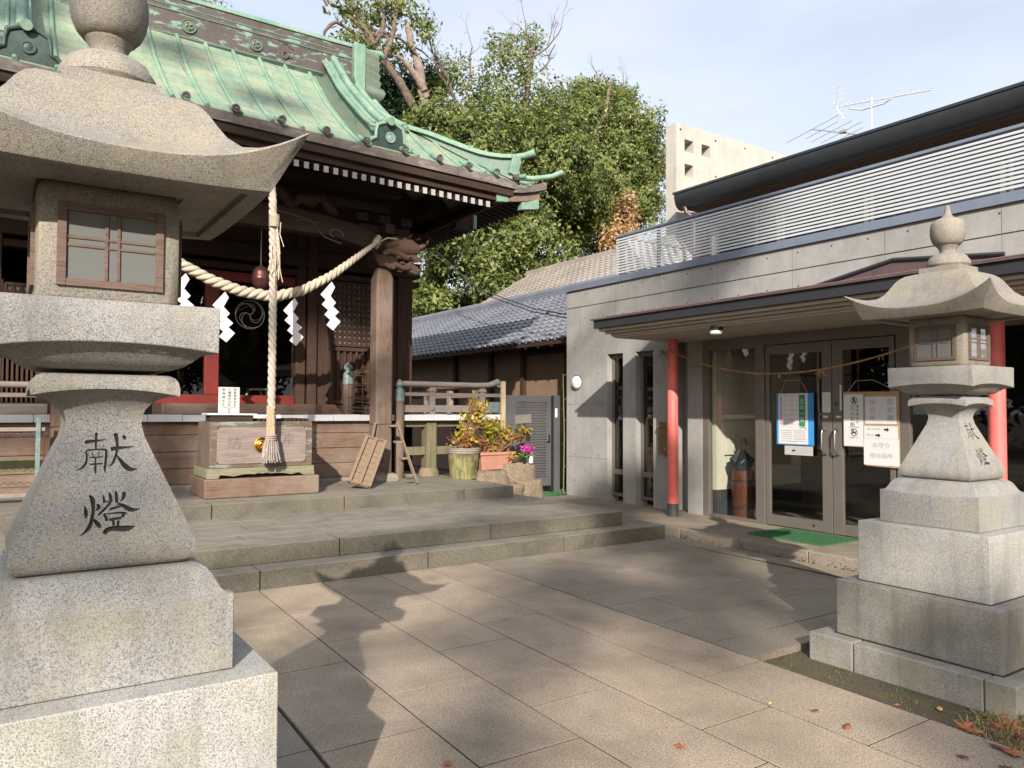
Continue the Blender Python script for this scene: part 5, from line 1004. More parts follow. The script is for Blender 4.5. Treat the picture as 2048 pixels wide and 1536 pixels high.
# glazed front
m = MB(); m.box(X, X + .08, 7.27, 7.378, .09, 2.60); m.box(X, X + .09, 6.34, 6.48, .09, 2.60); m.box(X + .002, X + .08, 6.48, 7.27, 2.38, 2.60); m.box(X + .002, X + .08, 6.48, 7.27, .09, .13)
m.box(X + .002, X + .08, 2.2, 6.34, 2.40, 2.62); m.box(X + .01, X + .07, 4.45, 4.6, .09, 2.4); m.box(X + .01, X + .07, 3.1, 3.2, .09, 2.4); gf = cp('door_surround', m, 'alu_bronze', bevel=.003)
m = MB(); m.box(X + .04, X + .046, 6.48, 7.27, .13, 2.38); cp('side_pane', m, 'glass', gf)
m = MB(); m.box(X + .04, X + .046, 3.2, 4.45, .13, 2.38); cp('side_pane', m, 'glass', gf)
for y0, y1, hy in ((5.39, 6.33, 5.47), (4.44 + .18, 5.38, 5.30)):
    m = MB(); m.box(X + .015, X + .06, y1 - .06, y1, .10, 2.39); m.box(X + .015, X + .06, y0, y0 + .13, .10, 2.39) if hy > 5.4 else m.box(X + .015, X + .06, y0, y0 + .06, .10, 2.39)
    if hy < 5.4: m.box(X + .014, X + .06, y1 - .13, y1 - .0605, .10, 2.39)
    m.box(X + .016, X + .058, y0 + .05, y1 - .05, 2.27, 2.388); m.box(X + .016, X + .058, y0 + .05, y1 - .05, .102, .23); d = cp('glass_door', m, 'alu_bronze', bevel=.003)
    m = MB(); m.box(X + .036, X + .042, y0 + .06, y1 - .06, .23, 2.27); cp('pane', m, 'glass', d)
    m = MB(); m.tube([(X + .015, hy, 1.33), (X - .04, hy + .005, 1.34), (X - .055, hy + .01, 1.29), (X - .055, hy + .012, 1.10), (X - .04, hy + .0, 1.05), (X + .015, hy - .01, 1.035)], .012, 8); cp('handle', m, 'chrome', d, smooth=50)
    m = MB(); m.box(X + .012, X + .016, hy - .03, hy + .03, 1.47, 1.495); cp('sticker', m, 'paper', d)
    m = MB(); m.lathe([(.018, -.004), (.0, -.005)], (X + .016, y0 + .25, .165), 10, axis='X'); cp('lock', m, 'chrome', d)
m = MB(); m.box(X, X + .25, 2.2, 2.9, -.1, 2.7); cp('concrete_pier', m, 'concrete')
# interior of the entrance
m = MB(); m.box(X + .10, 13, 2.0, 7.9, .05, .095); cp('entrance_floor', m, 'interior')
m = MB(); m.box(X + .10, 10.2, 7.22, 7.3, .45, 2.62); iw = cp('inner_wall', m, 'cream')
m = MB(); m.box(X + .10, 10.2, 7.215, 7.3, .095, .449); cp('skirting', m, 'charcoal_paint', iw)
m = MB(); m.box(9.0, 9.03, 7.12, 7.22, .82, 1.02) if False else m.box(8.45, 8.64, 7.18, 7.219, .93, 1.16); cp('intercom', m, 'cream', iw, bevel=.008)
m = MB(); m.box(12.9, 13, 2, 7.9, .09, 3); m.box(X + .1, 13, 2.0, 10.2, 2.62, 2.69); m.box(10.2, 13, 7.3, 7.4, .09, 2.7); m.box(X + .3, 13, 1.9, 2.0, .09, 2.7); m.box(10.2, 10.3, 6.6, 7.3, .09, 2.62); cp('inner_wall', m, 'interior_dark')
for k, (x, y) in enumerate(((10.4, 4.6), (10.9, 5.6))):
    m = MB(); m.box(x, x + .5, y, y + .6, .1, .55); m.box(x - .02, x + .52, y - .02, y + .62, .552, .58); tag(build(m, 'wooden_cabinet', 'wood_tan', bevel=.004), ['low brown cabinet seen through the right glass door', 'low brown cabinet seen through the left glass door'][k], 'cabinet')
# canopy with stepped edge, hipped metal roof
XC, YC0, YC1 = 6.75, 1.2, 8.02
def lring(off, z0, z1): return off, z0, z1
m = MB()
for off, z0, z1 in ((0, 2.665, 2.79),): m.box(XC + off, XC + off + .05, YC0, YC1 - off, z0, z1); m.box(XC + off + .05, X, YC1 - off - .05, YC1 - off, z0, z1)
fa = cp('fascia', m, 'fascia_dark', bevel=.004)
m = MB()
for off, z0, z1 in ((.05, 2.625, 2.664), (.11, 2.590, 2.624), (.17, 2.555, 2.589)): m.box(XC + off, XC + off + .07, YC0, YC1 - off, z0, z1); m.box(XC + off + .07, X, YC1 - off - .07, YC1 - off, z0, z1)
cp('stepped_cornice', m, 'soffit', bevel=.006)
m = MB(); m.box(XC + .2, X, YC0, YC1 - .2, 2.535, 2.56); cp('soffit', m, 'soffit')
m = MB(); rg = []
def rz2(x, y): d = min(x - XC, YC1 + .06 - y); return 2.80 + max(0, d) * .12
P = [(XC - .03, YC0, 2.795), (XC - .03, YC1 + .03, 2.795), (X, YC1 + .03, 2.795), (X, YC1 - 1.4, 3.07), (X, YC0, 3.07)]
m.add(P + [(a, b, c - .02) for a, b, c in P], [(0, 1, 3, 4), (1, 2, 3), (9, 8, 6, 5), (8, 7, 6), (0, 5, 6, 1), (1, 6, 7, 2)])
cr2 = cp('canopy_roof', m, 'roof_brown', fixn=False)
m = MB()
y = YC1 - .3
while y > YC0: m.tube([(XC - .03, y, 2.80), (X - .02, y, 2.80 + 1.42 * .192)], .008, 5); y -= .42
cp('standing_seam', m, 'roof_brown', cr2)
m = MB(); m.prism([(5.35, 3.00), (4.43, 3.16), (4.05, 3.12), (3.35, 3.04), (3.35, 2.95), (5.3, 2.95)], 'X', 7.9, X - .002); m2 = cp('skylight', m, 'roof_brown', bevel=.01)
m = MB(); m.tube([(7.89, 5.37, 3.01), (7.89, 4.43, 3.17), (7.89, 3.35, 3.05)], .022, 6); cp('skylight_edge', m, 'fascia_dark', m2)
for y in (6.08, 4.15):
    m = MB(); m.lathe([(.075, .05), (.075, .0)], (7.0, y, 2.49), 20); l = cp('ceiling_lamp', m, 'plastic_dark', smooth=40); m = MB(); m.lathe([(.0, -.045), (.05, -.045), (.074, -.035), (.078, -.002)], (7.0, y, 2.49), 20); cp('lamp_glass', m, 'lampglass', l, smooth=50)
for y in (7.56, 3.40):   # coral coloured steel posts
    m = MB(); m.lathe([(.075, .26), (.075, 2.55)], (7.8, y, .0), 28); p = cp('red_post', m, 'pink', smooth=40); m = MB(); m.lathe([(.078, .09), (.078, .262)], (7.8, y, .0), 28); cp('post_foot', m, 'charcoal_paint', p, smooth=40)
m = MB(); m.lathe([(.11, -.0), (.115, -.02), (.10, -.06), (.06, -.085), (0, -.092)], (X, 10.16, 2.02), 28, axis='X'); wl_ = cp('wall_lamp', m, 'lampglass', smooth=60); m = MB(); m.lathe([(.125, .0), (.125, -.015), (.11, -.018)], (X, 10.16, 2.02), 28, axis='X'); cp('lamp_rim', m, 'chrome', wl_, smooth=40)
# roof terrace slats
m = MB()
TZ0, TZ1, n = 3.74, 4.34, 13
posts = [9.2, 8.35, 7.35, 6.55, 5.45, 4.35, 3.25, 2.2]
for y in posts:
    m = MB(); m.box(X + .10, X + .15, y - .02, y + .02, 3.70, 4.33); b = cp('terrace_post', m, 'slat', bevel=.003)
for k in range(n):
    z = TZ0 + .035 + k * (TZ1 - TZ0 - .02) / n; m = MB(); m.hexa([(X + .04, 2.0, z - .026), (X + .095, 2.0, z - .012), (X + .095, 9.22, z - .012), (X + .04, 9.22, z - .026), (X + .04, 2.0, z), (X + .095, 2.0, z + .014), (X + .095, 9.22, z + .014), (X + .04, 9.22, z)])
    m.box(X + .10, 9.9, 9.19, 9.22, z - .006, z + .014); cp('terrace_slat', m, 'slat')
m = MB(); m.box(X + .03, X + .16, 2.0, 9.24, 4.335, 4.37); m.box(X + .165, 9.9, 9.18, 9.24, 4.335, 4.37); cp('terrace_top_rail', m, 'cap_blue', bevel=.004)
m = MB(); m.box(9.9, 9.93, 6, 9.2, 3.7, 4.36)
for k in range(8): z = 3.8 + k * .07; m.box(8.4, 9.9, 9.19, 9.2, z, z + .012)
m = MB(); m.box(X + .2, 11.5, 2.0, 10.2, 3.3, 3.60); cp('terrace_floor', m, 'concrete_light')
# setback upper storey: walls, dark roof edge, downpipe
m = MB(); m.box(9.75, 9.9, 2.0, 8.6, 3.5, 5.0); m.box(9.9, 12, 8.45, 8.6, 3.5, 5.0); cp('upper_wall', m, 'concrete')
for y0, y1 in ((7.2, 8.4), (5.8, 7.15), (4.1, 5.75), (2.1, 4.05)):
    m = MB(); m.box(9.70, 9.749, y0, y1, 3.7, 4.55); w = cp('upper_window', m, 'alu_bronze'); m = MB(); m.box(9.694, 9.699, y0 + .05, y1 - .05, 3.75, 4.5); cp('pane', m, 'glass_dark', w)
m = MB(); YR1 = 8.84; m.hexa([(9.2, 1.5, 4.98), (12, 1.5, 4.98), (12, YR1, 4.98), (9.2, YR1, 4.98), (9.2, 1.5, 5.13), (12, 1.5, 5.6), (12, YR1, 5.6), (9.2, YR1, 5.13)]); ur = cp('upper_roof', m, 'fascia_dark')
m = MB(); m.box(9.15, 9.2, 1.5, YR1 + .02, 5.105, 5.14); m.box(9.2, 12, YR1, YR1 + .03, 5.1, 5.16); cp('roof_edge', m, 'fascia_dark', ur)
m = MB(); m.prism([(9.165, 5.10), (9.165, 5.04), (9.20, 4.93), (9.26, 4.865), (9.34, 4.85), (9.34, 5.10)], 'Y', 1.5, YR1); cp('gutter', m, 'fascia_dark', ur, smooth=50)
m = MB(); m.box(9.32, 9.74, 1.5, 8.7, 4.84, 4.97); m.tube([(9.34, 1.5, 4.86), (9.34, 8.66, 4.86)], .035, 10); cp('eave_soffit', m, 'wood_mid', ur)
m = MB(); m.tube([(9.26, 8.70, 4.93), (9.28, 8.68, 4.80), (9.36, 8.62, 4.72), (9.38, 8.6, 4.6), (9.38, 8.6, 3.7)], .035, 10); cp('downpipe', m, 'roof_brown', ur, smooth=50)
# free standing concrete fin wall with square openings
m = MB(); y0, y1 = 9.2, 9.45; xe = [9.6, 9.80, 10.02, 10.23, 10.45, 13.2]; ze_ = [3.6, 5.62, 5.84, 6.06, 6.27, 6.52]
openings = {(1, 3), (3, 3), (1, 1)}
for i in range(5):
    for j in range(5):
        if (i, j) not in openings: m.box(xe[i], xe[i + 1], y0, y1, ze_[j], ze_[j + 1])
fin_ = cp('fin_wall', m, 'concrete_light')
m = MB()
for x, z in ((9.7, 6.42), (10.6, 6.4), (11.4, 6.42), (12.2, 6.4), (9.7, 5.3), (10.6, 5.75), (11.4, 5.8), (9.7, 4.7)): m.lathe([(0, -.0015), (.02, -.0015)], (x, y0, z), 10, axis='Y')
cp('tie_hole_discs', m, 'hole', fin_, fixn=False)
# mailbox, rope between the posts
t = thing('mailbox', 'brass coloured mailbox hanging beside the left coral post', 'mailbox', (8.15, 8.05, .92))
m = MB(); m.box(8.10, 8.199, 7.90, 8.14, .92, 1.30); build(m, 'box', 'mail', t, bevel=.006); m = MB(); m.hexa([(8.08, 7.89, 1.302), (8.199, 7.89, 1.302), (8.199, 8.15, 1.302), (8.08, 8.15, 1.302), (8.12, 7.89, 1.38), (8.199, 7.89, 1.38), (8.199, 8.15, 1.38), (8.12, 8.15, 1.38)]); build(m, 'lid', 'mail', t, bevel=.004)
m = MB(); m.lathe([(.014, -.006), (0, -.008)], (8.10, 8.0, .99), 10, axis='X'); build(m, 'lock', 'chrome', t)
SR2 = thing('thin_straw_rope', 'thin old straw rope tied between the two coral posts', 'straw rope', (7.72, 5.5, 2.0))
pts = [(7.72, 7.56 - (4.16 * t_), 2.40 - .44 * 4 * t_ * (1 - t_) * (1.0 + .25 * (.5 - t_)) + .08 * t_) for t_ in np.linspace(0, 1, 24)]
m = MB(); rope_curve(m, pts, .010, strand=.62, pitch=.05, step=.03, n=6); build(m, 'rope', 'old_straw', SR2, smooth=60)
r6 = random.Random(6)
def tuft(cx, cy, cz, n_, L, dn=.5):
    m = MB()
    for k in range(n_): d = Vector((r6.uniform(-.4, .4), r6.uniform(-1, 1), r6.uniform(-1, dn))).normalized() * L * r6.uniform(.5, 1); m.tube([(cx, cy, cz), (cx + d.x * .6, cy + d.y * .6, cz + d.z * .6), (cx + d.x, cy + d.y, cz + d.z - .02)], .004, 4)
    build(m, 'tuft', 'old_straw', SR2)
tuft(7.72, 7.64, 2.36, 22, .13); tuft(7.72, 5.2, 2.01, 14, .09, 0); tuft(7.74, 3.42, 2.28, 12, .10, 0)
for t_ in (.35, .47, .62, .75): p = pts[int(t_ * 23)]; tuft(p[0], p[1], p[2], 4, .05, .3)
# notices on the doors
def sheet(name, y0, y1, z0, z1, mat, par, x=X + .010, th=.003, bev=0): m = MB(); m.box(x - th, x, y0, y1, z0, z1); return build(m, name, mat, par, bevel=bev)
N1 = thing('calendar_poster', 'printed white and blue poster with rows of numbers hanging on the left glass door', 'poster', (X, 5.88, 1.1))
sheet('backing', 5.62, 6.15, 1.13, 1.77, 'blue', N1, X + .004); sheet('sheet', 5.70, 6.12, 1.14, 1.768, 'paper', N1, X + .0005); sheet('banner', 5.735, 5.82, 1.36, 1.75, 'green_card', N1, X - .003, .001)
m = MB(); vwrite(m, '厄年一覧', .062, (X - .0045, 5.777, 1.70), '-X', 1.2); build(m, 'banner_writing', 'paper', N1, fixn=False)
sheet('side_band', 6.075, 6.09, 1.56, 1.73, 'violet', N1, X - .003, .001); sheet('side_band', 6.075, 6.09, 1.38, 1.55, 'pink_card', N1, X - .003, .001)
mk, mr_ = MB(), MB()
tb = [('男性', '女性', '本厄'), ('24', '18', '25'), ('25', '19', '26'), ('41', '32', '42'), ('42', '33', '43'), ('60', '36', '61'), ('61', '37', '62')]
for r_i, row in enumerate(tb):
    for c_i, s_ in enumerate(row):
        y = 6.02 - c_i * .095; z = 1.735 - r_i * .058; (write(mr_ if c_i == 1 else mk, s_, .028 if r_i else .018, (X - .0035, y, z), '-X')); 
        if r_i: (mr_ if c_i == 1 else mk).box(X - .0036, X - .0032, y - .034, y + .034, z - .0012, z + .0012)
for k in range(6):
    z = 1.305 - k * .026; 
    for a, b in ((5.93, 6.08), (5.74, 5.90)): 
        y = b
        while y > a: L = r6.uniform(.006, .014); mk.box(X - .0036, X - .0032, y - L, y, z - .004, z + .004); y -= L + .004
mk.box(X - .0036, X - .0032, 5.87, 5.95, 1.17, 1.175)
build(mk, 'numbers', 'ink_grey', N1, fixn=False); build(mr_, 'red_numbers', 'ink_red', N1, fixn=False)
m = MB(); pts_ = [(5.80, 1.335), (5.79, 1.35), (5.76, 1.355), (5.735, 1.345), (5.72, 1.325)]; m.tube([(X - .004, a, b) for a, b in pts_], .005, 5); build(m, 'brush_drawing', 'cardboard', N1)
m = MB(); m.tube([(X - .002, 6.08, 1.77), (X - .002, 6.02, 1.93), (X - .002, 5.80, 1.93), (X - .002, 5.70, 1.77)], .003, 5); build(m, 'hanging_string', 'paper_grey', N1)
N2 = thing('arrow_notice', 'small white slip with a left arrow below the number poster', 'notice', (X, 5.83, 1.0)); sheet('sheet', 5.63, 6.03, 1.005, 1.118, 'paper_grey', N2, X - .004, .002)
def arrow(m, y, z, s, d=1, x=X - .008):
    P = [(-1, .35), (.1, .35), (.1, .9), (1, 0), (.1, -.9), (.1, -.35), (-1, -.35)]; m.add([(x, y - a * s * d, z + b * s) for a, b in P], [tuple(range(7))])
m = MB(); arrow(m, 5.90, 1.06, .024, -1); build(m, 'arrow', 'ink', N2, fixn=False); m = MB(); write(m, '第二社務所', .032, (X - .0075, 5.76, 1.058), '-X'); build(m, 'writing', 'ink_faint', N2, fixn=False)
N3 = thing('waiting_room_board', 'brown cardboard hung on the right glass door carrying several white paper notices', 'notice board', (X, 4.88, .93))
m = MB(); m.prism([(5.22, 1.775), (4.555, 1.77), (4.55, .925), (4.95, .935), (4.955, 1.14), (5.22, 1.145)], 'X', X - .012, X - .006); build(m, 'cardboard', 'cardboard', N3)
sheet('left_sheet', 4.975, 5.215, 1.15, 1.745, 'paper', N3, X - .0125, .0015); sheet('upper_sheet', 4.585, 4.95, 1.41, 1.715, 'paper', N3, X - .0125, .0015); sheet('arrow_sheet', 4.57, 4.965, 1.245, 1.385, 'paper', N3, X - .0125, .0015); sheet('lower_sheet', 4.56, 4.97, .945, 1.243, 'paper', N3, X - .0125, .0015)
m = MB(); xw = X - .0148
vwrite(m, '立入お断り', .062, (xw, 5.105, 1.625), '-X', 1.08); vwrite(m, '関係者以外', .040, (xw, 5.045, 1.625), '-X', 1.12)
def ban(cy, cz, r):
    rg = []; 
    for k in range(28):
        a0, a1 = 2 * math.pi * k / 28, 2 * math.pi * (k + 1) / 28; m.add([(xw, cy + math.cos(a) * q, cz + math.sin(a) * q) for a, q in ((a0, r), (a1, r), (a1, r * .82), (a0, r * .82))], [(0, 1, 2, 3)])
    m.add([(xw, cy + a * r, cz + b * r) for a, b in ((.66, .52), (.52, .66), (-.66, -.52), (-.52, -.66))], [(0, 1, 2, 3)])
ban(5.085, 1.675, .042); ban(5.085, 1.305, .042)
for cz, sh_ in ((1.675, [(-.01, .028), (.01, .028), (.012, .01), (.02, -.028), (.006, -.028), (0, -.008), (-.006, -.028), (-.02, -.028), (-.012, .01)]), (1.305, [(-.03, .0), (-.02, .012), (.012, .01), (.024, .018), (.03, .004), (.018, -.002), (.016, -.02), (.008, -.02), (.004, -.006), (-.012, -.006), (-.02, -.02), (-.028, -.018)])): m.add([(xw, 5.085 - a, cz + b) for a, b in sh_], [tuple(range(len(sh_)))])
write(m, 'ペット同伴は', .022, (xw, 5.09, 1.362), '-X'); write(m, 'ご遠慮下さい', .022, (xw, 5.09, 1.245), '-X')
arrow(m, 4.70, 1.345, .03, 1, xw); arrow(m, 4.80, 1.28, .03, 1, xw); build(m, 'bold_writing', 'ink', N3, fixn=False)
m = MB(); vwrite(m, '待合所', .075, (xw, 4.86, 1.695), '-X', 1.2); vwrite(m, '御祈願', .075, (xw, 4.655, 1.695), '-X', 1.2); write(m, 'お守り', .062, (xw, 4.765, 1.165), '-X', 1.15); write(m, '授与品所', .062, (xw, 4.765, 1.05), '-X', 1.1); write(m, '第二待合所', .03, (xw, 4.85, 1.348), '-X'); write(m, '授与所', .03, (xw, 4.89, 1.28), '-X'); build(m, 'thin_writing', 'ink_grey', N3, fixn=False)
m = MB(); m.tube([(X - .01, 5.17, 1.77), (X - .01, 5.06, 1.90), (X - .01, 4.85, 1.905), (X - .01, 4.58, 1.77)], .003, 5); build(m, 'hanging_string', 'paper_grey', N3)
N4 = thing('door_slip', 'narrow white paper with faint writing on the left door stile', 'notice', (X, 5.45, 1.54)); sheet('sheet', 5.40, 5.51, 1.535, 1.775, 'paper', N4, X + .0125, .0015); m = MB()
for y in (5.485, 5.455, 5.42): m.box(X + .0095, X + .0105, y - .003, y + .003, 1.56, 1.74)
build(m, 'writing', 'ink_faint', N4)
tag(sheet('door_label', 5.255, 5.28, 1.56, 1.86, 'paper', None, X + .0125, .0015), 'thin white upright strip on the right door stile', 'label'); tag(sheet('green_label', 5.30, 5.35, 1.615, 1.66, 'turf', None, X + .0125, .0015), 'tiny green label on the door stile beside the white strip', 'label')
# umbrella barrel inside the side pane, door mats
UB = thing('umbrella_barrel', 'dark red wooden barrel holding umbrellas behind the side window', 'umbrella stand', (8.55, 6.98, .096))
m = MB(); m.lathe([(.135, .0), (.15, .15), (.158, .32), (.155, .48), (.142, .64), (.128, .64), (.128, .05), (0, .05)], (8.50, 6.92, .096), 28); build(m, 'barrel', 'barrel', UB, smooth=40)
for z in (.14, .5): m = MB(); m.lathe([(.152, -.014), (.160, -.012), (.160, .012), (.156, .014)], (8.50, 6.92, .096 + z), 28, caps=False); build(m, 'hoop', 'iron', UB, smooth=40)
m = MB(); m.tube([(8.36 + .0, 6.86 + .02 * math.cos(a), .62 + .03 * math.sin(a)) for a in np.linspace(0, 6.28, 12)], .006, 6); build(m, 'ring_pull', 'gold', UB, smooth=40)
UM = thing('folded_umbrella', 'folded navy umbrella with curved black handle sticking out of the barrel', 'umbrella', (8.48, 6.93, .5))
m = MB(); rg = []
for r, z in ((.03, .45), (.07, .66), (.12, .80), (.135, .86), (.07, .93), (.03, 1.0)):
    rg.append([(8.48 + r * (1 + .28 * (k % 2)) * math.cos(2 * math.pi * k / 16), 6.93 + r * (1 + .28 * (k % 2)) * math.sin(2 * math.pi * k / 16), z + (.03 if k % 2 else 0)) for k in range(16)])
m.loft(rg); build(m, 'canopy', 'umbrella', UM, smooth=30); m = MB(); m.tube([(8.48, 6.93, .5), (8.47, 6.93, 1.02), (8.46, 6.93, 1.10), (8.46, 6.91, 1.16), (8.46, 6.87, 1.165), (8.46, 6.84, 1.12), (8.46, 6.84, 1.08)], .012, 8); build(m, 'handle', 'plastic_dark', UM, smooth=60)
m = MB(); m.tube([(8.48 + .14 * math.cos(a), 6.93 + .14 * math.sin(a), .865 + .02 * math.sin(a * 8)) for a in np.linspace(0, 6.28, 40)], .004, 4); build(m, 'piping', 'umb_edge', UM)
def mat_(name, P, z, lab):
    m = MB(); n = len(P); 
    m.add([(a, b, z) for a, b in P] + [(a, b, z + .014) for a, b in P], [tuple(range(n))[::-1], tuple(range(n, 2 * n))] + [(i, (i + 1) % n, n + (i + 1) % n, n + i) for i in range(n)])
    xs0, xs1 = min(p[0] for p in P), max(p[0] for p in P); ys0, ys1 = min(p[1] for p in P), max(p[1] for p in P)
    for k in range(1500):
        x, y = r6.uniform(xs0 + .01, xs1 - .01), r6.uniform(ys0 + .01, ys1 - .01); m.add([(x, y, z + .013), (x + .008, y, z + .013), (x + .004 + r6.uniform(-.006, .006), y + r6.uniform(-.006, .006), z + .026)], [(0, 1, 2)])
    for k in range(40):
        x = xs0; y = lerp(ys0, ys1, k / 40); m.add([(x, y, z + .002), (x - .015, y + .012, z + .003), (x, y + .02, z + .002), (x, y + .01, z + .018)], [(0, 1, 3), (1, 2, 3)])
    return tag(build(m, name, 'turf', fixn=False), lab, 'door mat')
mat_('door_mat', [(7.40, 4.98), (8.12, 4.98), (8.12, 5.98), (7.40, 5.98)], .091, 'green plastic turf mat lying before the glass doors')
# ---------------- tiled house behind, gate ----------------
TH = thing('tiled_house', 'low house with blue grey pantile roof between shrine and concrete hall', 'house', (10.5, 17, 0))
def tp(name, mb, mat, par=TH, **k): return build(mb, name, mat, par, **k)
def pantile(m, x0, z0, x1, z1, ya, yb, tw=.245, nc=13, amp=.030, st=.040):
    ny = int((yb - ya) / tw) * 6; P = []
    for c in range(nc):
        for e in (0, 1):
            t = (c + e) / nc; row = []
            for j in range(ny + 1):
                y = lerp(ya, yb, j / ny); ph = (y / tw) % 1; w = math.sin(ph * 2 * math.pi); prof_ = amp * (w if w > 0 else w * .55) ; yy = y + (.5 * tw * 0)
                z = lerp(z0, z1, t) + prof_ + (st if e == 0 else 0); row.append((lerp(x0, x1, t) - (.012 if e == 0 else 0), yy, z))
            P.append(row)
    m.grid(P)
m = MB(); pantile(m, 9.0, 2.92, 12.0, 4.52, 10.47, 24.0); rf = tp('roof', m, 'tile', smooth=55, fixn=False)
for y in np.arange(10.55, 18.6, .245):
    m = MB(); yy = math.floor(y / .245) * .245 + .061; m.tube([(8.98, yy, 2.955), (8.96, yy, 2.95)], [.042, .045], 10); tp('round_eave_tile', m, 'tile', rf, smooth=40)
m = MB(); m.box(8.99, 9.06, 10.47, 24, 2.84, 2.925); tp('eave_board', m, 'wood_dark', rf)
m = MB()
for k, (w, z) in enumerate(((.26, 4.50), (.22, 4.56), (.19, 4.62))): m.box(12 - w / 2, 12 + w / 2, 10.3, 24, z, z + .05)
m.tube([(12, 10.3, 4.69), (12, 24, 4.69)], .07, 10); m.hexa([(12, 10.3, 4.45), (14, 10.3, 3.5), (14, 24, 3.5), (12, 24, 4.45), (12, 10.3, 4.5), (14, 10.3, 3.55), (14, 24, 3.55), (12, 24, 4.5)]); tp('ridge', m, 'tile', rf, bevel=.01)
m = MB(); m.box(9.75, 9.85, 10.6, 24, 0, 3.3); w_ = tp('wall', m, 'ochre')
for y in (10.9, 12.35, 13.95, 15.3, 17.0): m = MB(); m.box(9.66, 9.76, y - .06, y + .06, 0, 3.2); tp('post', m, 'wood_darkz')
m = MB(); m.box(9.68, 9.76, 10.6, 12.3, 2.42, 2.52); m.box(9.68, 9.76, 10.6, 13.9, 2.75, 2.85); tp('lintel', m, 'wood_dark')
m = MB(); m.box(9.70, 9.745, 10.96, 12.29, 0, 2.42); tp('door_panel', m, 'interior_dark')
m = MB(); m.box(9.66, 9.72, 11.55, 11.62, 0, 2.42); tp('door_post', m, 'wood_darkz')
for x0 in np.arange(10.6, 24, .45):
    m = MB(); m.hexa([(9.0, x0, 2.80), (9.8, x0, 3.22), (9.8, x0 + .05, 3.22), (9.0, x0 + .05, 2.80), (9.0, x0, 2.86), (9.8, x0, 3.28), (9.8, x0 + .05, 3.28), (9.0, x0 + .05, 2.86)]); tp('rafter', m, 'wood_dark')
m = MB(); m.hexa([(9.0, 10.5, 2.87), (9.8, 10.5, 3.29), (9.8, 24, 3.29), (9.0, 24, 2.87), (9.0, 10.5, 2.885), (9.8, 10.5, 3.31), (9.8, 24, 3.31), (9.0, 24, 2.885)]); tp('soffit', m, 'wood_dark')
BH = thing('brown_roofed_house', 'higher house with pale brown pantile roof above the grey ridge', 'house', (15, 17, 0))
m = MB(); pantile(m, 13.0, 4.92, 15.2, 6.22, 11.0, 21.5, nc=10); build(m, 'roof', 'tile_brown', BH, smooth=55, fixn=False)
m = MB(); m.box(15.1, 15.35, 10.9, 21.6, 6.18, 6.36); build(m, 'ridge', 'tile_brown', BH, bevel=.02)
m = MB(); m.box(13.5, 17, 11.4, 21.1, 0, 5.0); m.prism([(13.5, 5.0), (17, 5.0), (15.2, 6.1)], 'Y', 11.4, 21.1); build(m, 'wall', 'ochre', BH)
m = MB(); m.tube([(12.98, 11, 4.9), (12.98, 21.5, 4.9)], .05, 8); build(m, 'gutter', 'roof_brown', BH)
GT = thing('louvred_gate', 'grey brown metal gate with horizontal louvres beside the concrete wall', 'gate', (7.7, 10.8, .1))
def gp_(name, mb, mat='gate', par=GT, **k): return build(mb, name, mat, par, **k)
m = MB(); m.box(7.16, 7.38, 10.80, 10.84, .22, 1.80); m.box(8.02, 8.12, 10.80, 10.84, .22, 1.80); m.box(7.38, 8.02, 10.80, 10.84, 1.69, 1.80); m.box(7.38, 8.02, 10.80, 10.84, .22, .38); lf = gp_('leaf_frame', m, bevel=.003)
for k in range(28): z = .39 + k * .0464; m = MB(); m.hexa([(7.385, 10.80, z), (8.015, 10.80, z), (8.015, 10.832, z + .012), (7.385, 10.832, z + .012), (7.385, 10.797, z + .028), (8.015, 10.797, z + .028), (8.015, 10.83, z + .042), (7.385, 10.83, z + .042)]); gp_('louvre', m, par=lf)
m = MB(); m.box(8.125, 8.165, 10.78, 10.86, .1, 1.80); gp_('gate_post', m, 'plastic_dark'); m = MB(); m.box(8.168, 8.30, 10.78, 10.84, .1, 1.81); gp_('gate_post', m, bevel=.003); m = MB(); m.box(8.19, 8.235, 10.772, 10.779, 1.42, 1.58); gp_('number_plate', m, 'paper')
m = MB(); m.box(8.045, 8.085, 10.785, 10.799, .98, 1.12); m.box(8.0, 8.075, 10.765, 10.782, .985, 1.0); gp_('handle', m, 'chrome', bevel=.004)
mt = mat_('side_mat', [(7.75, 10.35), (8.16, 10.40), (8.16, 10.75), (7.75, 10.75)], .095, 'small green turf mat under the louvred gate')
m = MB(); m.tube([(8.13, 10.46, .1), (8.14, 10.45, 1.1), (8.12, 10.46, 2.16)], [.011, .010, .007], 8)
for z, s_ in ((.55, 1), (.95, -1), (1.35, 1), (1.55, -1), (1.72, 1), (1.95, -1), (2.14, 1), (2.15, -1)): m.tube([(8.13, 10.455, z), (8.13 + s_ * .04, 10.45, z + .035)], .004, 4)
tag(build(m, 'bamboo_cane', 'green_cane', smooth=50), 'thin green bamboo cane standing against the corner of the concrete wall', 'cane')
m = MB(); m.box(6.88, 6.955, 10.50, 10.55, .45, 2.02); tag(build(m, 'wooden_stake', 'wood_pale', bevel=.004), 'tall pale wooden stake behind the potted plants', 'stake')
LT = thing('lattice_fence', 'short reddish bamboo lattice left of the gate', 'fence', (6.9, 11.6, 1.2))
m = MB(); 
for k in range(5): x = 6.95 + k * .13; m.beam((x, 11.3, 1.15), (x + .3, 11.3, 1.55), .02, .012); m.beam((x + .3, 11.32, 1.15), (x, 11.32, 1.55), .02, .012)
m.box(6.9, 7.8, 11.28, 11.33, 1.55, 1.58); build(m, 'lattice', 'wood_tan', LT)
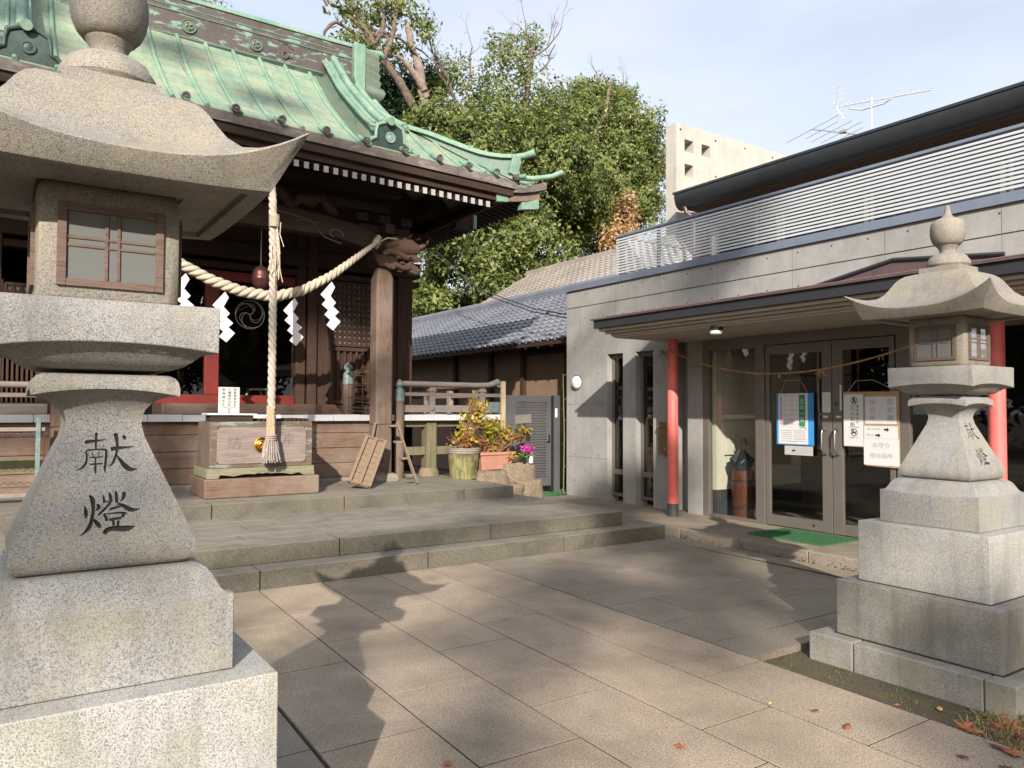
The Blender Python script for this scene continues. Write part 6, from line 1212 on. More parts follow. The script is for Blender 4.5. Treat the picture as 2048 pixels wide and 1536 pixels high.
m = MB(); m.hexa([(7.0, 10.28, 1.32), (7.28, 10.22, 1.34), (7.28, 10.24, 1.34), (7.0, 10.30, 1.32), (7.06, 10.36, 1.46), (7.36, 10.34, 1.48), (7.36, 10.36, 1.48), (7.06, 10.38, 1.46)]); pl = thing('plant_sign', 'dark tilted name plate on a stake above the terracotta planter', 'plant label', (7.2, 10.3, .7)); build(m, 'plate', 'alu_bronze', pl, bevel=.003); m = MB(); m.tube([(7.2, 10.32, .7), (7.2, 10.31, 1.36)], .012, 6); build(m, 'stake', 'iron', pl)
# rubble stones and pots
def rock(c, s, seed, lab):
    import bmesh
    bm = bmesh.new(); bmesh.ops.create_cube(bm, size=1); bmesh.ops.subdivide_edges(bm, edges=bm.edges[:], cuts=5, use_grid_fill=True); g = random.Random(seed); off = [g.uniform(0, 9) for _ in range(3)]
    from mathutils import noise
    for v in bm.verts:
        p = v.co.copy(); q = p.normalized() * .62; p = p.lerp(q, .28); n_ = noise.noise_vector(p * 2.2 + Vector(off)) * .10 + noise.noise_vector(p * 7 + Vector(off)) * .03; v.co = Vector(((p.x + n_.x) * s[0], (p.y + n_.y) * s[1], (p.z + n_.z) * s[2]))
    me = bpy.data.meshes.new('rubble_stone'); bm.to_mesh(me); bm.free(); me.materials.append(MAT['rubble']); me.shade_smooth(); o = bpy.data.objects.new('rubble_stone', me); COL.objects.link(o); o.location = c; tag(o, lab, 'stone', 'rubble stones under the planters')
rock((6.48, 10.25, .42), (.55, .40, .32), 1, 'dark rounded stone under the left part of the terracotta planter'); rock((7.02, 10.3, .52), (.60, .42, .34), 2, 'mossy topped stone carrying the cyclamen pot'); rock((6.7, 10.1, .20), (.50, .40, .34), 3, 'lower stone beside the end of the top step'); rock((7.12, 10.15, .22), (.42, .42, .40), 4, 'outermost low stone nearest the gate'); rock((6.3, 10.1, .22), (.4, .4, .4), 5, 'stone wedged behind the right end of the top step')
WB = thing('wooden_bucket', 'mossy staved wooden bucket rimmed with rope', 'bucket', (6.05, 10.35, .48))
m = MB(); rg = []
for r, z in ((.205, .48), (.222, .65), (.24, .84), (.252, .94), (.235, .94), (.222, .86)): rg.append([(6.05 + (r + (.004 if k % 3 == 0 else 0)) * math.cos(2 * math.pi * k / 48), 10.32 + (r + (.004 if k % 3 == 0 else 0)) * math.sin(2 * math.pi * k / 48), z) for k in range(48)])
m.loft(rg); build(m, 'staves', 'bucket', WB, smooth=30)
for z, r in ((.945, .252), (.915, .258), (.885, .254)): m = MB(); rope_curve(m, [(6.05 + r * math.cos(a), 10.32 + r * math.sin(a), z + .004 * math.sin(5 * a)) for a in np.linspace(0, 6.283, 40)], .014, step=.03, pitch=.1, n=5); build(m, 'rim_rope', 'tassel', WB, smooth=60)
TP = thing('terracotta_planter', 'oblong terracotta planter on the rubble stones', 'planter', (6.62, 10.42, .6))
m = MB()
def rr4(x0, x1, y0, y1, z, c=.03): return [(x0 + c, y0, z), (x1 - c, y0, z), (x1, y0 + c, z), (x1, y1 - c, z), (x1 - c, y1, z), (x0 + c, y1, z), (x0, y1 - c, z), (x0, y0 + c, z)]
m.loft([rr4(6.36, 6.90, 10.25, 10.55, .60), rr4(6.32, 6.95, 10.21, 10.58, .83), rr4(6.29, 6.98, 10.19, 10.60, .835), rr4(6.29, 6.98, 10.19, 10.60, .875), rr4(6.33, 6.94, 10.22, 10.57, .875), rr4(6.35, 6.9, 10.25, 10.55, .82)]); m.box(6.38, 6.46, 10.26, 10.3, .57, .6); m.box(6.80, 6.88, 10.26, 10.3, .57, .6); build(m, 'box', 'terracotta', TP, smooth=30)
def bush(name, lab, cat, c, blobs, ntw, seed, nl, mat='leaf_yellow', size=.075):
    t = thing(name, lab, cat, c); g = random.Random(seed); m = MB()
    for k in range(ntw):
        b = g.choice(blobs); q = Vector((b[0] + g.gauss(0, .5) * b[3], b[1] + g.gauss(0, .5) * b[4], b[2] + g.gauss(0, .45) * b[5])); p0 = Vector((c[0] + g.uniform(-.12, .12), c[1] + g.uniform(-.08, .08), c[2])); md = p0.lerp(q, .55) + Vector((g.uniform(-.05, .05), g.uniform(-.05, .05), .05)); m.tube([p0, md, q], [.006, .005, .003], 4)
        for j in range(2): d = Vector((g.uniform(-1, 1), g.uniform(-1, 1), g.uniform(-.3, 1))).normalized() * g.uniform(.05, .12); m.tube([md.lerp(q, g.random()), q + d], [.003, .0015], 3)
    build(m, 'stems', 'twig', t, fixn=False); leaf_cloud('foliage', blobs, nl, 5, size, mat, t, shell=.2, spread=.035, seed=seed, aspect=.5); return t
b1 = bush('hydrangea', 'leggy autumn hydrangea with yellow leaves in the wooden bucket', 'shrub', (6.07, 10.35, .88), [(6.05, 10.32, 1.10, .22, .18, .16), (6.15, 10.3, 1.38, .20, .15, .16), (6.35, 10.32, 1.52, .16, .12, .14), (6.22, 10.3, 1.65, .10, .1, .07)], 120, 3, 75); b2 = bush('hydrangea', 'browning hydrangea with yellow green leaves in the terracotta planter', 'shrub', (6.65, 10.4, .86), [(6.6, 10.38, 1.08, .26, .16, .15), (6.85, 10.35, 1.15, .18, .14, .14), (7.08, 10.3, 1.12, .09, .1, .10), (6.55, 10.35, 1.28, .20, .14, .12)], 130, 4, 85)
leaf_cloud('foliage', [(7.12, 10.2, 1.17, .07, .07, .09), (6.86, 10.17, .80, .09, .04, .07), (6.5, 10.25, 1.2, .1, .05, .06)], 12, 6, .11, 'leaf_yellow', b2, shell=.2, spread=.03, seed=9, aspect=.55)
leaf_cloud('dead_foliage', [(6.6, 10.38, 1.02, .3, .16, .12), (6.05, 10.3, 1.05, .22, .14, .12)], 70, 6, .045, 'dead_leaf', b2, shell=.1, spread=.04, seed=12)
CY = thing('cyclamen', 'magenta cyclamen in a black pot on the mossy stone', 'flower pot', (7.1, 10.12, .69))
m = MB(); m.lathe([(.045, .685), (.06, .77), (.065, .775), (.055, .775)], (7.05, 10.12, 0), 18); build(m, 'pot', 'plastic_dark', CY, smooth=40)
leaf_cloud('foliage', [(7.06, 10.12, .82, .10, .08, .04), (7.18, 10.12, .82, .06, .06, .04)], 26, 5, .045, 'leaf_green', CY, shell=.3, spread=.02, seed=5, aspect=.8); leaf_cloud('petals', [(7.10, 10.11, .92, .09, .06, .05), (7.18, 10.11, .90, .06, .05, .05)], 34, 6, .042, 'petal', CY, shell=.1, spread=.018, seed=6, aspect=.7)
m = MB(); m.lathe([(.032, .69), (.040, .79), (.042, .80), (.036, .80)], (7.17, 10.08, 0), 18); tag(build(m, 'white_cup', 'paper', smooth=40), 'small white cup standing beside the cyclamen pot', 'cup')
# ---------------- trees ----------------
def SK(L, k): return [(a * k, b * k, 1.55 + (c - 1.55) * k) + tuple(q * k for q in r) for a, b, c, *r in L]
BIG1=[(11.2,20.7,10.1,1.2,1.4,1.0),(12.4,20.3,9.7,1.5,1.6,1.3),(14.6,21.2,10.6,1.5,1.7,1.3),(15.5,20.5,9.9,1.4,1.6,1.2),(11.8,20.2,8.3,1.4,1.5,1.2),(14.2,21.2,8.8,1.7,1.8,1.4),(16.8,22.8,9.0,1.5,1.6,1.3)]
BIG2=[(18.6,23.9,13.0,1.7,1.9,1.4),(20.4,23.8,13.5,1.5,1.7,1.3),(20.4,22.2,12.4,1.4,1.5,1.2),(22.3,23.1,11.8,1.0,1.1,0.9),(19.5,22.3,10.7,1.7,1.9,1.5),(20.1,22.0,9.4,1.4,1.5,1.2),(17.5,21.8,9.3,1.6,1.8,1.4),(20.8,22.1,9.9,1.1,1.2,0.9),(21.6,24.3,14.7,1.0,1.0,0.8),(20.0,24.0,14.6,0.7,0.8,0.6),(20.5,23.9,8.6,1.2,1.4,1.0)]
TOPS=[(12.8,22.9,13.2,0.9,0.9,0.7),(12.9,21.1,11.9,1.0,1.1,0.8),(14.5,21.4,13.4,1.0,1.1,0.9),(16.3,22.4,13.1,1.0,1.1,0.8),(14.7,22.7,14.6,0.6,0.7,0.5),(16.3,23.1,15.4,0.6,0.6,0.5),(12.1,23.1,12.4,0.7,0.7,0.6),(13.5,20.8,11.6,1.0,1.1,0.8)]
LOW=[(14.7,20.2,6.7,1.2,1.4,1.0),(12.9,20.3,6.6,1.3,1.4,1.1),(11.2,20.0,5.8,1.0,1.1,0.8),(12.6,19.4,5.2,0.8,0.8,0.6),(14.7,19.9,5.6,0.9,1.0,0.8),(10.4,19.2,6.6,0.9,0.9,0.7),(12.4,20.9,7.5,1.0,1.0,0.8),(14.3,20.7,7.5,1.0,1.1,0.8),(10.6,20.1,4.8,0.6,0.7,0.5)]
GN=[(6.7,16.8,10.2,0.5,0.6,0.4),(7.5,17.5,11.4,0.6,0.6,0.5),(8.0,17.1,11.7,0.5,0.5,0.4),(8.7,17.5,11.7,0.4,0.4,0.3),(8.0,17.4,10.6,0.5,0.5,0.4),(7.0,17.0,10.1,0.4,0.5,0.4),(6.6,16.9,11.0,0.3,0.3,0.2),(8.8,17.1,11.2,0.3,0.3,0.3)]
GND=[(9.2,19.4,10.4,0.8,0.8,0.7),(9.5,19.1,9.5,0.7,0.8,0.6),(8.6,19.3,10.5,0.5,0.6,0.5),(9.3,19.9,9.6,0.6,0.6,0.5),(9.8,19.0,10.7,0.6,0.6,0.5),(8.7,19.0,9.6,0.6,0.7,0.5)]
SHR=[(9.1,17.7,4.4,0.5,0.5,0.4),(9.2,17.2,4.1,0.4,0.5,0.4),(8.9,17.5,4.7,0.3,0.4,0.3),(9.7,17.5,4.4,0.4,0.4,0.3),(10.2,17.3,4.4,0.3,0.4,0.3)]
ORG=[(18.7,20.6,8.7,0.6,0.6,0.5),(18.0,20.1,7.7,0.6,0.7,0.5),(17.9,20.2,7.2,0.4,0.5,0.4),(18.5,20.1,9.1,0.3,0.4,0.3),(18.9,20.4,8.1,0.4,0.4,0.3)]
def lim(m, pts, r0, r1, n=9, k=1.0, seed=0, lump=.12):
    g = random.Random(seed); P = SK([tuple(p) for p in pts], k); Q = []
    for a, b in zip(P, P[1:]):
        for t in (0, .25, .5, .75): Q.append(Vector(a).lerp(Vector(b), t))
    Q.append(Vector(P[-1])); 
    for _ in range(2): Q = [Q[0]] + [(Q[i - 1] + 2 * Q[i] + Q[i + 1]) / 4 for i in range(1, len(Q) - 1)] + [Q[-1]]
    Q = [q + Vector((g.uniform(-1, 1), g.uniform(-1, 1), 0)) * r0 * .18 for q in Q]; R = [lerp(r0, r1, i / (len(Q) - 1)) * (1 + g.uniform(-lump, lump)) for i in range(len(Q))]
    m.tube(Q, R, n); return Q
kB = 1.2
def gapf(C): return (np.sin(C[:, 0] * 2.1 + 1.3 * np.sin(C[:, 2] * 1.7)) * np.sin(C[:, 2] * 2.5 + C[:, 1] * .6) + .35 * np.sin(C[:, 0] * 5.3 + C[:, 2] * 4.1)) > -.52
T1 = thing('evergreen_tree', 'large dense evergreen tree with bare twiggy top behind the shrine roof corner', 'tree', (17.4, 26.4, 0))
m = MB(); lim(m, [(14.2, 22, 0), (14.32, 22, 4.65), (14.52, 22, 6.06), (15.15, 22, 7.18), (16.25, 22, 7.86), (17.63, 22, 7.86), (18.84, 22, 8.78)], .42, .1, k=kB, seed=1); lim(m, [(14.63, 22, 6.42), (14.3, 22, 8.3), (14.92, 22, 10.17), (15.24, 22, 12.02), (15.56, 22, 13.55), (15.66, 22, 14.67)], .28, .04, k=kB, seed=2)
lim(m, [(12.9, 22, 11.0), (12.68, 22, 11.46), (12.38, 22, 12.07), (12.19, 22, 12.7), (11.71, 22, 13.25)], .09, .02, k=kB, seed=3); lim(m, [(14.3, 22, 8.3), (12.9, 22, 9.8), (12.7, 22, 11.2)], .16, .08, k=kB, seed=4)
for p, d, L in (((12.4, 22, 12.0), (-.3, 0, 1), 1.9), ((12.9, 22, 12.4), (.4, 0, 1), 1.7), ((15.4, 22, 13.2), (-.5, 0, 1), 1.9), ((15.56, 22, 13.5), (.3, 0, 1), 2.2), ((15.6, 22, 14.2), (.8, 0, .8), 2.2), ((14.9, 22, 12.6), (-.8, 0, .7), 1.9), ((16.0, 22, 13.8), (.9, 0, 1), 2.0), ((12.2, 22, 12.6), (-.9, 0, .4), 1.6)): q = SK([p], kB)[0]; branch(m, q, d, L, .045, 3, kink=.30, n=5)
build(m, 'trunk', 'bark', T1, smooth=60, fixn=False)
leaf_cloud('crown', SK(BIG1, kB), 6500, 12, .19, 'leaf', T1, shell=.35, spread=.13, seed=21, cut=gapf); leaf_cloud('twiggy_crown', SK(TOPS, kB), 560, 10, .18, 'leaf', T1, shell=.15, spread=.15, seed=22)
leaf_cloud('inner_shade_foliage', SK(BIG1, kB), 420, 10, .26, 'leaf_dark', T1, shell=.0, spread=.3, seed=61, cut=lambda C: np.ones(len(C), bool))  # dark leaves put in for the shade inside the crown
T2 = thing('evergreen_tree', 'rounded evergreen tree right behind the concrete fin wall', 'tree', (23.4, 27, 0))
m = MB(); lim(m, [(17.6, 22.6, 0), (17.8, 22.6, 6.0), (18.03, 22.5, 9.92), (19.02, 22.5, 12.04), (19.66, 22.5, 13.57), (19.8, 22.4, 14.6)], .36, .06, k=kB, seed=5); lim(m, [(17.9, 22.5, 8), (19.6, 22.3, 9.4), (21, 22.2, 10.6)], .2, .06, k=kB, seed=6)
for p, d, L in (((20.2, 24, 14.6), (.1, 0, 1), 1.2), ((21.6, 24, 14.6), (.3, 0, 1), 1.3)): branch(m, SK([p], kB)[0], d, L, .04, 3, kink=.3, n=5)
build(m, 'trunk', 'bark', T2, smooth=60, fixn=False)
leaf_cloud('crown', SK(BIG2, kB), 7600, 12, .19, 'leaf', T2, shell=.35, spread=.13, seed=23, cut=gapf); leaf_cloud('dead_branch_foliage', SK(ORG, kB), 300, 8, .19, 'leaf_orange', T2, shell=.2, spread=.12, seed=24)
T3 = thing('evergreen_tree', 'lower dark evergreen tree under the shrine eave above the grey tiled roof', 'tree', (13.5, 24.3, 0))
m = MB(); lim(m, [(10.7, 20.8, 0), (10.73, 21, 4.3), (11.24, 21, 5.59), (11.59, 21, 6.58), (11.85, 21, 7.57), (11.75, 21, 8.52)], .55, .25, k=kB, seed=7); lim(m, [(12.6, 20.5, 3.0), (12.7, 20.5, 5.0), (12.4, 20.5, 7.0)], .3, .2, k=kB, seed=8)
build(m, 'trunk', 'bark_dark', T3, smooth=60, fixn=False); leaf_cloud('crown', SK(LOW, kB), 2600, 11, .20, 'leaf', T3, shell=.3, spread=.15, seed=25, cut=gapf)
kG = 1.5
T4 = thing('pollarded_tree', 'gnarled pollarded tree with two thick pale limbs rising over the shrine roof', 'tree', (13.4, 25.5, 0))
m = MB(); lim(m, [(9.1, 17, 2), (9.0, 17, 6.5), (8.96, 17, 7.74), (8.9, 17, 8.11), (8.75, 17, 8.59), (8.36, 17, 9.26), (7.94, 17, 9.79), (7.61, 17, 10.08), (7.34, 17, 10.38)], .23, .12, k=kG, seed=11)
for pts, a, b in (([(7.34, 17, 10.38), (7.08, 17, 10.79), (6.82, 17, 11.21), (6.69, 17, 11.75)], .11, .05), ([(7.61, 17, 10.08), (7.87, 17, 10.71), (7.93, 17, 11.17), (8.06, 17, 11.9)], .10, .04), ([(7.34, 17, 10.38), (6.76, 17, 10.58), (6.39, 17, 10.71), (6.15, 17, 10.41), (6.09, 17, 10.09), (6.15, 17, 9.81)], .06, .03), ([(7.53, 17, 10.65), (7.34, 17, 10.62), (7.66, 17, 10.84), (7.8, 17, 10.5)], .08, .05), ([(7.01, 17, 10.72), (6.63, 17, 11.03), (6.2, 17, 11.08), (6.14, 17, 11.34)], .06, .03), ([(7.73, 17, 10.73), (8.07, 17, 10.77), (8.34, 17, 10.59), (8.55, 17, 10.46)], .05, .03), ([(7.34, 17, 10.38), (7.6, 17, 10.75), (7.65, 17, 11.3), (7.45, 17, 11.9)], .07, .03)): lim(m, pts, a * 1.35, b, k=kG, seed=int(a * 1000), lump=.25)
for p, d, L in (((6.2, 17, 11.0), (-.7, 0, .6), 1.8), ((6.15, 17, 10.2), (-.5, 0, -.8), 1.5), ((6.9, 17, 11.1), (-.6, 0, 1), 2.0), ((7.9, 17, 11.2), (.8, 0, .8), 2.0), ((7.4, 17, 11.5), (0, 0, 1), 1.8), ((6.7, 17, 11.4), (-1, 0, .3), 1.8), ((8.3, 17, 10.6), (1, 0, .5), 1.4)): branch(m, SK([p], kG)[0], d, L, .045, 3, kink=.35, n=5)
build(m, 'trunk', 'bark', T4, smooth=60, fixn=False)
m = MB(); lim(m, [(9.15, 17.1, 5.0), (9.1, 17.1, 8.17), (8.72 + .25, 17.1, 8.87), (8.80, 17.1, 9.49), (8.70, 17.1, 10.12), (8.45, 17.1, 10.59), (8.32, 17.1, 11.26)], .27, .10, k=kG, seed=13, lump=.2); lim(m, [(8.78, 17, 9.6), (8.5, 17, 9.95), (8.2, 17, 10.2), (8.0, 17, 10.3)], .17, .05, k=kG, seed=14, lump=.2); build(m, 'bare_limb', 'bark_pale', T4, smooth=60, fixn=False)
leaf_cloud('crown', SK(GN, kG), 260, 9, .2, 'leaf', T4, shell=.15, spread=.17, seed=26)
T5 = thing('dark_tree', 'dark leafed tree filling the gap behind the two pollarded limbs', 'tree', (14.5, 30, 0)); m = MB(); lim(m, [(9.3, 19.3, 0), (9.3, 19.3, 9.5)], .2, .1, k=kG, seed=15); build(m, 'trunk', 'bark_dark', T5, fixn=False)
leaf_cloud('crown', SK(GND, kG), 620, 10, .26, 'leaf_dark', T5, shell=.2, spread=.22, seed=27)
SH5 = thing('garden_shrub', 'bright yellow green shrub peeping over the grey roof ridge', 'shrub', (14, 26, 0)); m = MB(); lim(m, [(9.3, 17.4, 1.6), (9.3, 17.4, 4.2)], .08, .04, k=kG, seed=16); build(m, 'stem', 'bark_dark', SH5, fixn=False); leaf_cloud('foliage', SK(SHR, kG), 800, 9, .15, 'leaf', SH5, shell=.2, spread=.12, seed=28)
FT = thing('distant_tree', 'tip of a distant tree showing over the main ridge of the shrine', 'tree', (8, 38, 0)); m = MB(); m.tube([(7.9, 37.9, 0), (7.9, 37.9, 20.8)], [.3, .08], 8); build(m, 'trunk', 'bark_dark', FT); leaf_cloud('crown', [(7.9, 37.9, 20.6, 1.0, 1.0, .45), (7.2, 37.9, 20.5, .8, .8, .4), (7.6, 38, 18.5, 2.2, 2.2, 1.5)], 500, 9, .2, 'leaf', FT, shell=.2, spread=.2, seed=29)
# unseen grove: crowns shaped for dappled shade, dark trees added to darken reflections and ambient
def grove(i, c, blobs, n_, size, mat, lab, seed, r=.3, sp=.35):
    t = thing('grove_tree', lab, 'tree', (c[0], c[1], 0), 'trees of the grove behind the viewer'); m = MB(); zt = max(b[2] for b in blobs); Q = lim(m, [(c[0], c[1], 0), (c[0] + .2, c[1], zt * .5), (c[0] - .1, c[1], zt)], r, .06, seed=seed)
    for b in blobs[:3]: lim(m, [(c[0], c[1], zt * .85), ((c[0] + b[0]) / 2, (c[1] + b[1]) / 2, (zt * .85 + b[2]) / 2), (b[0], b[1], b[2])], r * .35, .03, seed=seed + 1)
    build(m, 'trunk', 'bark_dark', t, fixn=False); leaf_cloud('crown', blobs, n_, 9, size, mat, t, shell=.1, spread=sp, seed=seed); return t
def UV(u, v, s, ru, rv): # blob placed where its shade falls at across-sun u and height code v, s metres up-sun (y = -s)
    y = -s; return (u + .675 * y, y, v - .575 * y, ru, ru, rv)
gr = random.Random(12); GB = [[], [], []]
def blobs_in(n, u0, u1, v0, v1, r0, r1, which, ok=lambda u, v: True):
    k = 0
    while k < n:
        u, v = gr.uniform(u0, u1), gr.uniform(v0, v1)
        if ok(u, v): GB[which].append(UV(u, v, 27 + gr.uniform(-3, 3), gr.uniform(r0, r1), gr.uniform(r0, r1) * .55)); k += 1
lit_lantern = lambda u, v: not (-2.7 < u < -.3 and v > 2.0) and not (.4 < u < 2.2 and v < 1.9)
blobs_in(17, -2.8, 2.8, 2.4, 5.6, .25, .6, 0, lit_lantern)
blobs_in(6, 1.1, 2.6, 4.2, 6.2, .45, .6, 0)
blobs_in(6, 2.6, 4.6, 5.0, 9.0, .3, .6, 1); blobs_in(6, -.9, 3.4, .4, 2.4, .2, .4, 1, lit_lantern)
blobs_in(7, -9, -3.4, 10.9, 13.4, .3, .55, 2); blobs_in(6, -8.5, -4.2, 5.4, 8.8, .25, .42, 2)
for k in range(11): GB[2].append(UV(-7.6 + k * .52, 10.05 + .1 * (k % 3), 27, .45, .17))  # leaf row added to keep the beam and rafter ends shaded
GB[0].append(UV(-1.45, 2.66, 22, .34, .10))  # small clump added only to shade the near lantern's shaft
grove(1, (-28, -28), GB[0], 24 * 22, .24, 'leaf', 'tall grove tree whose crown shades the steps and the concrete wall', 41, r=.5, sp=.10)
grove(2, (-33, -25), GB[1], 12 * 18, .24, 'leaf', 'tall grove tree whose crown dapples the terrace and the foreground paving', 42, r=.5, sp=.10)
grove(3, (-38, -27), GB[2], 24 * 22, .24, 'leaf', 'tall grove tree whose high crown dapples the copper roof', 43, r=.5, sp=.10)
grove(4, (6, -16), [(6, -16, 7, 4, 3, 4), (10, -15, 6, 3, 3, 4), (2, -18, 8, 3.5, 3, 4)], 3800, .6, 'leaf_dark', 'unseen dense dark tree straight behind the viewer, added to darken reflections', 44)
grove(5, (18, -14), [(18, -14, 6, 4, 3, 5), (24, -10, 7, 4, 3, 5)], 3400, .6, 'leaf_dark', 'unseen dense dark tree behind the viewer on the right, added to darken reflections', 45)
grove(6, (-22, 4), [(-22, 4, 7, 3, 5, 6), (-22, 14, 7, 3, 5, 6), (-20, 24, 7, 3, 5, 6)], 4500, .6, 'leaf_dark', 'unseen dense dark trees left of the shrine, added for dark reflections', 46)
# ---------------- antenna, cables ----------------
AN = thing('tv_antenna', 'rooftop television antenna with long comb boom above the concrete hall', 'antenna', (11, 6.5, 5.4))
def au(m, a, b, r=.008, n=5): m.tube([a, b], r, n)
ax_, ay_ = 11.0, 6.49
m = MB(); m.tube([(ax_, ay_, 5.3), (ax_, ay_, 6.36)], .014, 8); build(m, 'mast', 'ant', AN, smooth=40)
m = MB(); P0, P1 = Vector((10.9, 7.02, 6.36)), Vector((11.2, 5.68, 6.18 + .06)); au(m, P0, P1, .011)
for k in range(16): p = P0.lerp(P1, .12 + k * .0585); au(m, p + Vector((-.05, 0, .015)), p + Vector((.05, 0, .035)), .004, 4)
au(m, P0, P0 + Vector((-.10, -.12, .28)), .01); au(m, P0, P0 + Vector((.02, -.12, -.22)), .01)
for k in range(4): q = P0 + Vector((-.02 * k, -.03 * k, .07 * k)); au(m, q + Vector((-.1, .02, -.04)), q + Vector((.1, -.02, .06)), .004, 4); q = P0 + Vector((0, -.03 * k, -.05 * k)); au(m, q + Vector((-.1, .02, -.04)), q + Vector((.1, -.02, .06)), .004, 4)
m.tube([(ax_ - .02, 6.85, 6.30), (ax_, 6.65, 6.22), (ax_, ay_, 6.21), (ax_, 6.3, 6.2), (ax_, 6.18, 6.24)], .013, 6); build(m, 'comb_boom', 'ant', AN)
m = MB(); Q0, Q1 = Vector((10.5, 7.2, 5.98)), Vector((11.05, 6.45, 5.75)); au(m, Q0, Q1, .012)
for k, L in enumerate((.42, .26, .32, .32, .18, .18, .24)): q = Q0.lerp(Q1, .02 + k * .15); au(m, q + Vector((-.3, .9, -.32)) * L, q - Vector((-.3, .9, -.32)) * L, .006, 4)
q = Q0.lerp(Q1, .5); m.box(q.x - .03, q.x + .03, q.y - .05, q.y + .05, q.z, q.z + .04); build(m, 'lower_array', 'ant_dark', AN)
for k in range(2):
    m = MB(); pts = [(5.6, 12.4 - k * .1, 4.35), (6.6, 12.2, 3.98 - .02 * k), (7.45, 12.0 - .05 * k, 3.80), (8.05, 11.4, 3.66 - .02 * k), (8.6, 10.6 + .0 * k, 3.18 + .05 * k)]
    if k == 0: pts = [(11.2, 21, 6.4), (9.9, 16, 4.5), (9.0, 12.6, 3.62), (8.62, 10.9, 3.28)]
    else: pts = [(11.3, 21, 6.5), (9.9, 16, 4.42), (9.0, 12.6, 3.55), (8.62, 10.9, 3.22)]
    m.tube(pts, .012, 5); tag(build(m, 'overhead_cable', 'iron'), ['upper of the two thin black cables crossing the grey tiled roof', 'lower of the two thin black cables crossing the grey tiled roof'][k], 'cable', 'cables over the grey roof')
# ---------------- fallen leaves, soil edge weeds ----------------
def fallen(x, y, s, ang, mat, lab, kind='oval', z=.006, curl=.25):
    m = MB(); n = 8; P = []
    if kind == 'oval': out = [(0, 0), (.25, .16), (.55, .22), (.85, .12), (1, 0), (.85, -.12), (.55, -.22), (.25, -.16)]
    else: out = [(0, 0), (.15, .12), (.1, .4), (.35, .25), (.55, .5), (.6, .22), (1, .12), (.75, -.02), (.95, -.3), (.6, -.22), (.5, -.5), (.35, -.25), (.12, -.38), (.15, -.12)]
    ca, sa = math.cos(ang), math.sin(ang); n = len(out)
    top = [(x + (a * ca - b * sa) * s, y + (a * sa + b * ca) * s, z + s * (curl * (b * b) * 2.2 + .18 * (a - .5) ** 2 + .02)) for a, b in out]; ctr = (x + .45 * ca * s, y + .45 * sa * s, z + .01)
    m.add(top + [ctr], [(i, (i + 1) % n, n) for i in range(n)]); m.tube([(x, y, z + .01), (x - ca * s * .3, y - sa * s * .3, z + .015)], .0012, 3)
    tag(build(m, 'fallen_leaf', mat, fixn=False), lab, 'leaf', 'fallen leaves on the ground')
fallen(2.610, 2.515, 0.060, 6.00, 'dead_leaf', 'rusty lobed leaf lying alone at the bottom of the paving', 'maple', z=0.006)
fallen(3.498, 2.434, 0.055, 5.95, 'dead_leaf_purple', 'purple brown leaf on the paving left of the soil strip', 'oval', z=0.006)
fallen(3.440, 2.201, 0.085, 0.36, 'dead_leaf', 'long reddish leaf lying flat on the paving', 'oval', z=0.006)
fallen(4.165, 2.117, 0.070, 0.53, 'dead_leaf_yellow', 'pale yellow leaf on the soil beside the kerb stone', 'oval', z=-0.034)
fallen(3.919, 1.886, 0.100, 5.25, 'dead_leaf', 'large rust coloured leaf, leftmost of the pile at the dry grass', 'maple', z=0.006)
fallen(3.853, 1.744, 0.090, 4.62, 'dead_leaf_purple', 'dark purple leaf in the middle of the leaf pile', 'oval', z=0.006)
fallen(3.864, 1.674, 0.100, 4.21, 'dead_leaf', 'orange brown leaf right of the dark purple one', 'maple', z=0.006)
fallen(3.623, 1.714, 0.060, 1.94, 'dead_leaf_purple', 'small dark leaf on the paving below the leaf pile', 'oval', z=0.006)
fallen(3.672, 1.596, 0.075, 3.81, 'dead_leaf_purple', 'purple lobed leaf at the very bottom right of the paving', 'maple', z=0.006)
fallen(4.092, 1.717, 0.090, 3.81, 'dead_leaf', 'rust leaf at the right photo edge on the dry grass', 'maple', z=0.006)
fallen(4.145, 1.821, 0.070, 3.65, 'dead_leaf', 'upright rust leaf caught in the dry grass', 'maple', z=0.006)
fallen(3.989, 2.116, 0.050, 0.99, 'dead_leaf', 'small brown leaf at the paving edge near the yellow leaf', 'oval', z=-0.034)
fallen(3.972, 2.225, 0.040, 2.70, 'dead_leaf', 'little curled leaf on the mossy soil', 'oval', z=0.006)
fallen(1.677, 2.938, 0.050, 2.47, 'dead_leaf', 'brown leaf at the bottom edge in the middle of the photo', 'maple', z=0.006)
fallen(5.478, 4.368, 0.040, 4.54, 'dead_leaf', 'tiny leaf on the grey slabs near the kerb', 'oval', z=0.006)
fallen(3.399, 2.618, 0.035, 6.25, 'dead_leaf_yellow', 'tiny yellow leaf on the paving left of the soil', 'oval', z=0.006)
fallen(5.743, 7.065, 0.050, 5.96, 'dead_leaf', 'leaf lying on the second step near its right end', 'oval', z=0.331)
fallen(6.363, 7.098, 0.050, 3.42, 'dead_leaf', 'leaf on the lower step just under the second step edge', 'oval', z=0.166)
fallen(3.980, 1.930, 0.100, 3.91, 'dead_leaf', 'broad rust leaf at the inner end of the dry grass', 'maple', z=0.01, curl=.6)
fallen(4.050, 1.860, 0.090, 4.66, 'dead_leaf_purple', 'folded dark leaf lying over the rust leaf near the soil', 'oval', z=0.01, curl=.6)
fallen(4.120, 1.800, 0.100, 4.99, 'dead_leaf', 'rust leaf in the middle of the dry grass patch', 'maple', z=0.01, curl=.6)
fallen(4.220, 1.860, 0.080, 5.92, 'dead_leaf', 'small orange brown leaf high in the dry grass', 'oval', z=0.01, curl=.6)
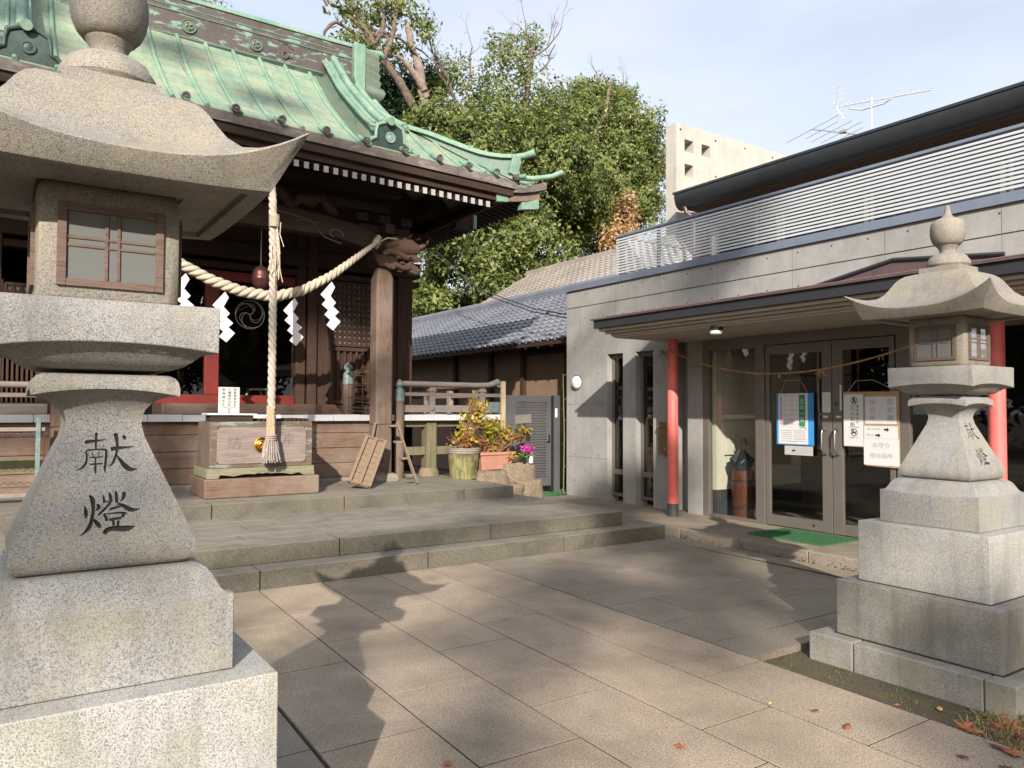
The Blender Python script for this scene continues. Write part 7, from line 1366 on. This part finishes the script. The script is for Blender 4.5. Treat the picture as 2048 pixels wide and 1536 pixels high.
fallen(4.020, 1.720, 0.085, 4.65, 'dead_leaf_purple', 'dark leaf at the lower side of the grass tangle', 'maple', z=0.01, curl=.6)
fallen(4.180, 1.680, 0.090, 5.79, 'dead_leaf', 'curled rust leaf at the lower right of the tangle', 'oval', z=0.01, curl=.6)
fallen(4.330, 1.750, 0.080, 0.18, 'dead_leaf', 'rust leaf farthest right in the tangle', 'maple', z=0.01, curl=.6)
g9 = np.random.default_rng(9)
def blades(name, n_, xr, yr, L, mat, lab, cat, lean=.8, z0=-.045, dens=None):
    C = np.stack([g9.uniform(*xr, n_), g9.uniform(*yr, n_), np.full(n_, z0)], 1)
    if dens is not None: C = C[dens(C)]
    n_ = len(C); a = g9.uniform(0, 6.28, n_); l = L * g9.uniform(.4, 1.2, n_); d = np.stack([np.cos(a) * lean, np.sin(a) * lean, g9.uniform(.15, 1, n_)], 1); d /= np.linalg.norm(d, axis=1)[:, None]; s_ = np.stack([-np.sin(a), np.cos(a), np.zeros(n_)], 1) * .0022
    md = C + d * (l * .55)[:, None]; tip = C + d * l[:, None] - np.array([0, 0, 1]) * (l * .25)[:, None]
    V = np.stack([C - s_, C + s_, md + s_ * .8, md - s_ * .8, tip], 1).reshape(-1, 3); m = MB(); m.v = [tuple(p) for p in V]
    for i in range(n_): b = i * 5; m.f += [(b, b + 1, b + 2, b + 3), (b + 3, b + 2, b + 4)]; m.m += [0, 0]; m.tint += [None, None]
    tag(build(m, name, mat, fixn=False), lab, cat, kind='stuff')
blades('dry_grass', 4200, (3.80, 5.0), (1.3, 2.12), .11, 'straw_grass', 'tangle of dry straw coloured grass at the lower right corner of the soil strip', 'dry grass', 1.0, dens=lambda C: (C[:, 1] < 2.02 - (4.6 - C[:, 0]) * .22 + .08 * np.sin(C[:, 0] * 31)) & (C[:, 0] > 3.86 + (C[:, 1] - 1.3) * .06))
blades('moss_weeds', 1500, (3.95, 4.36), (1.3, 3.1), .03, 'moss_blade', 'small green weeds dotting the mossy soil strip', 'weeds', .6, dens=lambda C: (np.sin(C[:, 0] * 23) * np.sin(C[:, 1] * 17 + C[:, 0] * 9) > .35))
leaf_cloud('gutter_leaf_litter', [(6.97, 6.6 - k * .45, -.04, .05, .24, .012) for k in range(12)], 300, 3, .035, 'litter', None, shell=.1, spread=.03, seed=31); tag(bpy.data.objects['gutter_leaf_litter'], 'brown leaf litter lying in the gutter along the porch kerb', 'leaf litter', kind='stuff')
